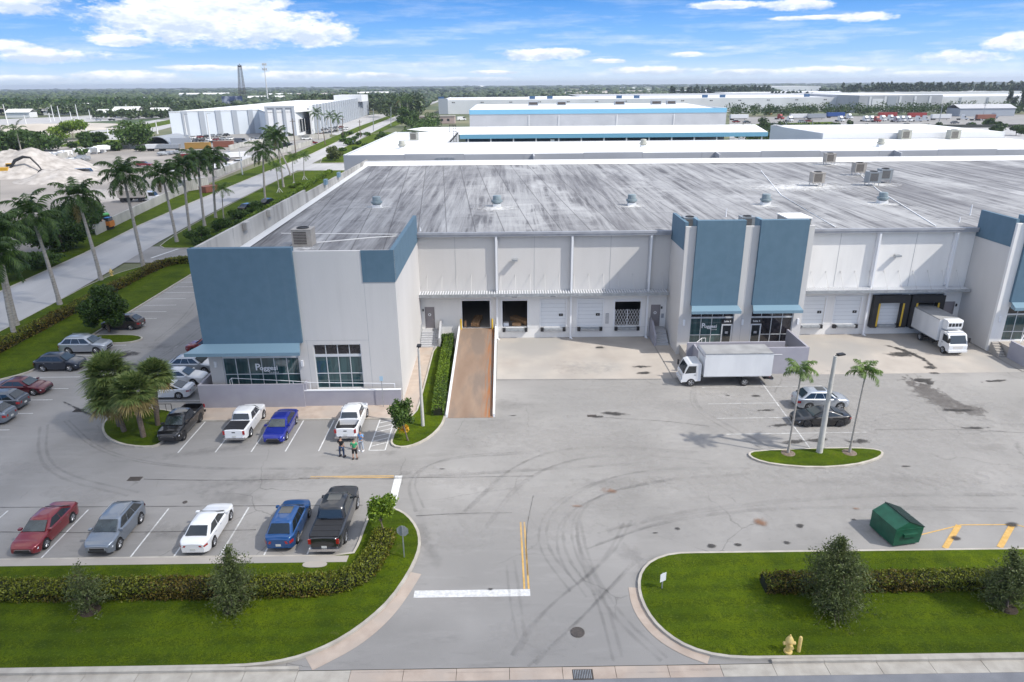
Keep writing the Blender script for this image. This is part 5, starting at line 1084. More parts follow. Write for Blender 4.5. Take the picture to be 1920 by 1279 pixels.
# ---- dumpster
def dumpster():
    p=at(1679,1016); t=thing('dumpster','green steel dumpster with sloped black lids beside the grass verge','dumpster',(24.45,36.25,.02),R(10)); t.scale=(1.05,1.08,1.0); G=mat('dumpster_green',(.005,.070,.038),(.010,.098,.055),scale=2.5,rough=.45); L_=mat('dumpster_lid',(.012,.03,.025),rough=.45)
    b=MB(); b.extr([(-.9,.12),(.85,.12),(.95,1.0),(.95,1.25),(-.1,1.75),(-.9,1.3)],-1.0,1.0,G); b.build('container',t)
    b=MB()
    for y0,y1 in ((-1.02,-.01),(.01,1.02)):
        b.add([(1.0,y0,1.27),(1.0,y1,1.27),(-.12,y1,1.80),(-.12,y0,1.80),(1.0,y0,1.21),(1.0,y1,1.21),(-.12,y1,1.74),(-.12,y0,1.74)],[(0,1,2,3),(4,7,6,5),(0,4,5,1),(1,5,6,2),(2,6,7,3),(3,7,4,0)],L_)
        for i in range(6): y=y0+.08+i*(y1-y0-.1)/6; b.add([(.95,y,1.30),(.95,y+.05,1.30),(-.08,y+.05,1.80),(-.08,y,1.80),(.95,y+.02,1.335),(-.08,y+.02,1.835)],[(0,1,4),(2,3,5),(0,4,5,3),(1,2,5,4)],L_)
    b.build('lid',t)
    b=MB()
    for s in (-1,1): b.box(-.35,.55,min(s*1.0,s*1.13),max(s*1.0,s*1.13),.72,.92,G)
    b.box(-.9,.9,-1.02,-.99,1.18,1.26,G); b.box(-.9,.9,.99,1.02,1.18,1.26,G); b.build('fork_pocket',t)
dumpster()
# ---- hydrants, bollards, poles, signs
def hydrant(x,y,z,label,s=1.):
    t=thing('fire_hydrant',label,'fire hydrant',(x,y,z)); Y=mat('hydrant_cream',(.58,.42,.13),(.66,.50,.2),scale=6,rough=.6)
    MB().lathe((0,0,0),[(.17,0),(.17,.06),(.11,.08),(.11,.52),(.16,.54),(.16,.60),(.13,.66),(.08,.76),(.03,.80),(.03,.86)],Y,14).build('barrel',t,40)
    MB().tube((-.24,0,.45),(.24,0,.45),.07,.07,Y,10).tube((0,-.26,.42),(0,0,.42),.09,.09,Y,10).build('nozzle',t,40)
    t.scale=(s,s,s)
hydrant(14.0,26.75,.165,'pale yellow fire hydrant on the right street lawn',1.25)
tag(MB().lathe((0,0,0),[(.09,0),(.09,.85),(.06,.92),(.01,.94)],mat('hydrant_cream',(0,0,0)),12).build('bollard',smooth=40,loc=(14.55,26.78,.165)),'short cream marker post right of the street hydrant','bollard')
p=at(210,519); hydrant(p.x,p.y,.165,'yellow fire hydrant on the verge by the tall palms',1.3)
def lamp(x,y,h,label,cat='light pole',heads=1,r=.14,rot=0,m=None,name='light_pole',group=None,arm=.5):
    m=m or M_polec; t=thing(name,label,cat,(x,y,.1),rot,group)
    MB().lathe((0,0,0),[(r*1.1,0),(r,.1),(r*.55,h)],m,10).build('pole',t,50)
    b=MB()
    for s in ((1,) if heads==1 else (1,-1)): b.box(min(0,s*arm*.6),max(0,s*arm*.6),-.04,.04,h-.04,h+.04,M_black); b.box(min(s*arm*.4,s*arm*1.5),max(s*arm*.4,s*arm*1.5),-.17,.17,h+.02,h+.13,M_black)
    b.build('lamp_head',t); return t
M_polec=mat('concrete_pole',(.40,.39,.36),(.48,.47,.44),scale=3,rough=.85); M_polew=mat('white_pole',(.55,.56,.56),rough=.6)
lamp(-7.04,51.75,7.0,'tall grey light pole at the entrance island beside the flowering tree',rot=math.pi*.5,r=.15)
lamp(24.15,46.55,8.05,'thick concrete light pole between two small palms in the kerbed island',r=.24,rot=.3)
def sign(x,y,h,label,plate,rz=0,text_=None,m=None,name='street_sign',z=.165):
    t=thing(name,label,'sign',(x,y,z),rz); MB().box(-.03,.03,.0,.05,0,h,M_steel).build('post',t); b=MB()
    if plate=='oct':
        v=[(.38*math.cos(R(22.5+45*i)),.38*math.sin(R(22.5+45*i))) for i in range(8)]
        b.add([(a,-.012,h-.38+c) for a,c in v]+[(a,-.002,h-.38+c) for a,c in v],[list(range(8)),list(range(8,16))[::-1]]+[((i+1)%8,i,8+i,8+(i+1)%8) for i in range(8)],M_steel)
        b.add([(a*.96,-.016,h-.38+c*.96) for a,c in v],[list(range(8))],M_signred); o=b.build('sign_plate',t); text('STOP',.24,M_trim,t,(0,-.018,h-.46),name='lettering')
    else:
        b.box(-plate[0]/2,plate[0]/2,-.012,-.002,h-plate[1],h,m or M_trim); b.build('sign_plate',t)
    return t
M_signred=mat('stop_sign_red',(.45,.02,.02),rough=.4)
sign(-6.3,34.6,2.25,'grey backed stop sign post on the corner lawn by the bronze hedge','oct',math.pi-.12)
sign(8.7,31.5,1.05,'small tilted white notice sign on the right corner lawn',(.42,.55),.5)
sign(-11.0,55.7,3.0,'slim pole with small blue and white parking sign before the right window',(.3,.45),0,m=mat('sign_blue_white',(.35,.5,.62),rough=.4),z=.02)
# bike rack near the fan palms
tag(MB().tube((-.8,0,.0),(-.8,0,.8),.03,.03,M_black,6).tube((.8,0,0),(.8,0,.8),.03,.03,M_black,6).tube((-.8,0,.8),(.8,0,.8),.03,.03,M_black,6).tube((-.3,0,0),(-.3,0,.8),.02,.02,M_black,6).tube((.3,0,0),(.3,0,.8),.02,.02,M_black,6).build('bike_rack',loc=(-30.2,54.9,.16)),'dark metal rack in the shade behind the fan palms','rack')
# ---- people
SK=mat('skin',(.42,.24,.16),rough=.55)
def person(x,y,rz,label,shirt,legs,hair,short=False,armup=False,h=1.76,stance=.13):
    t=thing('person',label,'person',(x,y,.015),rz); s=h/1.76
    def skin(name,joints,edges,m,parent=None,root=0,sub=1):
        me=bpy.data.meshes.new(name); me.from_pydata([Vector(j[:3])*s for j in joints],edges,[]); me.materials.append(m)
        o=link(name,me,parent or t); sm=o.modifiers.new('s','SKIN'); sm.use_smooth_shade=True
        for i,j in enumerate(joints): sv=me.skin_vertices[0].data[i]; sv.radius=(j[3]*s,(j[4] if len(j)>4 else j[3])*s); sv.use_root=(i==root)
        mo=o.modifiers.new('d','SUBSURF'); mo.levels=sub; mo.render_levels=sub; return o
    a=stance
    # facing +Y local... front is -Y
    elbR=(.26,.02,1.16); haR=(.20,-.18,1.05) if not armup else (.16,-.22,1.45)
    elbL=(-.26,.03,1.14); haL=(-.24,-.10,.88)
    if armup: elbR=(.30,-.10,1.22)
    J=[(0,0,.95,.13,.10),(0,.0,1.1,.13,.10),(0,.01,1.28,.15,.10),(0,.01,1.42,.13,.08),(0,0,1.50,.055),(0,-.015,1.56,.07,.08),(0,-.02,1.64,.085,.10),(0,-.01,1.72,.06,.07),
       (.17,.01,1.42,.055),(*elbR,.04),(*haR,.028),(-.17,.01,1.42,.055),(*elbL,.04),(*haL,.028),
       (a*.7,0,.88,.085),(a,-.02,.50,.055),(a+.02,.02,.10,.04),(a+.03,-.14,.04,.035),(-a*.7,0,.88,.085),(-a,-.02,.50,.055),(-a-.02,.03,.10,.04),(-a-.03,-.13,.04,.035)]
    E=[(0,1),(1,2),(2,3),(3,4),(4,5),(5,6),(6,7),(3,8),(8,9),(9,10),(3,11),(11,12),(12,13),(0,14),(14,15),(15,16),(16,17),(0,18),(18,19),(19,20),(20,21)]
    for hi,(hx,hy,hz),sg in ((10,haR,-1),(13,haL,1)):
        base=len(J)
        for k in range(4):
            J.append((hx+sg*(-.03+.02*k),hy-.03,hz-.05,.009)); J.append((hx+sg*(-.03+.02*k),hy-.05,hz-.085-.008*(k in(1,2)),.008))
            E.append((hi,base+2*k)); E.append((base+2*k,base+2*k+1))
        J.append((hx-sg*.045,hy-.04,hz-.02,.010)); E.append((hi,len(J)-1))
    skin('body',J,E,SK)
    skin('shirt',[(0,0,.93,.165,.125),(0,0,1.12,.155,.12),(0,.01,1.30,.17,.12),(0,.01,1.43,.13,.09),(.18,.01,1.42,.075),(elbR[0]-.01,elbR[1],elbR[2]+.06,.062),(-.18,.01,1.42,.075),(elbL[0]+.01,elbL[1],elbL[2]+.06,.062)],[(0,1),(1,2),(2,3),(3,4),(4,5),(3,6),(6,7)],shirt)
    zl=.47 if short else .10
    skin('shorts' if short else 'trousers',[(0,0,.95,.155,.12),(a*.75,0,.86,.105),(a,-.02,.52,.08 if not short else .09),(a+.02,.02,zl,.06 if not short else .088),(-a*.75,0,.86,.105),(-a,-.02,.52,.08 if not short else .09),(-a-.02,.03,zl,.06 if not short else .088)],[(0,1),(1,2),(2,3),(0,4),(4,5),(5,6)],legs)
    for sg in (-1,1):
        MB().box(sg*(a+.025)-.05,sg*(a+.025)+.05,-.2,.08,0,.09,M_black if not armup else M_trim).build('shoe',t)
    hb=bmesh.new(); bmesh.ops.create_icosphere(hb,subdivisions=2,radius=.105*s,matrix=Matrix.Translation((0,.0*s,1.685*s))@Matrix.Diagonal((.92,1.08,.85,1)))
    hb_f=[v for v in hb.verts if v.co.y<-.045*s and v.co.z<1.70*s or v.co.z<1.64*s]; bmesh.ops.delete(hb,geom=hb_f,context='VERTS')
    me=bpy.data.meshes.new('hair'); hb.to_mesh(me); hb.free(); me.materials.append(hair); [setattr(p_,'use_smooth',True) for p_ in me.polygons]; link('hair',me,t)
    f=MB(); f.box(-.045*s,-.02*s,-.122*s,-.112*s,1.635*s,1.65*s,M_black); f.box(.02*s,.045*s,-.122*s,-.112*s,1.635*s,1.65*s,M_black); f.box(-.02*s,.02*s,-.115*s,-.105*s,1.575*s,1.585*s,M_signred); f.build('eyes_and_mouth',t)
    f=MB(); f.add([(-.014*s,-.112*s,1.60*s),(.014*s,-.112*s,1.60*s),(0,-.14*s,1.605*s),(0,-.115*s,1.645*s)],[(0,2,1),(0,3,2),(1,2,3),(0,1,3)],SK); f.build('nose',t)
    return t
K_bl=mat('black_cotton',(.012,.012,.014),rough=.9); K_gr=mat('green_cotton',(.04,.30,.13),rough=.9); K_lb=mat('light_blue_cotton',(.16,.32,.58),rough=.9); K_jn=mat('blue_jeans',(.03,.055,.11),(.045,.075,.15),scale=8,rough=.9); K_wh=mat('grey_white_cotton',(.38,.42,.48),rough=.9); K_hair=mat('dark_hair',(.012,.01,.009),rough=.6); K_hair2=mat('grey_brown_hair',(.09,.075,.06),rough=.6)
person(-12.79,47.0,math.pi-.35,'man in black shirt and blue jeans standing behind the white pickup',K_bl,K_jn,K_hair,stance=.17)
person(-11.7,46.6,math.pi+.05,'man in green shirt and black shorts standing with his back turned',K_gr,K_bl,K_hair,short=True)
person(-11.45,47.9,-.35,'man in light blue shirt and pale trousers with a raised hand',K_lb,K_wh,K_hair2,armup=True)

# ------------------------------------------------------------------ near vegetation
def frond_mesh(name,nf,length,droop,leaf_l,mats,seed,up=.95,low=-.35,npair=34,wid=.05,thick=.03):
    r=np.random.default_rng(seed); V=[];Fq=[];MI=[]
    def quad(a,b,c,d,k): o=len(V); V.extend([a,b,c,d]); Fq.append((o,o+1,o+2,o+3)); MI.append(dk)
    ga=2.39996; dk=0
    for i in range(nf):
        dk=1 if (len(mats)>1 and i>=nf-1 and seed%2) else 0
        azi=i*ga+r.normal()*.12; el0=up-(up-low)*(i/nf)**.9+r.normal()*.06; l=length*(.85+.25*r.random()); dirh=np.array([math.cos(azi),math.sin(azi),0]); side=np.array([-math.sin(azi),math.cos(azi),0])
        p=np.array([0,0,.0]); e=el0*math.pi/2; n=12; pts=[p.copy()]; es=[e]
        for k in range(n):
            p=p+(dirh*math.cos(e)+np.array([0,0,1])*math.sin(e))*l/n; e-=droop*(.4+1.4*k/n)/n*(1+.25*r.normal()); e=max(e,-1.45); pts.append(p.copy()); es.append(e)
        for k in range(n):
            w=thick*(1-k/n*.8); quad(pts[k]-side*w,pts[k]+side*w,pts[k+1]+side*w*.9,pts[k+1]-side*w*.9,0)
        for k in range(npair):
            u=.14+.86*(k+.5)/npair; q=u*n; j=min(int(q),n-1); f=q-j; c=pts[j]*(1-f)+pts[j+1]*f; e=es[j]; t=dirh*math.cos(e)+np.array([0,0,1])*math.sin(e); nrm=-dirh*math.sin(e)+np.array([0,0,1])*math.cos(e)
            ll=leaf_l*math.sin(math.pi*min(1,.18+.80*u))**.6*(.8+.35*r.random())
            for s in (-1,1):
                d=side*s*(.80+.1*r.normal())+t*(.5+.15*r.normal())+nrm*(.30*r.normal()-.25)+np.array([0,0,-.28]); d/=np.linalg.norm(d)
                w=t*wid*(.8+.4*r.random()); m_=c+d*ll*.5; tip=c+d*ll+np.array([0,0,-.18*ll])
                quad(c-w*.6,c+w*.6,m_+w,m_-w,0); quad(m_-w,m_+w,tip+w*.15,tip-w*.15,0)
    return npmesh(name,np.array(V),np.array(Fq),mats,np.array(MI))
def royal_palm(x,y,h,label,seed,lean=(0,0),R_=3.2,z=.165,nf=23,group='tall palms along the road'):
    t=thing('royal_palm',label,'palm tree',(x,y,z),0,group); b=MB(); hs=h-1.1; n=9
    pts=[(lean[0]*(i/n)**1.4,lean[1]*(i/n)**1.4,hs*i/n) for i in range(n+1)]; ra=[.36 if i==0 else (.27-.10*(i/n)**1.2+(.02 if i==4 else 0)) for i in range(n+1)]
    b.sweep(pts,ra,M_trunk,10); b.build('trunk',t,60)
    top=Vector(pts[-1]); MB().lathe(tuple(top),[(.17,-.05),(.19,.3),(.14,1.0),(.07,1.3)],M_shaft,10).build('crownshaft',t,60)
    c=link('crown',frond_mesh('crown',nf,R_*1.42,1.9,.92,[L_palm,L_dry],seed,wid=.06,npair=48),t,tuple(top+Vector((0,0,1.15)))); return t
pal=[((30,640),(-5,480),2.9),((32,612),(-10,435),3.0),((113,573),(62,405),3.3),((190,527),(146,368),3.0),((270,505),(231,328),3.3),((332,455),(305,330),3.1),((357,440),(342,312),2.9),((384,425),(370,300),3.1),((405,410),(398,295),2.9)]
ordn=['nearest tall royal palm at the left picture edge, banded trunk','second tall palm at the left edge with a dark ringed trunk foot','royal palm with the full drooping crown at the left, beside a dark thicket','royal palm leaning over the verge next to the yellow hydrant','tallest royal palm of the row, in front of the pale rubble yard','royal palm just before the driveway mouth, first of the tight cluster','royal palm in the tight cluster, second after the driveway','royal palm in the tight cluster, with the densest crown','last royal palm of the tight cluster, farthest from the camera']
for i,(b_,c_,r_) in enumerate(pal):
    p=at(*b_); q_=aty(c_[0],c_[1],p.y); royal_palm(p.x,p.y,q_.z-.3,ordn[i],100+i,lean=(q_.x-p.x,0),R_=r_)
pal2=[((498,380),(492,283),'royal palm by the blue parapet brackets, left of the pair'),((532,352),(519,258),'royal palm with a yellow tuft behind the pair'),((545,330),(509,252),'royal palm beyond the small staked ones')]
for i,(b_,c_,l_) in enumerate(pal2):
    p=at(*b_); q_=aty(c_[0],c_[1],p.y); royal_palm(p.x,p.y,q_.z-.2,l_,130+i,lean=(q_.x-p.x,0),R_=3.4)
def small_palm(x,y,h,label,seed,lean=(0,0),R_=1.5,m=None,r=.085,nf=12,stakes=False,group=None,z=.165,up=.95):
    t=thing('small_palm',label,'palm tree',(x,y,z),0,group); b=MB(); n=8; hs=h-.3
    pts=[(lean[0]*(i/n)**1.5,lean[1]*(i/n)**1.5,hs*i/n) for i in range(n+1)]; b.sweep(pts,[r*1.5 if i==0 else r*(1-.3*i/n) for i in range(n+1)],M_trunk,8); b.build('trunk',t,60)
    top=Vector(pts[-1]); MB().lathe(tuple(top),[(r*.8,-.05),(r,.15),(r*.5,.5)],M_shaft,8).build('crownshaft',t,60)
    link('crown',frond_mesh('crown',nf,R_*1.15,1.9,R_*.34,[m or L_palmb],seed,npair=30,wid=.028,thick=.02,up=up,low=.0),t,tuple(top+Vector((0,0,.4))))
    if stakes:
        s=MB()
        for a in (0,2.1,4.2): s.tube((math.cos(a)*.9,math.sin(a)*.9,0),(0,0,1.3),.05,.05,M_trim,5)
        s.build('support_stake',t)
    return t
L_palmb=leaf('young_palm_leaf',(.05,.095,.02),(.15,.24,.045))
for b_,c_,l_,sd in (((1477,853),(1501,708),'slender young palm left of the concrete light pole',5),((1592,852),(1621,712),'slender young palm right of the concrete light pole',6)):
    p=at(*b_); q_=aty(c_[0],c_[1],p.y); small_palm(p.x,p.y,q_.z+.25,l_,sd,lean=(q_.x-p.x,0),R_=1.35)
    tag(MB().lathe((0,0,0),[(.55,0),(.4,.05),(.02,.06)],M_bark,16).build('mulch_ring',smooth=60,loc=(p.x,p.y,.16)),'dark mulch ring round the '+('left' if sd==5 else 'right')+' young palm in the pole island','mulch')
for i,(b_,c_,l_) in enumerate((((420,412),(417,362),'small drooping palm near the parked road pickup'),((524,362),(518,318),'staked young palm nearest of the three, beside the road'),((552,350),(548,300),'staked young palm in the middle of the three'),((571,338),(570,296),'staked young palm farthest of the three'))):
    p=at(*b_); q_=aty(c_[0],c_[1],p.y); small_palm(p.x,p.y,q_.z+.2,l_,20+i,R_=2.5,r=.14,stakes=i>0,group='small palms near the driveway',lean=((q_.x-p.x)*.9,0))
# fan palms
def fan_mesh(name,nl,rad,seed):
    r=np.random.default_rng(seed); V=[];Fq=[];MI=[]
    def quad(a,b,c,d,k): o=len(V); V.extend([a,b,c,d]); Fq.append((o,o+1,o+2,o+3)); MI.append(k)
    for i in range(nl):
        azi=i*2.39996+r.normal()*.15; fr=i/nl; el=1.45-2.35*fr+r.normal()*.08; dry=1 if fr>.82+.07*r.normal() else 0
        d=np.array([math.cos(azi)*math.cos(el),math.sin(azi)*math.cos(el),math.sin(el)]); side=np.cross(d,[0,0,1]); side=side/(np.linalg.norm(side)+1e-6); nrm=np.cross(side,d)
        pl=rad*.48*(.8+.4*r.random()); e=d*pl; quad(-side*.02,side*.02,e+side*.015,e-side*.015,dry); fl=rad*.62*(.85+.3*r.random()); ns=24
        for k in range(ns):
            a=(k/(ns-1)-.5)*4.1; dd=d*math.cos(a)+side*math.sin(a)+nrm*(.22*abs(math.sin(a*.7))+.06*r.normal()); dd/=np.linalg.norm(dd); l=fl*(1-.25*abs(a)/2.05)*(.9+.2*r.random()); w=np.cross(dd,nrm); w=w/np.linalg.norm(w)*.07
            m_=e+dd*l*.55; tip=e+dd*l+np.array([0,0,-.20*l]); quad(e-w*.3,e+w*.3,m_+w,m_-w,dry); quad(m_-w,m_+w,tip+w*.1,tip-w*.1,dry)
    return npmesh(name,np.array(V),np.array(Fq),[L_fan,L_dry],np.array(MI))
for i,(b_,c_,rad,l_) in enumerate((((225,802),(203,704),2.15,'fan palm with the largest round crown at the left of the island'),((234,812),(205,745),1.9,'fan palm leaning left with the crown tucked under the big one'),((270,822),(250,737),1.9,'fan palm at the front of the island with dry brown lower fans'),((297,800),(290,703),1.5,'fan palm at the right of the island, nearest the black pickup'))):
    p=at(*b_); q_=aty(c_[0],c_[1],p.y); t=thing('fan_palm',l_,'palm tree',(p.x,p.y,.165),0,'fan palms on the kerbed island'); h=q_.z-.1; b=MB(); n=7
    b.sweep([((q_.x-p.x)*(k/n)**1.4,0,h*k/n) for k in range(n+1)],[.2+.02*random.random() for k in range(n+1)],M_bark,9); b.build('trunk',t,60); link('crown',fan_mesh('crown',74,rad,50+i),t,(q_.x-p.x,0,h))
# broadleaf trees and shrubs
def tree(name,label,cat,px,py,cx,cy,rx,ry,m,n,size,z=.165,k=9,depth=None,tr=.09,extra=None,s=.45,group=None,Y=None,shrub=False,trunk_m=None,aspect=1.8):
    """base pixel (px,py); crown centre pixel; crown half sizes in metres"""
    p=at(px,py,z) if Y is None else aty(px,py,Y); q_=aty(cx,cy,p.y); c=q_-p; t=thing(name,label,cat,tuple(p),0,group)
    bl=randblobs(c.x,c.y,c.z,rx,depth or rx,ry,k,s)+[(c.x,c.y,c.z,rx*.55,(depth or rx)*.55,ry*.6)]
    b=MB(); limbs(b,(0,0,0),(c.x,c.y,c.z+ry*.3),bl,tr,trunk_m or M_bark,k=7); b.build('trunk',t,60)
    V,Fq=quads(blobpts(bl,n),size,aspect=aspect); link('crown',npmesh('crown',V,Fq,[m]),t)
    return t,c
tree('round_tree','dense round green tree on the small kerbed island','tree',205,622,190,577,2.55,2.35,L_dark,12000,.17,k=14,tr=.14,s=.42)
tree('young_tree','bright green young tree at the end of the bronze hedge','tree',722,1006,712,953,1.05,1.0,L_bright,4200,.10,k=9,s=.38,tr=.05)
tree('flowering_tree','small leafy tree with a few orange leaves on the entrance island','tree',765,826,752,778,1.05,1.25,L_mid,3600,.11,k=9,s=.38,tr=.06)
p=at(748,800,1.0); V,Fq=quads(blobpts([(0,0,0,.45,.4,.35)],220),.11); tag(link('flower_cluster',npmesh('flower_cluster',V,Fq,[L_flow]),None,(-8.35,49.7,1.0)),'cluster of orange flowers low on the entrance island tree','flowers')
def airy(label,px,py,cx,cy,rx,ry,n,seed,dens=30):
    """weeping airy shrub: arching twigs from the stem, fine leaves, ragged outline down to the ground"""
    p=at(px,py,.165); q_=aty(cx,cy,p.y); c=q_-p; top=c.z+ry; t=thing('airy_shrub',label,'shrub',tuple(p)); r=random.Random(seed); b=MB(); P=[]
    b.sweep([(0,0,0),(c.x*.2,0,top*.25),(c.x*.7,0,top*.7)],[.06,.05,.02],M_bark,7)
    lob=[(i_*2.4+r.uniform(-.4,.4),r.uniform(.70,1.25),r.uniform(.2,.95)) for i_ in range(13)]
    for i in range(n):
        la,lr,lh=lob[i%13]; a=la+r.gauss(0,.42); hh=min(1.05,max(.06,lh+r.gauss(0,.22))); prof=math.sin(math.pi*min(1,(.30+.68*hh)))**.55
        rad=lr*prof*r.uniform(.35,1.1); tip=Vector((c.x*hh+math.cos(a)*rad*rx,math.sin(a)*rad*rx,top*hh)); st=Vector((c.x*hh*.4,0,top*hh*r.uniform(.3,.75))); m_=st.lerp(tip,.6)+Vector((0,0,.16*ry)); tip.z-=.12*ry*rad
        if i%4==0: b.sweep([st,m_,tip],[.016,.010,.003],M_bark,4)
        for k in range(dens):
            u=.2+.9*r.random(); q2=(st*(1-u)*(1-u)+m_*2*u*(1-u)+tip*u*u); sp=.04+.07*u*u; P.append((q2.x+r.gauss(0,sp),q2.y+r.gauss(0,sp),max(.03,q2.z+r.gauss(0,sp))))
    b.build('twigs',t,60); V,Fq=quads(np.array(P),.055,aspect=2.6); link('foliage',npmesh('foliage',V,Fq,[L_oak]),t)
    tag(MB().lathe((0,0,0),[(.55,0),(.4,.03),(.02,.05)],M_mulch,14).build('mulch_ring',smooth=60,loc=(p.x,p.y,.16)),'dark mulch under the '+label,'mulch')
M_mulch=mat('mulch',(.025,.018,.012),(.06,.045,.03),scale=14,rough=1.)
airy('airy grey green shrub standing before the white sedan',436,1140,434,1066,1.35,1.1,330,1)
airy('thin leaning grey shrub before the blue grey crossover',170,1145,152,1088,1.15,.9,150,2,24)
airy('full weeping grey green shrub left of centre on the right lawn',1563,1136,1570,1060,1.75,1.35,760,3)
airy('grey green shrub at the right picture edge on the lawn',1888,1140,1890,1075,1.45,1.15,420,4)
# hedges
def hedge(name,label,path,wd,h,dens,m,m2=None,z=.165,size=.075,closed=False):
    P=[Vector((a,b)) for a,b in chaikin(path,2,False)]; t=thing(name,label,'hedge',(P[0].x,P[0].y,z)); o=P[0]
    core=MB(); pts=[];L=[];Rr=[]
    for i,p in enumerate(P):
        d=(P[min(i+1,len(P)-1)]-P[max(i-1,0)]).normalized(); n=Vector((-d.y,d.x)); L.append(p+n*wd*.4-o); Rr.append(p-n*wd*.4-o)
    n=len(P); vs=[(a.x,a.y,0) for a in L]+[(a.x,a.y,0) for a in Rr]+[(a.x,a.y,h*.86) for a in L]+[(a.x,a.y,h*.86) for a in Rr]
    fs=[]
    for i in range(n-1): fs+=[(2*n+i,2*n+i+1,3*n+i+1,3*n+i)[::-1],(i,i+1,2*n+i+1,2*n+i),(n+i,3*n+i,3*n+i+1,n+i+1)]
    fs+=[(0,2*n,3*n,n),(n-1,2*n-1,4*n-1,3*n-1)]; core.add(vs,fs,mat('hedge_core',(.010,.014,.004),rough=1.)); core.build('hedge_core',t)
    out=[]
    for i in range(n-1):
        a,b=P[i],P[i+1]; l=(b-a).length; k=int(l*dens*(wd+2*h)); d=(b-a)/max(l,1e-6); nn=np.array((-d.y,d.x)); u=rng.random(k); s=rng.random(k)*(wd+2*h)
        base=np.array(a)[None]+np.array(d)[None]*(u*l)[:,None]
        bump=.05*np.sin(base[:,0]*3.1+base[:,1]*2.3)+.05*np.sin(base[:,0]*7.7+1.3*base[:,1])
        lat=np.where(s<h,-wd/2,np.where(s>h+wd,wd/2,s-h-wd/2)); zz=np.where(s<h,s,np.where(s>h+wd,(2*h+wd-s),h+bump))
        q=rng.normal(size=(k,3))*.05; xy=base+nn[None]*(lat*(1+bump*.6))[:,None]-np.array(o)[None]; out.append(np.column_stack([xy[:,0]+q[:,0],xy[:,1]+q[:,1],np.maximum(.02,zz+q[:,2])]))
    A=np.concatenate(out)
    if m2 is None: V,Fq=quads(A,size); link('leaves',npmesh('leaves',V,Fq,[m]),t)
    else:
        V,Fq=quads(A,size); k=(.7*np.sin(A[:,0]*.9+.7)+.7*np.sin(A[:,0]*.37+A[:,1]*.5)+rng.normal(size=len(A))*.55+(A[:,2]<.72*h)*.9>.75).astype(int); link('leaves',npmesh('leaves',V,Fq,[m,m2],k),t)
    return t
hedge('hedge','clipped bronze green hedge curving round the left corner lawn',[(-40,31.75),(-20,31.7),(-10.6,31.7),(-8.7,32.4),(-8.0,34.0),(-7.75,36.6)],1.2,.72,330,L_hedge,L_hedger)
hedge('hedge','clipped bronze green hedge on the right street lawn',[(14.4,31.45),(20,31.45),(34,31.45)],1.1,.68,330,L_hedge,L_hedger)
hedge('hedge','long dark clipped hedge following the road on the left verge',[(-55.3,52),(-55.2,66),(-55.1,80),(-55.1,95),(-54.9,106),(-53.8,109.2),(-51,110),(-48.6,110.1)],1.3,1.0,90,L_hedge,L_hedger,size=.13)
hedge('hedge','narrow bright green hedge between the ramp and the grass strip',[(-5.95,53.6),(-6.15,60),(-6.25,66),(-6.25,71.3)],.95,.75,330,L_bright,L_mid,size=.08)
hedge('hedge','short green hedge across the head of the grass strip',[(-7.3,71.9),(-5.8,71.95)],.8,.75,330,L_mid,None,size=.08)
# ------------------------------------------------------------------ neighbouring buildings
def part(t,mb,name,smooth=None):
    me=mb.mesh(name,smooth); me.transform(Matrix.Translation(-t.location)); return link(name,me,t)
M_nwall=mat('neighbour_grey_wall',(.36,.37,.39),(.42,.43,.45),scale=.12,rough=.85)
M_nwhite=mat('bright_white_wall',(.62,.63,.64),(.70,.71,.72),scale=.05,rough=.8)
M_cyan=mat('cyan_blue_trim',(.17,.40,.56),rough=.5); M_navyp=mat('navy_panel',(.03,.09,.19),rough=.6); M_strip=mat('grey_stripe',(.33,.36,.40),rough=.8); M_pale=mat('pale_blue_wall',(.52,.57,.62),(.58,.63,.68),scale=.05,rough=.8)
t=thing('warehouse','grey walled warehouse with bright white roof just behind the stained roof','building',(0,137,0))
Z=14.35; m=MB(); m.box(-30.9,-30.6,137,206,0,Z,M_nwall); m.box(-30.6,-12.9,205.7,206,0,Z,M_nwall); m.box(-13.2,-12.9,167.3,205.7,0,Z,M_nwall); m.box(-12.9,118,167,167.3,0,Z,M_nwall)
for i in range(13): a=-30.6+i*11.5; m.box(a,a+11.46,137,137.3,0,Z+(.12 if i%3==1 else 0),M_nwall)
part(t,m,'wall')
m=MB(); m.box(-30.6,-12.9,137.3,205.7,Z-.5,Z-.12,M_roofw); m.box(-12.9,118,137.3,167,Z-.5,Z-.122,M_roofw); m.box(-30.95,-30.55,136.95,206,Z+.0,Z+.06,M_roofw); part(t,m,'roof')
for x in (5.6,40.9,75.6): m=MB(); m.add([(x,137,10),(x,134.2,10),(x,137,Z+.1),(x+.3,137,10),(x+.3,134.2,10),(x+.3,137,Z+.1),(x,134.2,Z-.2),(x+.3,134.2,Z-.2)],[(0,1,6,2)[::-1],(3,4,7,5),(1,4,7,6)[::-1],(6,7,5,2)[::-1]],M_nwall); part(t,m,'wall_fin')
m=MB(); m.box(-27,-17,136.7,136.95,11.8,13.3,M_beige); m.box(-13,-9.5,136.6,136.9,12.2,13.8,M_steel); part(t,m,'wall_panel')
m=MB(); m.box(75,118,167.3,201,0,15.6,M_nwhite); m.box(75.4,117,167.31,200.6,15.6,15.65,M_roofw); part(t,m,'raised_wing')
m=MB(); m.add([(75,167.2,Z-.1),(75,200,Z+1.6),(88,190,Z+.2),(75.2,167.2,Z-.1),(75.2,200,Z+1.6),(88,190.2,Z+.2)],[(0,2,1),(3,4,5),(0,1,4,3),(1,2,5,4)],M_nwall); part(t,m,'sloping_parapet')
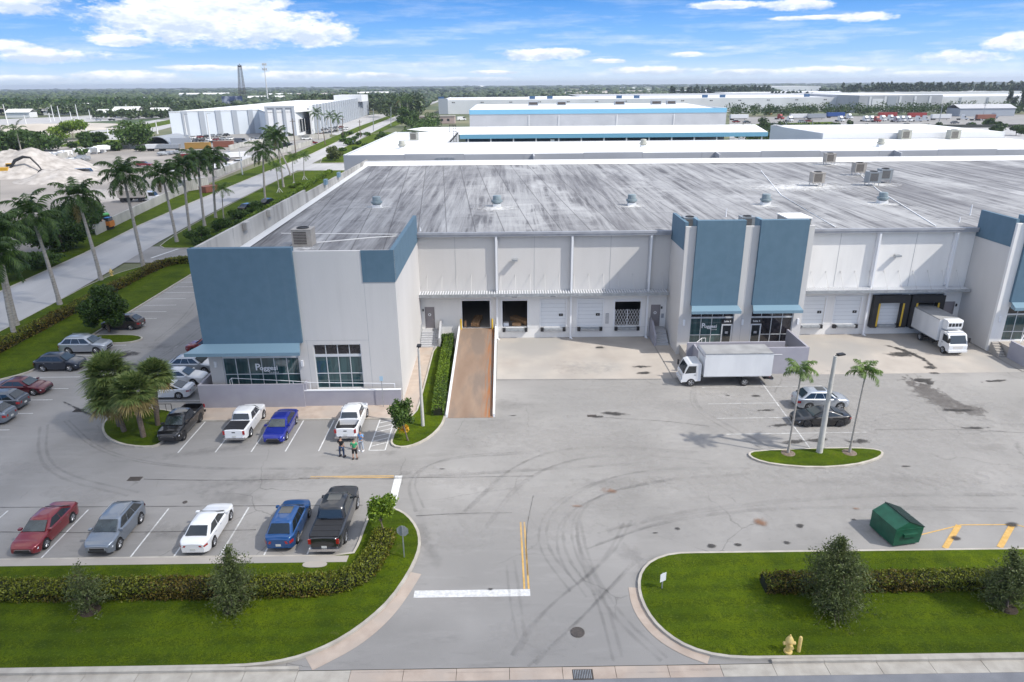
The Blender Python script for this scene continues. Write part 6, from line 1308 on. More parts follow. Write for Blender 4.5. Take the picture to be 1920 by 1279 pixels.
for px,py,s_,lab in ((777,262,1.7,'beige rooftop unit on the left of the white roof'),(1695,260,1.9,'beige rooftop unit, left one on the right part of the white roof'),(1786,260,1.9,'beige rooftop unit, right one on the right part of the white roof')):
    p=at(px,py,Z); acunit(p.x,p.y,Z-.12,s_,lab,M_ventc,legs=False)
for px,py,lab in ((754,278,'beige round fan near the left edge of the white roof'),(1206,275,'beige round fan in the middle of the white roof'),(1651,274,'beige round fan on the right of the white roof')):
    p=at(px,py,Z); vent(p.x,p.y,Z-.1,lab,M_ventc,1.0)
# roof ladder cage at the step
m=MB()
for dx in (-.35,.35): m.tube((dx,0,-2),(dx,0,3.6),.06,.06,M_iron,5)
for k in range(9): m.tube((-.35,0,-1.6+k*.6),(.35,0,-1.6+k*.6),.04,.04,M_iron,5)
m.box(-1.3,.4,-.05,.05,3.3,3.5,M_iron); m.box(-1.3,-1.2,-.05,.05,1.8,3.5,M_iron)
p=at(853,262,Z); tag(m.build('roof_ladder',loc=(p.x,p.y,Z)),'dark caged ladder at the step of the white roof','ladder')
# blue trimmed building
Yb=335.; zt=aty(1100,204.5,Yb).z; zb=aty(1100,213,Yb).z; xa=aty(880,206,Yb).x; xb=aty(1363,204,Yb).x; zl=aty(1100,236,Yb).z
t=thing('warehouse','white warehouse with a cyan blue band and a blue trimmed canopy roof','building',(0,Yb,0))
m=MB(); m.box(xa,xb,Yb,Yb+.5,0,zb,M_nwall); m.box(xa,xa+.5,Yb+.5,Yb+88,0,zt,M_nwhite); m.box(xb-.5,xb,Yb+.5,Yb+78,0,zt,M_nwhite); part(t,m,'wall')
m=MB(); m.box(xa,xb,Yb-.2,Yb+.5,zb,zt,M_cyan); m.box(xa-.1,xa,Yb+.5,Yb+88,zb,zt,M_cyan); part(t,m,'blue_band')
m=MB(); m.add([(xa+.5,Yb+.5,zt-.8),(xb-.5,Yb+.5,zt-.8),(xb-.5,Yb+78,zt+.2),(xa+.5,Yb+88,zt+.2)],[(0,1,2,3)],M_roofw); part(t,m,'roof')
m=MB()
for px in (992,1048,1157,1264): x=aty(px,220,Yb).x; m.box(x-.15,x+.15,Yb-.3,Yb-.21,zl,zb-.5,M_nwhite)
part(t,m,'downspout')
Yc=262.; ze=aty(1100,250.5,Yc).z; x0=aty(862,250,Yc).x; x1=aty(1440,249,Yc).x
m=MB(); m.add([(x0,Yc,ze),(x1,Yc,ze),(aty(1368,235,Yb).x+12,Yb,zl),(xa-22,Yb,zl),(aty(760,250,Yc+20).x,Yc+25,ze+.5)],[(0,1,2,3,4)],M_roofw); part(t,m,'canopy_roof')
m=MB(); m.box(x0,x1,Yc-.2,Yc,ze-1.5,ze-.05,M_cyan); part(t,m,'canopy_fascia')
m=MB(); m.box(x0+1,x1-22,Yc+20,Yc+21,0,ze-.5,M_navyp); part(t,m,'inner_wall')
m=MB()
for i in range(14): x=x0+3+i*(x1-x0-5)/13; m.box(x-.25,x+.25,Yc+.1,Yc+.6,0,ze-.3,M_nwhite)
part(t,m,'column')
p=at(1036,240,ze+2); vent(p.x,p.y,zl-1.2,'small dark vent on the far canopy roof of the blue trimmed building',M_iron,1.2)
for px,w_ in ((1000,5.5),(1053,5.),(1162,5.5),(1231,5.5),(1259,5.)):
    x=aty(px,200,Yb+60).x; z=zt+.0; tt=thing('rooftop_unit',['leftmost','second from left','middle','second from right','rightmost'][[1000,1053,1162,1231,1259].index(px)]+' grey box unit on the roof of the blue trimmed building','rooftop unit',(x,Yb+62,z-.1),0,'rooftop units on the blue trimmed building')
    MB().box(-w_/2,w_/2,-1.5,1.5,0,2.2,M_strip).build('casing',tt); MB().box(-w_/2+.4,w_/2-.4,-1.52,-1.5,.5,1.8,M_iron).build('grille',tt)
# long white warehouses behind
Yw=700.
t=thing('warehouse','very long white warehouse with small navy roof panels behind the blue trimmed one','building',(0,Yw,0))
zt2=aty(1200,185,Yw).z; xa=aty(822,190,Yw).x; xb=aty(1612,184,Yw).x
m=MB(); m.box(xa,xb,Yw,Yw+1,0,zt2,M_nwhite); m.box(xa,xa+1,Yw+1,Yw+160,0,zt2,M_nwhite); m.box(xb-1,xb,Yw+1,Yw+160,0,zt2,M_nwall); m.box(xa,xa+9,Yw-1,Yw-.1,0,zt2+1.5,M_strip); part(t,m,'wall')
m=MB(); m.box(xa+1,xb-1,Yw+1,Yw+160,zt2-.8,zt2-.2,M_nwhite); part(t,m,'roof')
for px in (827,998,1031,1161,1194,1322,1355,1513): x=aty(px,180,Yw+30).x; m=MB(); m.box(x-2.8,x+2.8,Yw+30,Yw+31,zt2-.2,zt2+2.6,M_navyp); part(t,m,'navy_panel')
for i in range(14): x=xa+15+i*(xb-xa-20)/14; m=MB(); m.box(x-2,x-.9,Yw-.15,Yw-.02,zt2-2.6,zt2-1.8,M_iron); m.box(x-.4,x+.7,Yw-.15,Yw-.02,zt2-2.6,zt2-1.8,M_iron); part(t,m,'louvre')
for lab,pxa,pxb,py,Y_,mm,mr in (('grey and white warehouse with big door openings at the right, beyond the truck yard',1612,1768,179,655,M_nwall,M_nwhite),('white warehouse wall at the far right edge beyond the shed',1766,2050,181,665,M_nwhite,M_nwhite)):
    t=thing('warehouse',lab,'building',(0,Y_,0)); z=aty(pxa,py,Y_).z; a=aty(pxa,180,Y_).x; b_=aty(pxb,180,Y_).x
    m=MB(); m.box(a,b_,Y_,Y_+1,0,z,mm); m.box(a,a+1,Y_+1,Y_+120,0,z,M_nwall); part(t,m,'wall'); m=MB(); m.box(a+1,b_,Y_+1,Y_+120,z-.5,z-.1,mr); part(t,m,'roof')
    m=MB()
    for i in range(5): x=a+(b_-a)*(.12+.18*i); m.box(x,x+2,Y_-.3,Y_-.05,0,z-1,M_nwhite if mm is M_nwall else M_strip); 
    part(t,m,'pilaster')
    if mm is M_nwall: m=MB(); m.box(a+26,a+34,Y_-.2,Y_-.05,1,z-1,M_strip); m.box(a+12,a+22,Y_-.25,Y_-.05,0,z-3,M_nwhite); part(t,m,'large_door')
for i,(pa,pb,py,Y_,h) in enumerate(((1390,2000,162,1050,12),(1090,1640,166,900,12),(1300,1420,160,1500,11),(1440,1540,157,1900,16),(1000,1095,172,820,11))):
    m=MB(); a=aty(pa,py,Y_).x; b_=aty(pb,py,Y_).x; tt=thing('warehouse',['wide pale flat roofed warehouse before the dark pine row at the right','wide grey flat roof just beyond the navy panelled warehouse','white roofed shed far off left of the pine row','far white tank like roofs at the horizon','low pale building far off near the sand piles'][i],'building',(0,Y_,0))
    m.box(a,b_,Y_,Y_+2,0,h,M_nwhite); part(tt,m,'wall'); m=MB(); m.box(a,b_,Y_+2,Y_+180,h-.6,h-.1,M_nwhite if i!=1 else M_nwall); part(tt,m,'roof')
    m=MB()
    for k in range(9): x=a+(b_-a)*(.05+.11*k); m.box(x,x+(b_-a)*.02,Y_-.5,Y_-.05,1,h*.55,M_strip)
    part(tt,m,'loading_door')
# left striped warehouse
t=thing('warehouse','large pale blue and white striped warehouse at the left, beyond the storage lot','building',(-196,425,0)); O=t.location
A=at(316,209,13.8); B=at(484,205,13.8); Cc=at(551,198.5,16.5); B2=at(495,199.5,16.5); Dd=at(577,202,14.5); S0=at(580,196.5,16.5); S1=at(690,183,15.5)
def wl_(m,a,b_,z,mm,th=.6):
    a=Vector((a.x,a.y)); b_=Vector((b_.x,b_.y)); d=(b_-a).normalized(); n=Vector((-d.y,d.x))*th
    m.prism([tuple(a),tuple(b_),tuple(b_+n),tuple(a+n)],0,z,mm)
def frontoff(a,b_,u0,u1,z0,z1,mm,m,off):
    a2=a.lerp(b_,u0); b2=a.lerp(b_,u1); d=Vector((b_.x-a.x,b_.y-a.y,0)).normalized(); n=Vector((d.y,-d.x,0))*off
    m.prism([tuple((a2+n)[:2]),tuple((b2+n)[:2]),tuple((b2)[:2]),tuple((a2)[:2])],z0,z1,mm)
m=MB(); wl_(m,A,B,13.8,M_pale); wl_(m,B,B2,13.8,M_pale); wl_(m,B2,Cc,16.4,M_nwhite); wl_(m,Cc,Dd,14.5,M_nwhite); wl_(m,Dd,S0,14.5,M_nwhite); wl_(m,S0,S1,16.2,M_nwhite); part(t,m,'wall')
for i in range(5): m=MB(); frontoff(A,B,.13+.185*i,.13+.185*i+.06,0,13.8,M_strip,m,.5); part(t,m,'stripe')
m=MB()
for i in range(4): frontoff(B2,Cc,i*.30,i*.30+.09,0,16.5,M_strip,m,.7)
frontoff(B2,Cc,0,1,15.6,16.55,M_strip,m,.75); part(t,m,'portal_frame')
for i in range(26): m=MB(); frontoff(S0,S1,.03+i*.037,.03+i*.037+.014,0,16.3,M_strip,m,1.0); part(t,m,'stripe')
m=MB(); frontoff(Cc,Dd,.2,.85,2,9,M_glass,m,.3); 
for i in range(4): frontoff(Cc,Dd,.2+.2*i,.22+.2*i,2,9,M_nwhite,m,.4)
frontoff(B2,Cc,.05,.95,0,1.8,M_black,m,.3); part(t,m,'window')
m=MB(); bk=Vector((A.x-20,A.y+60,0)); m.prism([tuple(A[:2]),tuple(B[:2]),tuple(B2[:2]),tuple(Cc[:2]),tuple(S0[:2]),tuple(S1[:2]),(S1.x-70,S1.y),(A.x-10,A.y+200)],13.0,13.5,M_roofw); part(t,m,'roof')
m=MB(); p=at(665,184,16); m.box(p.x-12,p.x+12,p.y-30,p.y,13.5,19,M_nwhite); part(t,m,'roof_house')

# ------------------------------------------------------------------ vegetation and yards in the distance
def X_at(px,Y): return (px-943)/F*(Y*math.cos(PITCH)+H*math.sin(PITCH))
# paved and bare areas
def poly(name,pts,m,z): sheet(name,[tuple(at(*p)[:2]) for p in pts],z,m)
poly('rubble_yard',[(0,560),(0,262),(95,262),(330,262),(560,262),(640,258),(640,264),(480,305),(382,347),(312,377),(182,445),(60,520)],M_dirt,-.06)
sheet('truck_yard',[(X_at(1368,445),445),(X_at(1368,600),600),(X_at(2100,600),600),(X_at(2100,445),445)],-.05,M_asph)
poly('highway',[(-60,236),(-60,226),(120,219),(250,212),(330,209),(330,219),(250,224),(120,231)],M_road,-.02)
poly('storage_lot',[(300,262),(322,250),(430,250),(520,246),(600,252),(640,262),(560,285),(420,300)],M_asph,-.03)
poly('sand_flat',[(-60,262),(-60,234),(120,229),(230,232),(160,246),(95,258)],M_sand,-.055)
poly('warehouse_frontage',[(565,246),(700,214),(745,214),(700,232),(640,254)],M_road,-.045)
poly('service_road',[(150,262),(170,246),(330,218),(330,236),(230,262)],M_road,-.04)
poly('grass_bank',[(105,275),(150,262),(250,262),(245,275)],M_grass,-.02)
poly('roadside_grass',[(185,250),(320,224),(320,232),(230,250)],M_grass,-.01)
poly('roadside_meadow',[(640,262),(700,243),(752,221),(765,226),(720,245),(668,258)],M_grass,-.005)
poly('yard_paving',[(1368,262),(1368,235),(2000,222),(2000,262)],M_road,-.055)
poly('scrub_ground',[(1400,262),(1400,233),(1560,228),(1620,262)],M_grass,-.045)
# forest masses (uncountable, far away)
ICO=bmesh.new(); bmesh.ops.create_icosphere(ICO,subdivisions=1,radius=1); ICO.verts.ensure_lookup_table()
IV=np.array([v.co[:] for v in ICO.verts]); IF=np.array([[v.index for v in f.verts] for f in ICO.faces]); ICO.free()
def forest(name,pts,m,label,blob=True,tufts=40,leafs=1.2,conifer=False):
    Vs=[];Fs=[];o=0
    for x,y,h,r in pts:
        if blob:
            k=3 if y<1600 else 2
            for _ in range(k):
                j=rng.random((len(IV),1))*.45+.75; c=np.array([x+rng.normal()*r*.45,y+rng.normal()*r*.45,h*(.55+.12*rng.normal())]); Vs.append(IV*j*np.array([r*.75,r*.75,h*.42])+c); Fs.append(IF+o); o+=len(IV)
        else:
            n=tufts; zz=rng.random(n)
            if conifer: rr=(1-zz)*.9+.12; P=np.column_stack([x+rng.normal(size=n)*r*rr*.5,y+rng.normal(size=n)*r*rr*.5,h*(.12+.88*zz)])
            else:
                d=rng.normal(size=(n,3)); d/=np.linalg.norm(d,axis=1)[:,None]; d*=rng.random((n,1))**.4; P=np.array([x,y,h*.58])+d*np.array([r,r,h*.42])
            V,Fq=quads(P,leafs); Vs.append(V); Fs.append(Fq+o); o+=len(V)
    V=np.concatenate(Vs); Fq=np.concatenate(Fs); ob=link(name,npmesh(name,V,Fq,[m])); tag(ob,label,'trees',kind='stuff'); return ob
L_far=leaf('far_forest',(.016,.034,.010),(.070,.105,.030),0.); L_farb=leaf('far_forest_blue',(.014,.030,.012),(.065,.095,.034),0.)
def pick(n,a,b,y0,y1,h0,h1,r0,r1,pw=1.):
    o=[]
    for _ in range(n):
        Y=y0+(y1-y0)*random.random()**pw; o.append((X_at(random.uniform(a,b),Y),Y,random.uniform(h0,h1),random.uniform(r0,r1)))
    return o
forest('near_forest',pick(330,-60,340,860,1150,8,14,6,9),L_dark,'darker wood just beyond the tree belt at the left',blob=False,tufts=70,leafs=2.6)
forest('far_forest',pick(800,-100,330,1100,1700,7,14,6,12)+pick(500,330,800,800,1600,8,13,6,11)+pick(900,-100,2000,1700,3600,9,14,10,18)+pick(700,-200,2100,3600,7500,10,16,25,60)+pick(260,800,1250,1300,1900,8,12,6,10),L_farb,'flat dark forest spreading to the horizon')
forest('tree_belt',pick(150,-40,420,720,860,8,13,5,8)+pick(50,180,420,640,700,6,9,4,6)+pick(60,180,700,760,900,9,13,5,8),L_far,'dark belt of trees beyond the highway at the left',blob=False,tufts=90,leafs=1.7)
forest('grove',pick(110,560,790,740,900,15,20,5,7)+pick(40,700,790,560,760,13,19,4,6),L_far,'tall dark grove where the road disappears, right of the striped warehouse',blob=False,tufts=110,leafs=1.7)
forest('pine_row',pick(260,1575,1990,1060,1130,17,25,5,8)+pick(110,1258,1450,1180,1240,15,22,5,8)+pick(22,1535,1570,1180,1220,12,16,3,4)+pick(30,1440,1530,1000,1030,9,14,4,6),L_cas,'dark row of pines across the horizon at the right',blob=False,tufts=70,leafs=2.8,conifer=True)
forest('roadside_scrub',pick(40,765,822,330,560,5,9,2.5,4.5)+pick(26,700,860,255,300,2.5,5,1.8,3)+pick(40,640,760,300,420,1,2.2,1.2,2.2),L_mid,'scrub and young palms along the road before the white roof',blob=False,tufts=150,leafs=.75)
forest('scrub',pick(60,1375,1600,340,430,3,6,2,4)+pick(150,1370,2000,590,635,6,11,4,7)+pick(16,1600,1960,400,440,2,3.5,2,3.),L_dark,'green scrub round the truck yard',blob=False,tufts=110,leafs=.85)
forest('yard_scrub',pick(16,0,95,300,330,6,10,4,6)+pick(10,140,300,300,360,2,4,2,3),L_dark,'dark scrub between the rubble yard and the highway',blob=False,tufts=150,leafs=1.)
def farbush(label,px,py,r,h,m=L_dark,n=2600,size=.3,cat='bush',name='bush',trunk=False):
    p=at(px,py); t=thing(name,label,cat,tuple(p)); bl=randblobs(0,0,h*.52,r,r,h*.45,9,.45); V,Fq=quads(blobpts(bl,n),size); link('crown',npmesh('crown',V,Fq,[m]),t)
    b=MB(); limbs(b,(0,0,0),(0,0,h*.6),bl,.15,M_bark,4); b.build('trunk',t)
for a in (('dark thicket tree left of the pale wall, beside the second palm',120,472,5.2,6.5,L_dark,7000,.3),('dense dark thicket at the foot of the pale yard wall',158,438,4.4,6.5,L_dark,6000,.3),('low dark bush at the left edge beyond the road',40,520,4,3.6,L_dark,4500,.25),('dark bush behind the palm crowns at the left edge',-8,470,6,7,L_dark,5000,.3),('low bush between road and thicket',85,500,3.4,2.6,L_mid,3500,.22),
  ('bright round tree by the grass bank near the highway',138,262,9,10,L_bright,3500,.7),('dark rounded tree in front of the bright one',174,272,7.5,7,L_dark,3000,.7),('bronze leaved tree beside the arched shed',258,278,8.5,13,L_mid,3500,.7),('dark broad trees at the left beyond the rubble',75,286,13,11,L_dark,4000,.9),('dark tree clump beside the grass bank at the far left',30,286,9,9,L_dark,3000,.9),
  ('feathery dark bush on the kerbed island by the road bend',628,302,3.2,5.5,L_oak,3500,.3),('round green bush beside the driveway mouth and parapet',380,458,2.4,3.2,L_mid,4500,.2),('leafy bush against the beige parapet',430,434,2.6,3.0,L_mid,4500,.2),('bush row along the lot beside the parapet',455,410,2.8,2.6,L_mid,3500,.22),('green bush farther along the parapet',478,398,2.5,2.2,L_mid,3000,.22),('low bush under the staked palms',560,352,2.5,1.5,L_bright,2500,.2),
  ('round dark tree right of the road before the white roof',762,238,7,12,L_mid,3000,.7),('green tree at the right of the canopy roof',1425,245,5,7,L_dark,2500,.6),('tall airy pine at the right edge, left of the pair',1893,210,5,20,L_cas,1300,.9),('tall airy pine at the right edge, right of the pair',1912,212,5,20,L_cas,1300,.9),('dark tree clump right of the truck yard',1790,208,11,9,L_dark,2200,.9),('round bush in the lot at the right edge',1870,250,4,5,L_dark,2200,.5),('round bush left of the lot entrance at the right',1905,254,4,5,L_dark,2200,.5),('bush at the yard corner, right of the trailers',1852,238,4,5,L_mid,2000,.5)):
    farbush(a[0],*a[1:5],a[5],a[6],a[7])
hedge('hedge','yellow green hedge between the staked palms and the building',[(-53.5,126),(-54.5,160),(-56,200),(-57,232)],1.4,.9,26,L_bright,L_mid,size=.25)
# distant palms by the road
pm=None
for i,(px,py,cx,cy,lab) in enumerate(((598,262,594,213,'royal palm nearest the striped warehouse, left of the lot entrance'),(622,252,618,218,'royal palm in the middle of the warehouse frontage'),(634,248,630,222,'royal palm right of the frontage pair'),(752,229,750,187,'palm beside the far road bend'),(765,226,762,186,'palm right of the far road bend'),(768,222,775,185,'palm farthest along the road bend'),(42,292,32,244,'slim royal palm at the left edge above the rubble'),(8,290,4,250,'slim royal palm cut by the left edge above the rubble'))):
    p=at(px,py); q_=aty(cx,cy,p.y); royal_palm(p.x,p.y,max(7,q_.z),lab,200+i,R_=4.,z=0,nf=13,group='palms far along the road')
# pale yard wall
def wallrun(name,label,pts,h,m,th=.3,cat='wall'):
    b=MB(); o=Vector((*pts[0],0))
    for a,c in zip(pts,pts[1:]):
        a=Vector(a);c=Vector(c);d=(c-a).normalized();n=Vector((-d.y,d.x))*th/2; q_=[tuple((a+n)-o.xy),tuple((c+n)-o.xy),tuple((c-n)-o.xy),tuple((a-n)-o.xy)]; b.prism(q_,0,h,m)
    ob=b.build(name,loc=o); tag(ob,label,cat); return ob
M_oldwall=mat('stained_wall',(.30,.295,.27),(.46,.45,.42),scale=.35,stretch=(1,1,.5),rough=.9)
wallrun('yard_wall','stained pale wall between the road verge and the rubble yard',[(-79.6,134),(-82.6,156),(-85.5,178),(-88.2,205)],2.0,M_oldwall)
wallrun('yard_wall','stained pale wall farther along the road, beyond the yard gate',[(-90.5,222),(-94,262),(-94.5,300),(-93.5,350)],2.2,M_oldwall)
wallrun('storage_wall','white panel wall in front of the striped warehouse lot',[tuple(at(430,282)[:2]),tuple(at(480,270)[:2]),tuple(at(560,262)[:2]),tuple(at(618,258)[:2])],2.2,M_oldwall)
wallrun('yard_wall','low grey wall behind the scrap rows',[tuple(at(110,300)[:2]),tuple(at(190,284)[:2]),tuple(at(262,274)[:2])],2.5,M_oldwall)
# rubble heaps
def heap(name,label,px,py,rx,ry,h,m,seed,n=36,label_kind=None):
    r=np.random.default_rng(seed); p=at(px,py); V=[];k=[]; ph=r.random(8)*6.28
    for j in range(n+1):
        for i in range(n+1):
            u=i/n*2-1; v=j/n*2-1; d=math.hypot(u,v); z=max(0,1-d**1.5); z*=(1+.22*math.sin(5*u+ph[0])*math.cos(4*v+ph[1])+.12*math.sin(11*u+ph[2]+3*v)+.05*r.normal()); V.append((u*rx,v*ry,z*h-.1))
    Fq=[(j*(n+1)+i,j*(n+1)+i+1,(j+1)*(n+1)+i+1,(j+1)*(n+1)+i) for j in range(n) for i in range(n)]
    o=link(name,npmesh(name,np.array(V),np.array(Fq),[m]),None,(p.x,p.y,-.05)); tag(o,label,'rubble heap'); return o
M_rub=mat('rubble',(.30,.275,.25),(.46,.43,.40),scale=.45,rough=.95,bump=.9,bscale=1.6,detail=9)
heap('rubble_heap','big grey rubble heap behind the excavator at the left edge',50,322,22,22,7.5,M_rub,3)
heap('rubble_heap','low rubble mound right of the excavator heap',118,335,13,14,3.0,M_rub,4)
heap('rubble_heap','pale soil mound behind the royal palm trunks',182,370,9,11,2.4,M_rub,5)
heap('sand_heap','pale sand bank beside the highway at the left',70,243,60,16,3.5,M_sand,6)
heap('sand_heap','bright white sand heaps near the horizon in the middle',1180,168,95,70,9,M_roofw,7)
heap('sand_heap','second lower white sand heap near the horizon',1130,169,70,50,6,M_roofw,8)
heap('sand_heap','white gravel hill far left of the sand heaps',905,163.5,120,90,13,M_roofw,9)
# scrap rows: tarpaulined stacks
def scrap(label,pts,w_,h,m,seed):
    r=random.Random(seed); t=thing('scrap_stack',label,'scrap pile',(*pts[0],0)); o=Vector((*pts[0],0)); b=MB()
    a=Vector(pts[0]); c=Vector(pts[1]); n=int((c-a).length/1.4); d=(c-a).normalized()
    for i in range(n):
        for k in range(2):
            q=a+d*(i*1.4)+Vector((r.gauss(0,w_*.3),r.gauss(0,w_*.3)))-o.xy; s=r.uniform(.8,1.9); z=r.uniform(0,h*.5); b.X=Matrix.Translation((q.x,q.y,z+h*.3))@Matrix.Rotation(r.uniform(0,3),4,'Z')@Matrix.Rotation(r.uniform(-.5,.5),4,'X'); b.box(-s,s,-s*.6,s*.6,-h*.3,h*.3,m if r.random()<.75 else M_steel)
    b.X=None; b.build('heap',t)
g2=lambda *p: tuple(at(*p)[:2])
scrap('white wrapped scrap row left of the arched shed',[g2(92,300),g2(205,284)],2.2,2.6,M_nwhite,1); scrap('grey steel stack behind the palm crowns',[g2(112,312),g2(165,300)],2,2.0,M_steel,2); scrap('scrap piled along the yard edge near the containers',[g2(300,292),g2(345,286)],1.4,1.2,M_steel,3); scrap('stacked crates by the yard gate',[g2(398,318),g2(440,312)],1.5,1.5,M_nwhite,4)
# excavator
def excavator(px,py,rz,label,c,s=1.,up_=True):
    p=at(px,py); t=thing('excavator',label,'excavator',(p.x,p.y,.0 if not up_ else 0.),rz); t.scale=(s,)*3
    b=MB()
    for sy in (-1,1): b.prism(chaikin([(-2.1,sy*1.2-.3),(2.1,sy*1.2-.3),(2.1,sy*1.2+.3),(-2.1,sy*1.2+.3)],1),.0,.9,M_black)
    b.build('track',t); b=MB(); b.box(-2.4,1.0,-1.3,1.3,1.05,2.3,c); b.box(-2.6,-1.4,-1.25,1.25,1.2,2.0,M_black); b.build('body',t)
    b=MB(); b.box(.1,1.6,.3,1.3,1.3,3.1,c); b.box(.2,1.63,.27,1.33,2.0,2.95,M_glass); b.build('cab',t)
    b=MB(); b.sweep([(1,-.2,1.8),(2.6,-.2,3.8),(4.6,-.2,4.6),(6.0,-.2,4.4)],[.3,.38,.34,.22],M_black,6); b.sweep([(6.0,-.2,4.5),(7.4,-.2,2.6),(7.9,-.2,1.6)],[.26,.22,.15],M_black,6); b.build('boom',t)
    b=MB(); b.extr([(7.7,1.6),(8.4,1.5),(8.2,.5),(7.4,.4),(7.0,.9)],-.7,.3,M_black); b.build('bucket',t)
excavator(14,332,.15,'yellow excavator with black arm reaching over the rubble heap',mat('excavator_yellow',(.50,.28,.02),rough=.5),1.35)
excavator(196,415,2.2,'green and orange loader machine beyond the pale wall',mat('machine_green',(.05,.30,.06),rough=.5),.75)
tag(MB().box(-1.6,1.6,-.9,.9,.6,1.7,mat('machine_orange',(.45,.16,.03),rough=.6)).box(.4,1.4,-.8,.8,1.7,2.4,M_glass).box(-1.3,-.6,-1,1,0,.9,M_tyre).box(.6,1.3,-1,1,0,.9,M_tyre).build('tractor',loc=tuple(at(198,430))),'small orange tractor against the pale yard wall','tractor')
# arched shed, containers, trailers
p=at(296,278); t=thing('arched_shed','grey arched shed open at the front in the storage yard','shed',(p.x,p.y,0)); m=MB(); pr_=[(6*math.cos(math.pi*i/12),5*math.sin(math.pi*i/12)) for i in range(13)]; po=[(6.3*math.cos(math.pi*i/12),5.3*math.sin(math.pi*i/12)) for i in range(13)]
for i in range(12): m.extr([pr_[i],pr_[i+1],po[i+1],po[i]],0,22,M_steel)
m.build('arched_roof',t); MB().box(-6,6,21,21.3,0,4.6,M_strip).build('back_wall',t); MB().box(-13,-6.4,0,.4,0,3.4,M_nwhite).box(6.4,16,0,.4,0,4.5,M_strip).build('side_wall',t)
def container(px,py,l,c,rz,label,h=2.7):
    p=at(px,py); m=MB(); m.box(-l/2,l/2,-1.2,1.2,.1,h,c)
    n=int(l/.6)
    for i in range(n): x=-l/2+.3+i*.6; m.box(x-.1,x+.1,-1.26,-1.2,.3,h-.2,c)
    m.box(-l/2-.03,l/2+.03,-1.28,1.28,h,h+.08,c); o=m.build('shipping_container',loc=tuple(p)); o.rotation_euler=(0,0,rz); tag(o,label,'container')
C_or=mat('container_orange',(.34,.20,.05),rough=.6); C_rr=mat('container_rust',(.22,.08,.05),rough=.7)
container(372,279,11,C_or,.12,'yellow orange container in the storage lot'); container(420,276,9,C_rr,.12,'rust red container right of the orange one'); container(392,360,4.5,C_rr,1.2,'rust brown skip box by the yard gate',1.6); container(365,356,8,M_oldwall,1.1,'pale low block wall stack by the yard gate',3)
def tank_trailer(px,py,label,rz=.1,l=10,c=None):
    p=at(px,py); t=thing('truck_trailer',label,'trailer',tuple(p),rz); b=MB(); b.extr([(-l/2,1.1),(l/2,1.1),(l/2+.4,2.9),(-l/2-.3,2.9)],-1.2,1.2,c or M_steel); b.build('hopper',t); b=MB()
    for x in (-l/2+.8,-l/2+2.1,l/2-1):
        for y in (-1.1,.85): b.X=Matrix.Translation((x,y,.5))@Matrix.Rotation(R(-90),4,'X'); b.lathe((0,0,0),[(.5,0),(.5,.25)],M_tyre,12)
    b.X=None; b.box(-l/2,l/2,-.4,.4,.7,1.1,M_black); b.build('chassis',t)
tank_trailer(318,283,'dark grey dump trailer in front of the arched shed',.05,9); tank_trailer(292,283,'grey dump truck body left of the dark trailer',.05,7,M_nwhite); tank_trailer(440,300,'white truck trailer near the chain link fence',.5,9,M_nwhite)
tank_trailer(250,378,'flat white trailer behind the pale yard wall',.15,6,M_conc)
# simple cars for far rows
FC={}
def farcar(px,py,c,label,rz=0,s=1.,group='cars in the far storage lot',van=False,p=None):
    k=(c.name,van)
    if k not in FC:
        b=MB(); b.extr([(-2.25,.35),(2.25,.35),(2.3,.75),(1.2,.95),(-2.1,1.0),(-2.3,.8)] if not van else [(-2.5,.35),(2.4,.35),(2.5,.95),(1.9,1.1),(1.5,1.95),(-2.5,2.0)],-.9,.9,c); me=b.mesh('body')
        g=MB(); g.extr([(1.15,.94),(.5,1.42),(-1.2,1.45),(-1.9,.98)] if not van else [(1.95,1.1),(1.55,1.85),(.6,1.85),(.6,1.1)],-.8 if not van else -.92,.8 if not van else .92,M_glass); gm=g.mesh('glass')
        r=MB(); r.box(-1.15,.45,-.72,.72,1.43 if not van else 1.96,1.48 if not van else 2.0,c); rm=r.mesh('roof')
        w=MB()
        for x in (-1.4,1.4):
            for y in (-.88,.88): w.X=Matrix.Translation((x,y-.1,.33))@Matrix.Rotation(R(-90),4,'X'); w.lathe((0,0,0),[(.33,0),(.33,.2)],M_tyre,10)
        FC[k]=(me,gm,rm,w.mesh('wheels'))
    p=at(px,py) if p is None else p; t=thing('parked_car' if not van else 'parked_van',label,'car' if not van else 'van',(p[0],p[1],.01),rz,group); t.scale=(s,)*3
    for n_,me in zip(('body','window','roof','wheel'),FC[k]): link(n_,me,t)
    return t
ordl='first second third fourth fifth sixth seventh eighth ninth'.split(); ordl2=ordl+'tenth eleventh twelfth thirteenth fourteenth fifteenth'.split(); cols=[(C_white,'white'),(C_silver,'silver'),(C_gun,'grey'),(C_black,'black'),(C_red,'red'),(C_white,'white')]
r=random.Random(5)
for row,(x0,y0,x1,y1,n) in enumerate(((338,262,425,255,8),(330,268,432,262,9),(345,275,400,270,4),(560,252,640,240,9),(600,254,650,243,6))):
    for i in range(n):
        c,nm=r.choice(cols); u=i/(n-1); farcar(x0+(x1-x0)*u,y0+(y1-y0)*u,c,nm+' car, '+ordl[i]+' in '+['the back row of the storage lot before the striped warehouse','the front row of the storage lot before the striped warehouse','the loose row beside the orange container','the back parking row along the striped warehouse','the front parking row along the striped warehouse'][row],1.4+r.uniform(-.1,.1) if row!=2 else .2,1.05)
farcar(0,0,C_char,'grey pickup like car parked at the kerb beside the road left',R(68),1.15,p=(-59.0,160.5),group='cars by the road'); farcar(0,0,C_black,'black car behind the grey one at the road kerb',R(68),1.05,p=(-57.0,168.5),group='cars by the road')
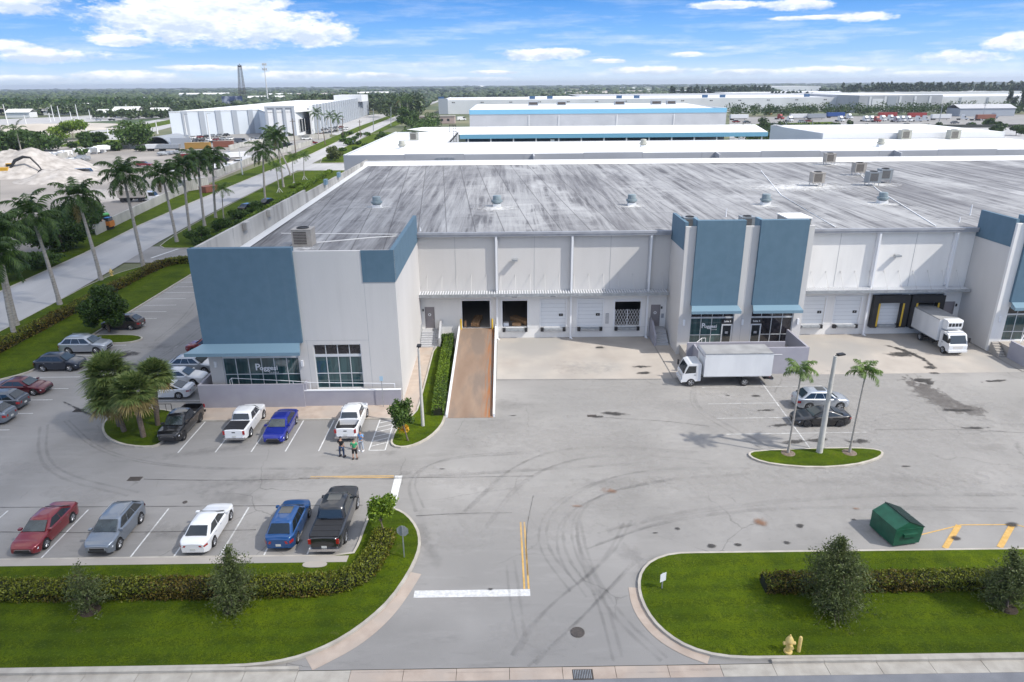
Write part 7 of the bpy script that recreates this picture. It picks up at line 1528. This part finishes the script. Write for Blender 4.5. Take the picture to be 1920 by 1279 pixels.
p=at(661,271); farcar(0,0,C_navy,'dark car driving on the road at the bend',R(95),1.15,p=tuple(p),group='cars by the road')
for px,py,c,nm,rz,van in ((418,303,C_navy,'dark blue truck cab by the storage yard',.1,True),(450,308,C_white,'small white car beside the scrap crates',.2,False),(470,304,C_white,'white pickup near the chain link fence',.3,True),(585,270,C_red,'red car beyond the fence by the road',.5,False),(575,262,C_white,'white car beyond the fence, behind the red one',.5,False),(545,275,C_silver,'silver car at the fence corner',.4,False),(278,376,C_white,'white lorry cab behind the pale wall',.1,True),(252,219,C_white,'white coach on the highway',.2,True),(210,226,C_black,'black car on the highway',.2,False),(257,222,C_black,'dark car on the highway below the coach',.2,False),(185,226,C_silver,'silver car on the highway at the left',.2,False)):
    farcar(px,py,c,nm,rz,1.6 if van and py<230 else 1.15,'vehicles around the storage yard',van)
# muted vehicles parked about the yards at the left
for i,(px,py,rz) in enumerate(((452,268,.2),(462,272,.3),(478,264,.2),(490,268,.4),(505,262,.3),(520,266,.2),(352,300,.1),(372,305,.3),(520,282,.5),(535,277,.5),(270,312,.1),(232,322,.4),(160,330,.2),(330,325,.2),(428,292,.3))):
    c,nm=r.choice(cols); farcar(px,py,c,nm+' vehicle in the yard, '+ordl2[i]+' of the loose ones behind the palm crowns',rz,1.2,'loose vehicles in the yards',i%3==0)
# truck yard at the right
SC={}
def semi(px,py,kind,c,label,rz=-1.2,tr=None):
    k=(kind,c.name)
    if k not in SC:
        ms={}
        if kind=='cab':
            b=MB(); b.extr([(-1.6,.7),(3.1,.6),(3.2,1.5),(1.6,1.75),(1.3,2.9),(.6,3.9),(-1.6,3.9)],-1.2,1.2,c); ms['cab']=b.mesh('cab'); b=MB(); b.extr([(1.62,1.8),(1.33,2.75),(.7,2.75),(.7,1.8)],-1.22,1.22,M_glass); ms['window']=b.mesh('window')
            b=MB(); b.box(-4,-1.6,-.9,.9,.6,1.0,M_black)
            for x in (-3.3,-2.2,2.2):
                for y in (-1.15,.85): b.X=Matrix.Translation((x,y,.5))@Matrix.Rotation(R(-90),4,'X'); b.lathe((0,0,0),[(.5,0),(.5,.3)],M_tyre,10)
            b.X=None; ms['chassis']=b.mesh('chassis')
        else:
            b=MB(); b.box(-7,7,-1.3,1.3,1.2,4.1,c); 
            for i in range(12): b.box(-6.6+i*1.15,-6.5+i*1.15,-1.33,-1.3,1.3,4.0,c)
            ms['cargo_box']=b.mesh('cargo_box'); b=MB(); b.box(-7,6.5,-.6,.6,.8,1.2,M_black)
            for x in (-6,-4.8):
                for y in (-1.15,.85): b.X=Matrix.Translation((x,y,.5))@Matrix.Rotation(R(-90),4,'X'); b.lathe((0,0,0),[(.5,0),(.5,.3)],M_tyre,10)
            b.X=None; ms['chassis']=b.mesh('chassis'); b=MB(); b.box(4,4.2,-1,-.8,0,1.2,M_black); ms['landing_leg']=b.mesh('landing_leg')
        SC[k]=ms
    p=at(px,py); t=thing('truck_tractor' if kind=='cab' else 'semi_trailer',label,'truck' if kind=='cab' else 'trailer',tuple(p),rz,'trucks in the far yard')
    for n_,me in SC[k].items(): link(n_,me,t)
C_trb=mat('trailer_blue',(.02,.07,.25),rough=.5); C_trr=mat('truck_red',(.28,.03,.025),rough=.5)
for px,py,k,c,l,rz in ((1385,225,'box',M_nwhite,'white trailer at the left end of the truck yard, beside the canopy roof',.1),(1392,214,'box',M_nwhite,'white trailer behind the leftmost one',.0),(1440,216,'cab',C_or,'orange red truck at the left of the yard',-1.),(1462,224,'cab',C_trr,'red truck right of the orange one',-1.),(1480,228,'cab',C_white,'white truck beside the red one at the left',-1.3),
 (1497,224,'box',M_nwhite,'white trailer left of the blue trailer',.1),(1530,224,'box',M_steel,'grey trailer between the white and blue ones',.1),(1566,221,'box',C_trb,'dark blue trailer in the truck yard',.05),(1575,228,'cab',C_white,'white truck under the blue trailer',-1.2),(1591,223,'cab',C_white,'white truck right of the blue trailer',-1.2),
 (1622,228,'cab',C_white,'first white truck of the middle row',-1.3),(1633,228,'cab',C_white,'second white truck of the middle row',-1.3),(1643,229,'cab',C_trr,'red truck in the middle row of white ones',-1.3),(1654,227,'cab',C_white,'white truck right after the red one',-1.3),(1663,221,'box',C_trr,'rust red trailer behind the middle row',.0),(1669,226,'cab',C_white,'white truck before the rust red trailer',-1.1),(1680,229,'cab',C_silver,'silver truck right of the middle row',-1.2),(1690,228,'cab',C_white,'white truck after the silver one',-1.2),(1702,228,'cab',C_white,'last white truck of the middle row',-1.2),(1718,222,'box',C_trr,'second rust red trailer, right of the middle row',.05),(1720,228,'cab',C_white,'white truck below the second red trailer',-.6),(1733,227,'cab',C_white,'white truck nose out beside the long white trailer',-.4),(1763,225,'box',M_nwhite,'long white trailer right of the middle row',.0),(1805,225,'cab',C_white,'white truck alone right of the long trailer',-.4),(1830,226,'cab',C_white,'white truck before the maroon trailer',-.4),(1846,226,'box',C_rr,'maroon trailer near the right end',.1),(1862,222,'cab',C_silver,'silver truck by the long shed',-.5)):
    semi(px,py,k,c,l,rz)
for i,(px,py) in enumerate(((1503,230),(1515,229),(1451,236),(1650,238),(1610,240),(1700,236),(1740,240),(1765,240),(1790,232),(1380,230),(1400,231),(1820,235))):
    c,nm=r.choice(cols); farcar(px,py,c,nm+' car '+['below the white trailers','left of the blue trailer','beside the orange red truck','under the red truck of the middle row','left of the middle row','right of the middle row in front','before the long white trailer','just right below the long trailer','right of the long trailer','at the left end of the yard','beside the leftmost car','before the maroon trailer'][i]+' in the truck yard',.2,1.2,'cars in the truck yard')
p=at(1850,218); t=thing('long_shed','low grey green shed with pitched roof beyond the truck yard','shed',(p.x,p.y,0)); MB().box(-22,22,0,18,0,6,M_strip).build('wall',t); MB().add([(-23,-.5,6),(23,-.5,6),(23,9,9),(-23,9,9),(23,18.5,6),(-23,18.5,6)],[(0,1,2,3),(3,2,4,5)],M_greywall2).build('roof',t)
wallrun('yard_fence','dark mesh fence along the near side of the truck yard',[(X_at(1375,450),450),(X_at(1980,430),430)],1.8,mat('dark_fence',(.05,.055,.05),rough=.9),.1,'fence')
# small pink block building by the road + trucks
p=at(822,232); t=thing('block_building','small pink block building beside the road before the white roof','building',(p.x,p.y,0)); MB().box(-14,12,0,10,0,5,mat('pink_wall',(.42,.33,.30),rough=.9)).build('wall',t); MB().box(-14.3,12.3,-.3,10.3,5,5.3,M_conc).build('roof',t); b=MB()
for i in range(5): b.box(-12+i*4.6,-10.2+i*4.6,-.06,-.01,1.8,3.4,M_black)
b.build('window',t)
for px,py,l in ((785,229,'white van left of the pink block building'),(797,231,'second white van left of the pink block building'),(865,226,'white car in the yard right of the pink building')): farcar(px,py,C_white,l,.4,1.5,'vehicles by the pink building',True)
# towers, billboard, lamps
def lattice(px,py,cx,cy):
    p=at(px,py); q_=aty(cx,cy,p.y); h=q_.z; t=thing('lattice_mast','dark steel lattice mast rising above the horizon at the left','mast',tuple(p)); b=MB(); n=14; w0,w1=5.,2.
    c4=lambda u:[(sx*(w0+(w1-w0)*u)+(q_.x-p.x)*u,sy*(w0+(w1-w0)*u),h*u) for sx,sy in ((-1,-1),(1,-1),(1,1),(-1,1))]
    for i in range(n):
        a=c4(i/n); c=c4((i+1)/n)
        for k in range(4): b.tube(a[k],c[k],.32,.32,M_iron,4); b.tube(a[k],c[(k+1)%4],.17,.17,M_iron,4); b.tube(a[(k+1)%4],c[k],.17,.17,M_iron,4); b.tube(c[k],c[(k+1)%4],.17,.17,M_iron,4)
    b.build('frame',t); MB().tube((q_.x-p.x,0,h),(q_.x-p.x,0,h+2),.5,.5,M_iron,6).box(q_.x-p.x-2.2,q_.x-p.x+2.2,-2,2,h-3,h-1,M_iron).build('antenna',t)
lattice(456,196,449,122)
p=at(503,196); q_=aty(495,118,p.y); t=thing('cell_tower','white cylindrical cell tower right of the lattice mast','mast',tuple(p)); MB().tube((0,0,0),(q_.x-p.x,0,q_.z),1.1,.55,M_polew,8).build('pole',t); b=MB()
for z in (q_.z-2,q_.z-9): 
    for k in range(6): a=k*1.05; b.box(q_.x-p.x+3*math.cos(a)-.5,q_.x-p.x+3*math.cos(a)+.5,3*math.sin(a)-.4,3*math.sin(a)+.4,z-1.8,z+1.8,M_polew)
    b.tube((q_.x-p.x-3,0,z),(q_.x-p.x+3,0,z),.25,.25,M_steel,4)
b.build('antenna_panel',t)
p=at(438,206); t=thing('billboard','small dark blue billboard beside the lattice mast','billboard',tuple(p),.1); z=aty(438,190,p.y).z; MB().tube((-5,0,0),(-5,0,z),.7,.7,M_polew,6).build('post',t); MB().box(-12,12,-.5,.5,z-3,z+6,mat('billboard_blue',(.03,.05,.12),(.35,.38,.45),scale=.12,rough=.5,lo=.45,hi=.62)).box(-12.3,12.3,-.6,-.5,z-3.4,z-3,M_polew).build('board',t)
L0=[(15,234,4,196),(50,237,47,216),(102,227,94,197),(113,225,106,199),(95,229,90,212),(135,228,130,209),(147,224,139,196),(170,224,165,206),(204,221,198,204),(240,219,235,196),(280,216,276,199),(286,216,281,192),(328,208,327,196),(358,206,357,192),(395,204,393,190),(162,249,158,236),(213,252,212,244),(203,253,200,240),(296,252,293,228),(395,267,389,213),(455,328,449,277),(352,262,352,215)]
ordw='one two three four five six seven eight nine ten eleven twelve thirteen'.split()
for i,(a,b_,cx,cy) in enumerate(L0):
    p=at(a,b_); q_=aty(cx,cy,p.y); h=q_.z
    t=lamp(p.x,p.y,h,['tallest highway lamp pole at the far left edge','slim lamp pole by the sand bank'][i] if i<2 else ('white highway lamp pole, number '+ordw[i-2]+' of the far left row counting rightwards' if i<15 else 'thin pole in the yards, '+['at the grass bank left end','beside the service road','just left of the service road bend','before the arched shed','above the storage lot cars','nearest, beside the chain link fence','in front of the striped warehouse wall'][i-15]),'lamp post',1,.48 if p.y>350 else .2,0,M_polew,'street_lamp','highway lamp posts' if i<15 else 'poles in the yards',1.4)
for i,(a,b_,cx,cy,l) in enumerate(((676,258,674,225,'dark utility pole right of the frontage palms'),(555,292,548,222,'dark utility pole behind the road verge palms'),(610,272,605,238,'dark pole at the fence end'),(643,258,642,220,'pole by the warehouse lot exit'),(1720,212,1715,186,'pole above the middle of the truck yard'),(1761,228,1768,194,'leaning pole beside the long white trailer'),(1842,226,1848,194,'tall pole before the long shed'),(1473,262,1474,230,'thin pole in the scrub behind the white roof'),(1523,254,1524,225,'second thin pole in the scrub'),(700,246,700,205,'pole along the distant road'),(733,236,733,200,'farther pole along the distant road'))):
    p=at(a,b_); q_=aty(cx,cy,p.y); o=MB().tube((0,0,0),(q_.x-p.x,0,q_.z),.28,.18,M_bark if i<4 else M_steel,6).box(q_.x-p.x-1.1,q_.x-p.x+1.1,-.1,.1,q_.z-1.2,q_.z-1.0,M_bark).build('utility_pole',loc=tuple(p)); tag(o,l,'pole')
# pale roofs among the far trees on the left
r=random.Random(9)
for i,(px,Y,w_) in enumerate(((40,700,22),(110,760,26),(205,690,20),(240,720,24),(262,670,18),(300,700,16),(150,900,30),(330,820,30),(-5,900,16),(470,900,40),(500,1250,60),(245,1150,46),(520,1500,60),(385,1800,120),(700,1700,70),(60,1000,40))):
    x=X_at(px,Y); t=thing('far_house','pale roofed house among the far trees, '+['at the far left edge','right of the far left one','under the second highway lamps','left of the highway coach','behind the highway coach','right of the highway coach','beyond the left lamp row','before the striped warehouse end','nearest at the left edge','behind the lattice mast foot','right of the cell tower','far behind the coach','beyond the cell tower','on the pale clearing left of the mast','left of the grove','third row at the left'][i],'house',(x,Y,0)); h=r.uniform(4,6)+(Y>1000)*4
    MB().box(-w_/2,w_/2,0,12,0,h,M_nwhite).build('wall',t); MB().add([(-w_/2-1,-1,h),(w_/2+1,-1,h),(w_/2+1,6,h+3),(-w_/2-1,6,h+3),(w_/2+1,13,h),(-w_/2-1,13,h)],[(0,1,2,3),(3,2,4,5)],M_roofw).build('roof',t)
# ------------------------------------------------------------------ unseen thin clouds added behind the camera to shade left lots and foreground
def shade_cloud_mat(a):
    m=bpy.data.materials.new('shade_cloud_vapour'); m.use_nodes=True; n=m.node_tree.nodes; L=m.node_tree.links; b=n['Principled BSDF']; b.inputs['Base Color'].default_value=(.85,.86,.88,1); b.inputs['Roughness'].default_value=1; b.inputs['Alpha'].default_value=a; return m
alt=900.
for i,(gx,gy,rx,ry,a) in enumerate(((-72,62,56,104,.22),(-68,60,48,88,.22),(-64,56,40,74,.22),(-80,170,40,80,.25),(-6,18,60,15,.2),(-2,15,66,15,.2))):
    c=Vector((gx,gy,0))+SUN*(alt/SUN.z); bm=bmesh.new(); bmesh.ops.create_icosphere(bm,subdivisions=4,radius=1); 
    for v in bm.verts: k=1+.10*math.sin(v.co.x*5+i)+.08*math.sin(v.co.y*7+2*i)+.05*math.sin(11*v.co.x-9*v.co.y); v.co=Vector((v.co.x*rx*k,v.co.y*ry*k,v.co.z*10*k))
    me=bpy.data.meshes.new('cloud'); bm.to_mesh(me); bm.free(); me.materials.append(shade_cloud_mat(a)); o=link('cloud',me,None,tuple(c+SUN*(30*i))); tag(o,kind='structure')
for i,(a,b_,Y0,Y1) in enumerate(((300,640,1250,1380),(60,300,1000,1060),(520,700,1900,2150),(-60,160,760,800),(1000,1240,1500,2100),(620,800,1300,1420))): sheet('clearing',[(X_at(a,Y0),Y0),(X_at(b_,Y0),Y0),(X_at(b_-30,Y1),Y1),(X_at(a+50,Y1),Y1)],6+i*.2,M_grass if i in(1,5) else M_sand)
# ------------------------------------------------------------------ haze
hz=MB().box(-8900,8900,-390,13900,-1.3,64,MC['kerb_concrete']); me=hz.mesh('haze'); me.materials.clear()
hm=bpy.data.materials.new('haze_air'); hm.use_nodes=True; n=hm.node_tree.nodes; n.remove(n['Principled BSDF']); v=n.new('ShaderNodeVolumePrincipled'); v.inputs['Color'].default_value=(.80,.88,1,1); v.inputs['Density'].default_value=.00011; v.inputs['Anisotropy'].default_value=.3
hm.node_tree.links.new(v.outputs[0],n['Material Output'].inputs['Volume']); me.materials.append(hm);
tag(link('haze',me),kind='stuff')
print('objects',len(scene.objects),'polys',sum(len(o.data.polygons) for o in scene.objects if o.type=='MESH'))
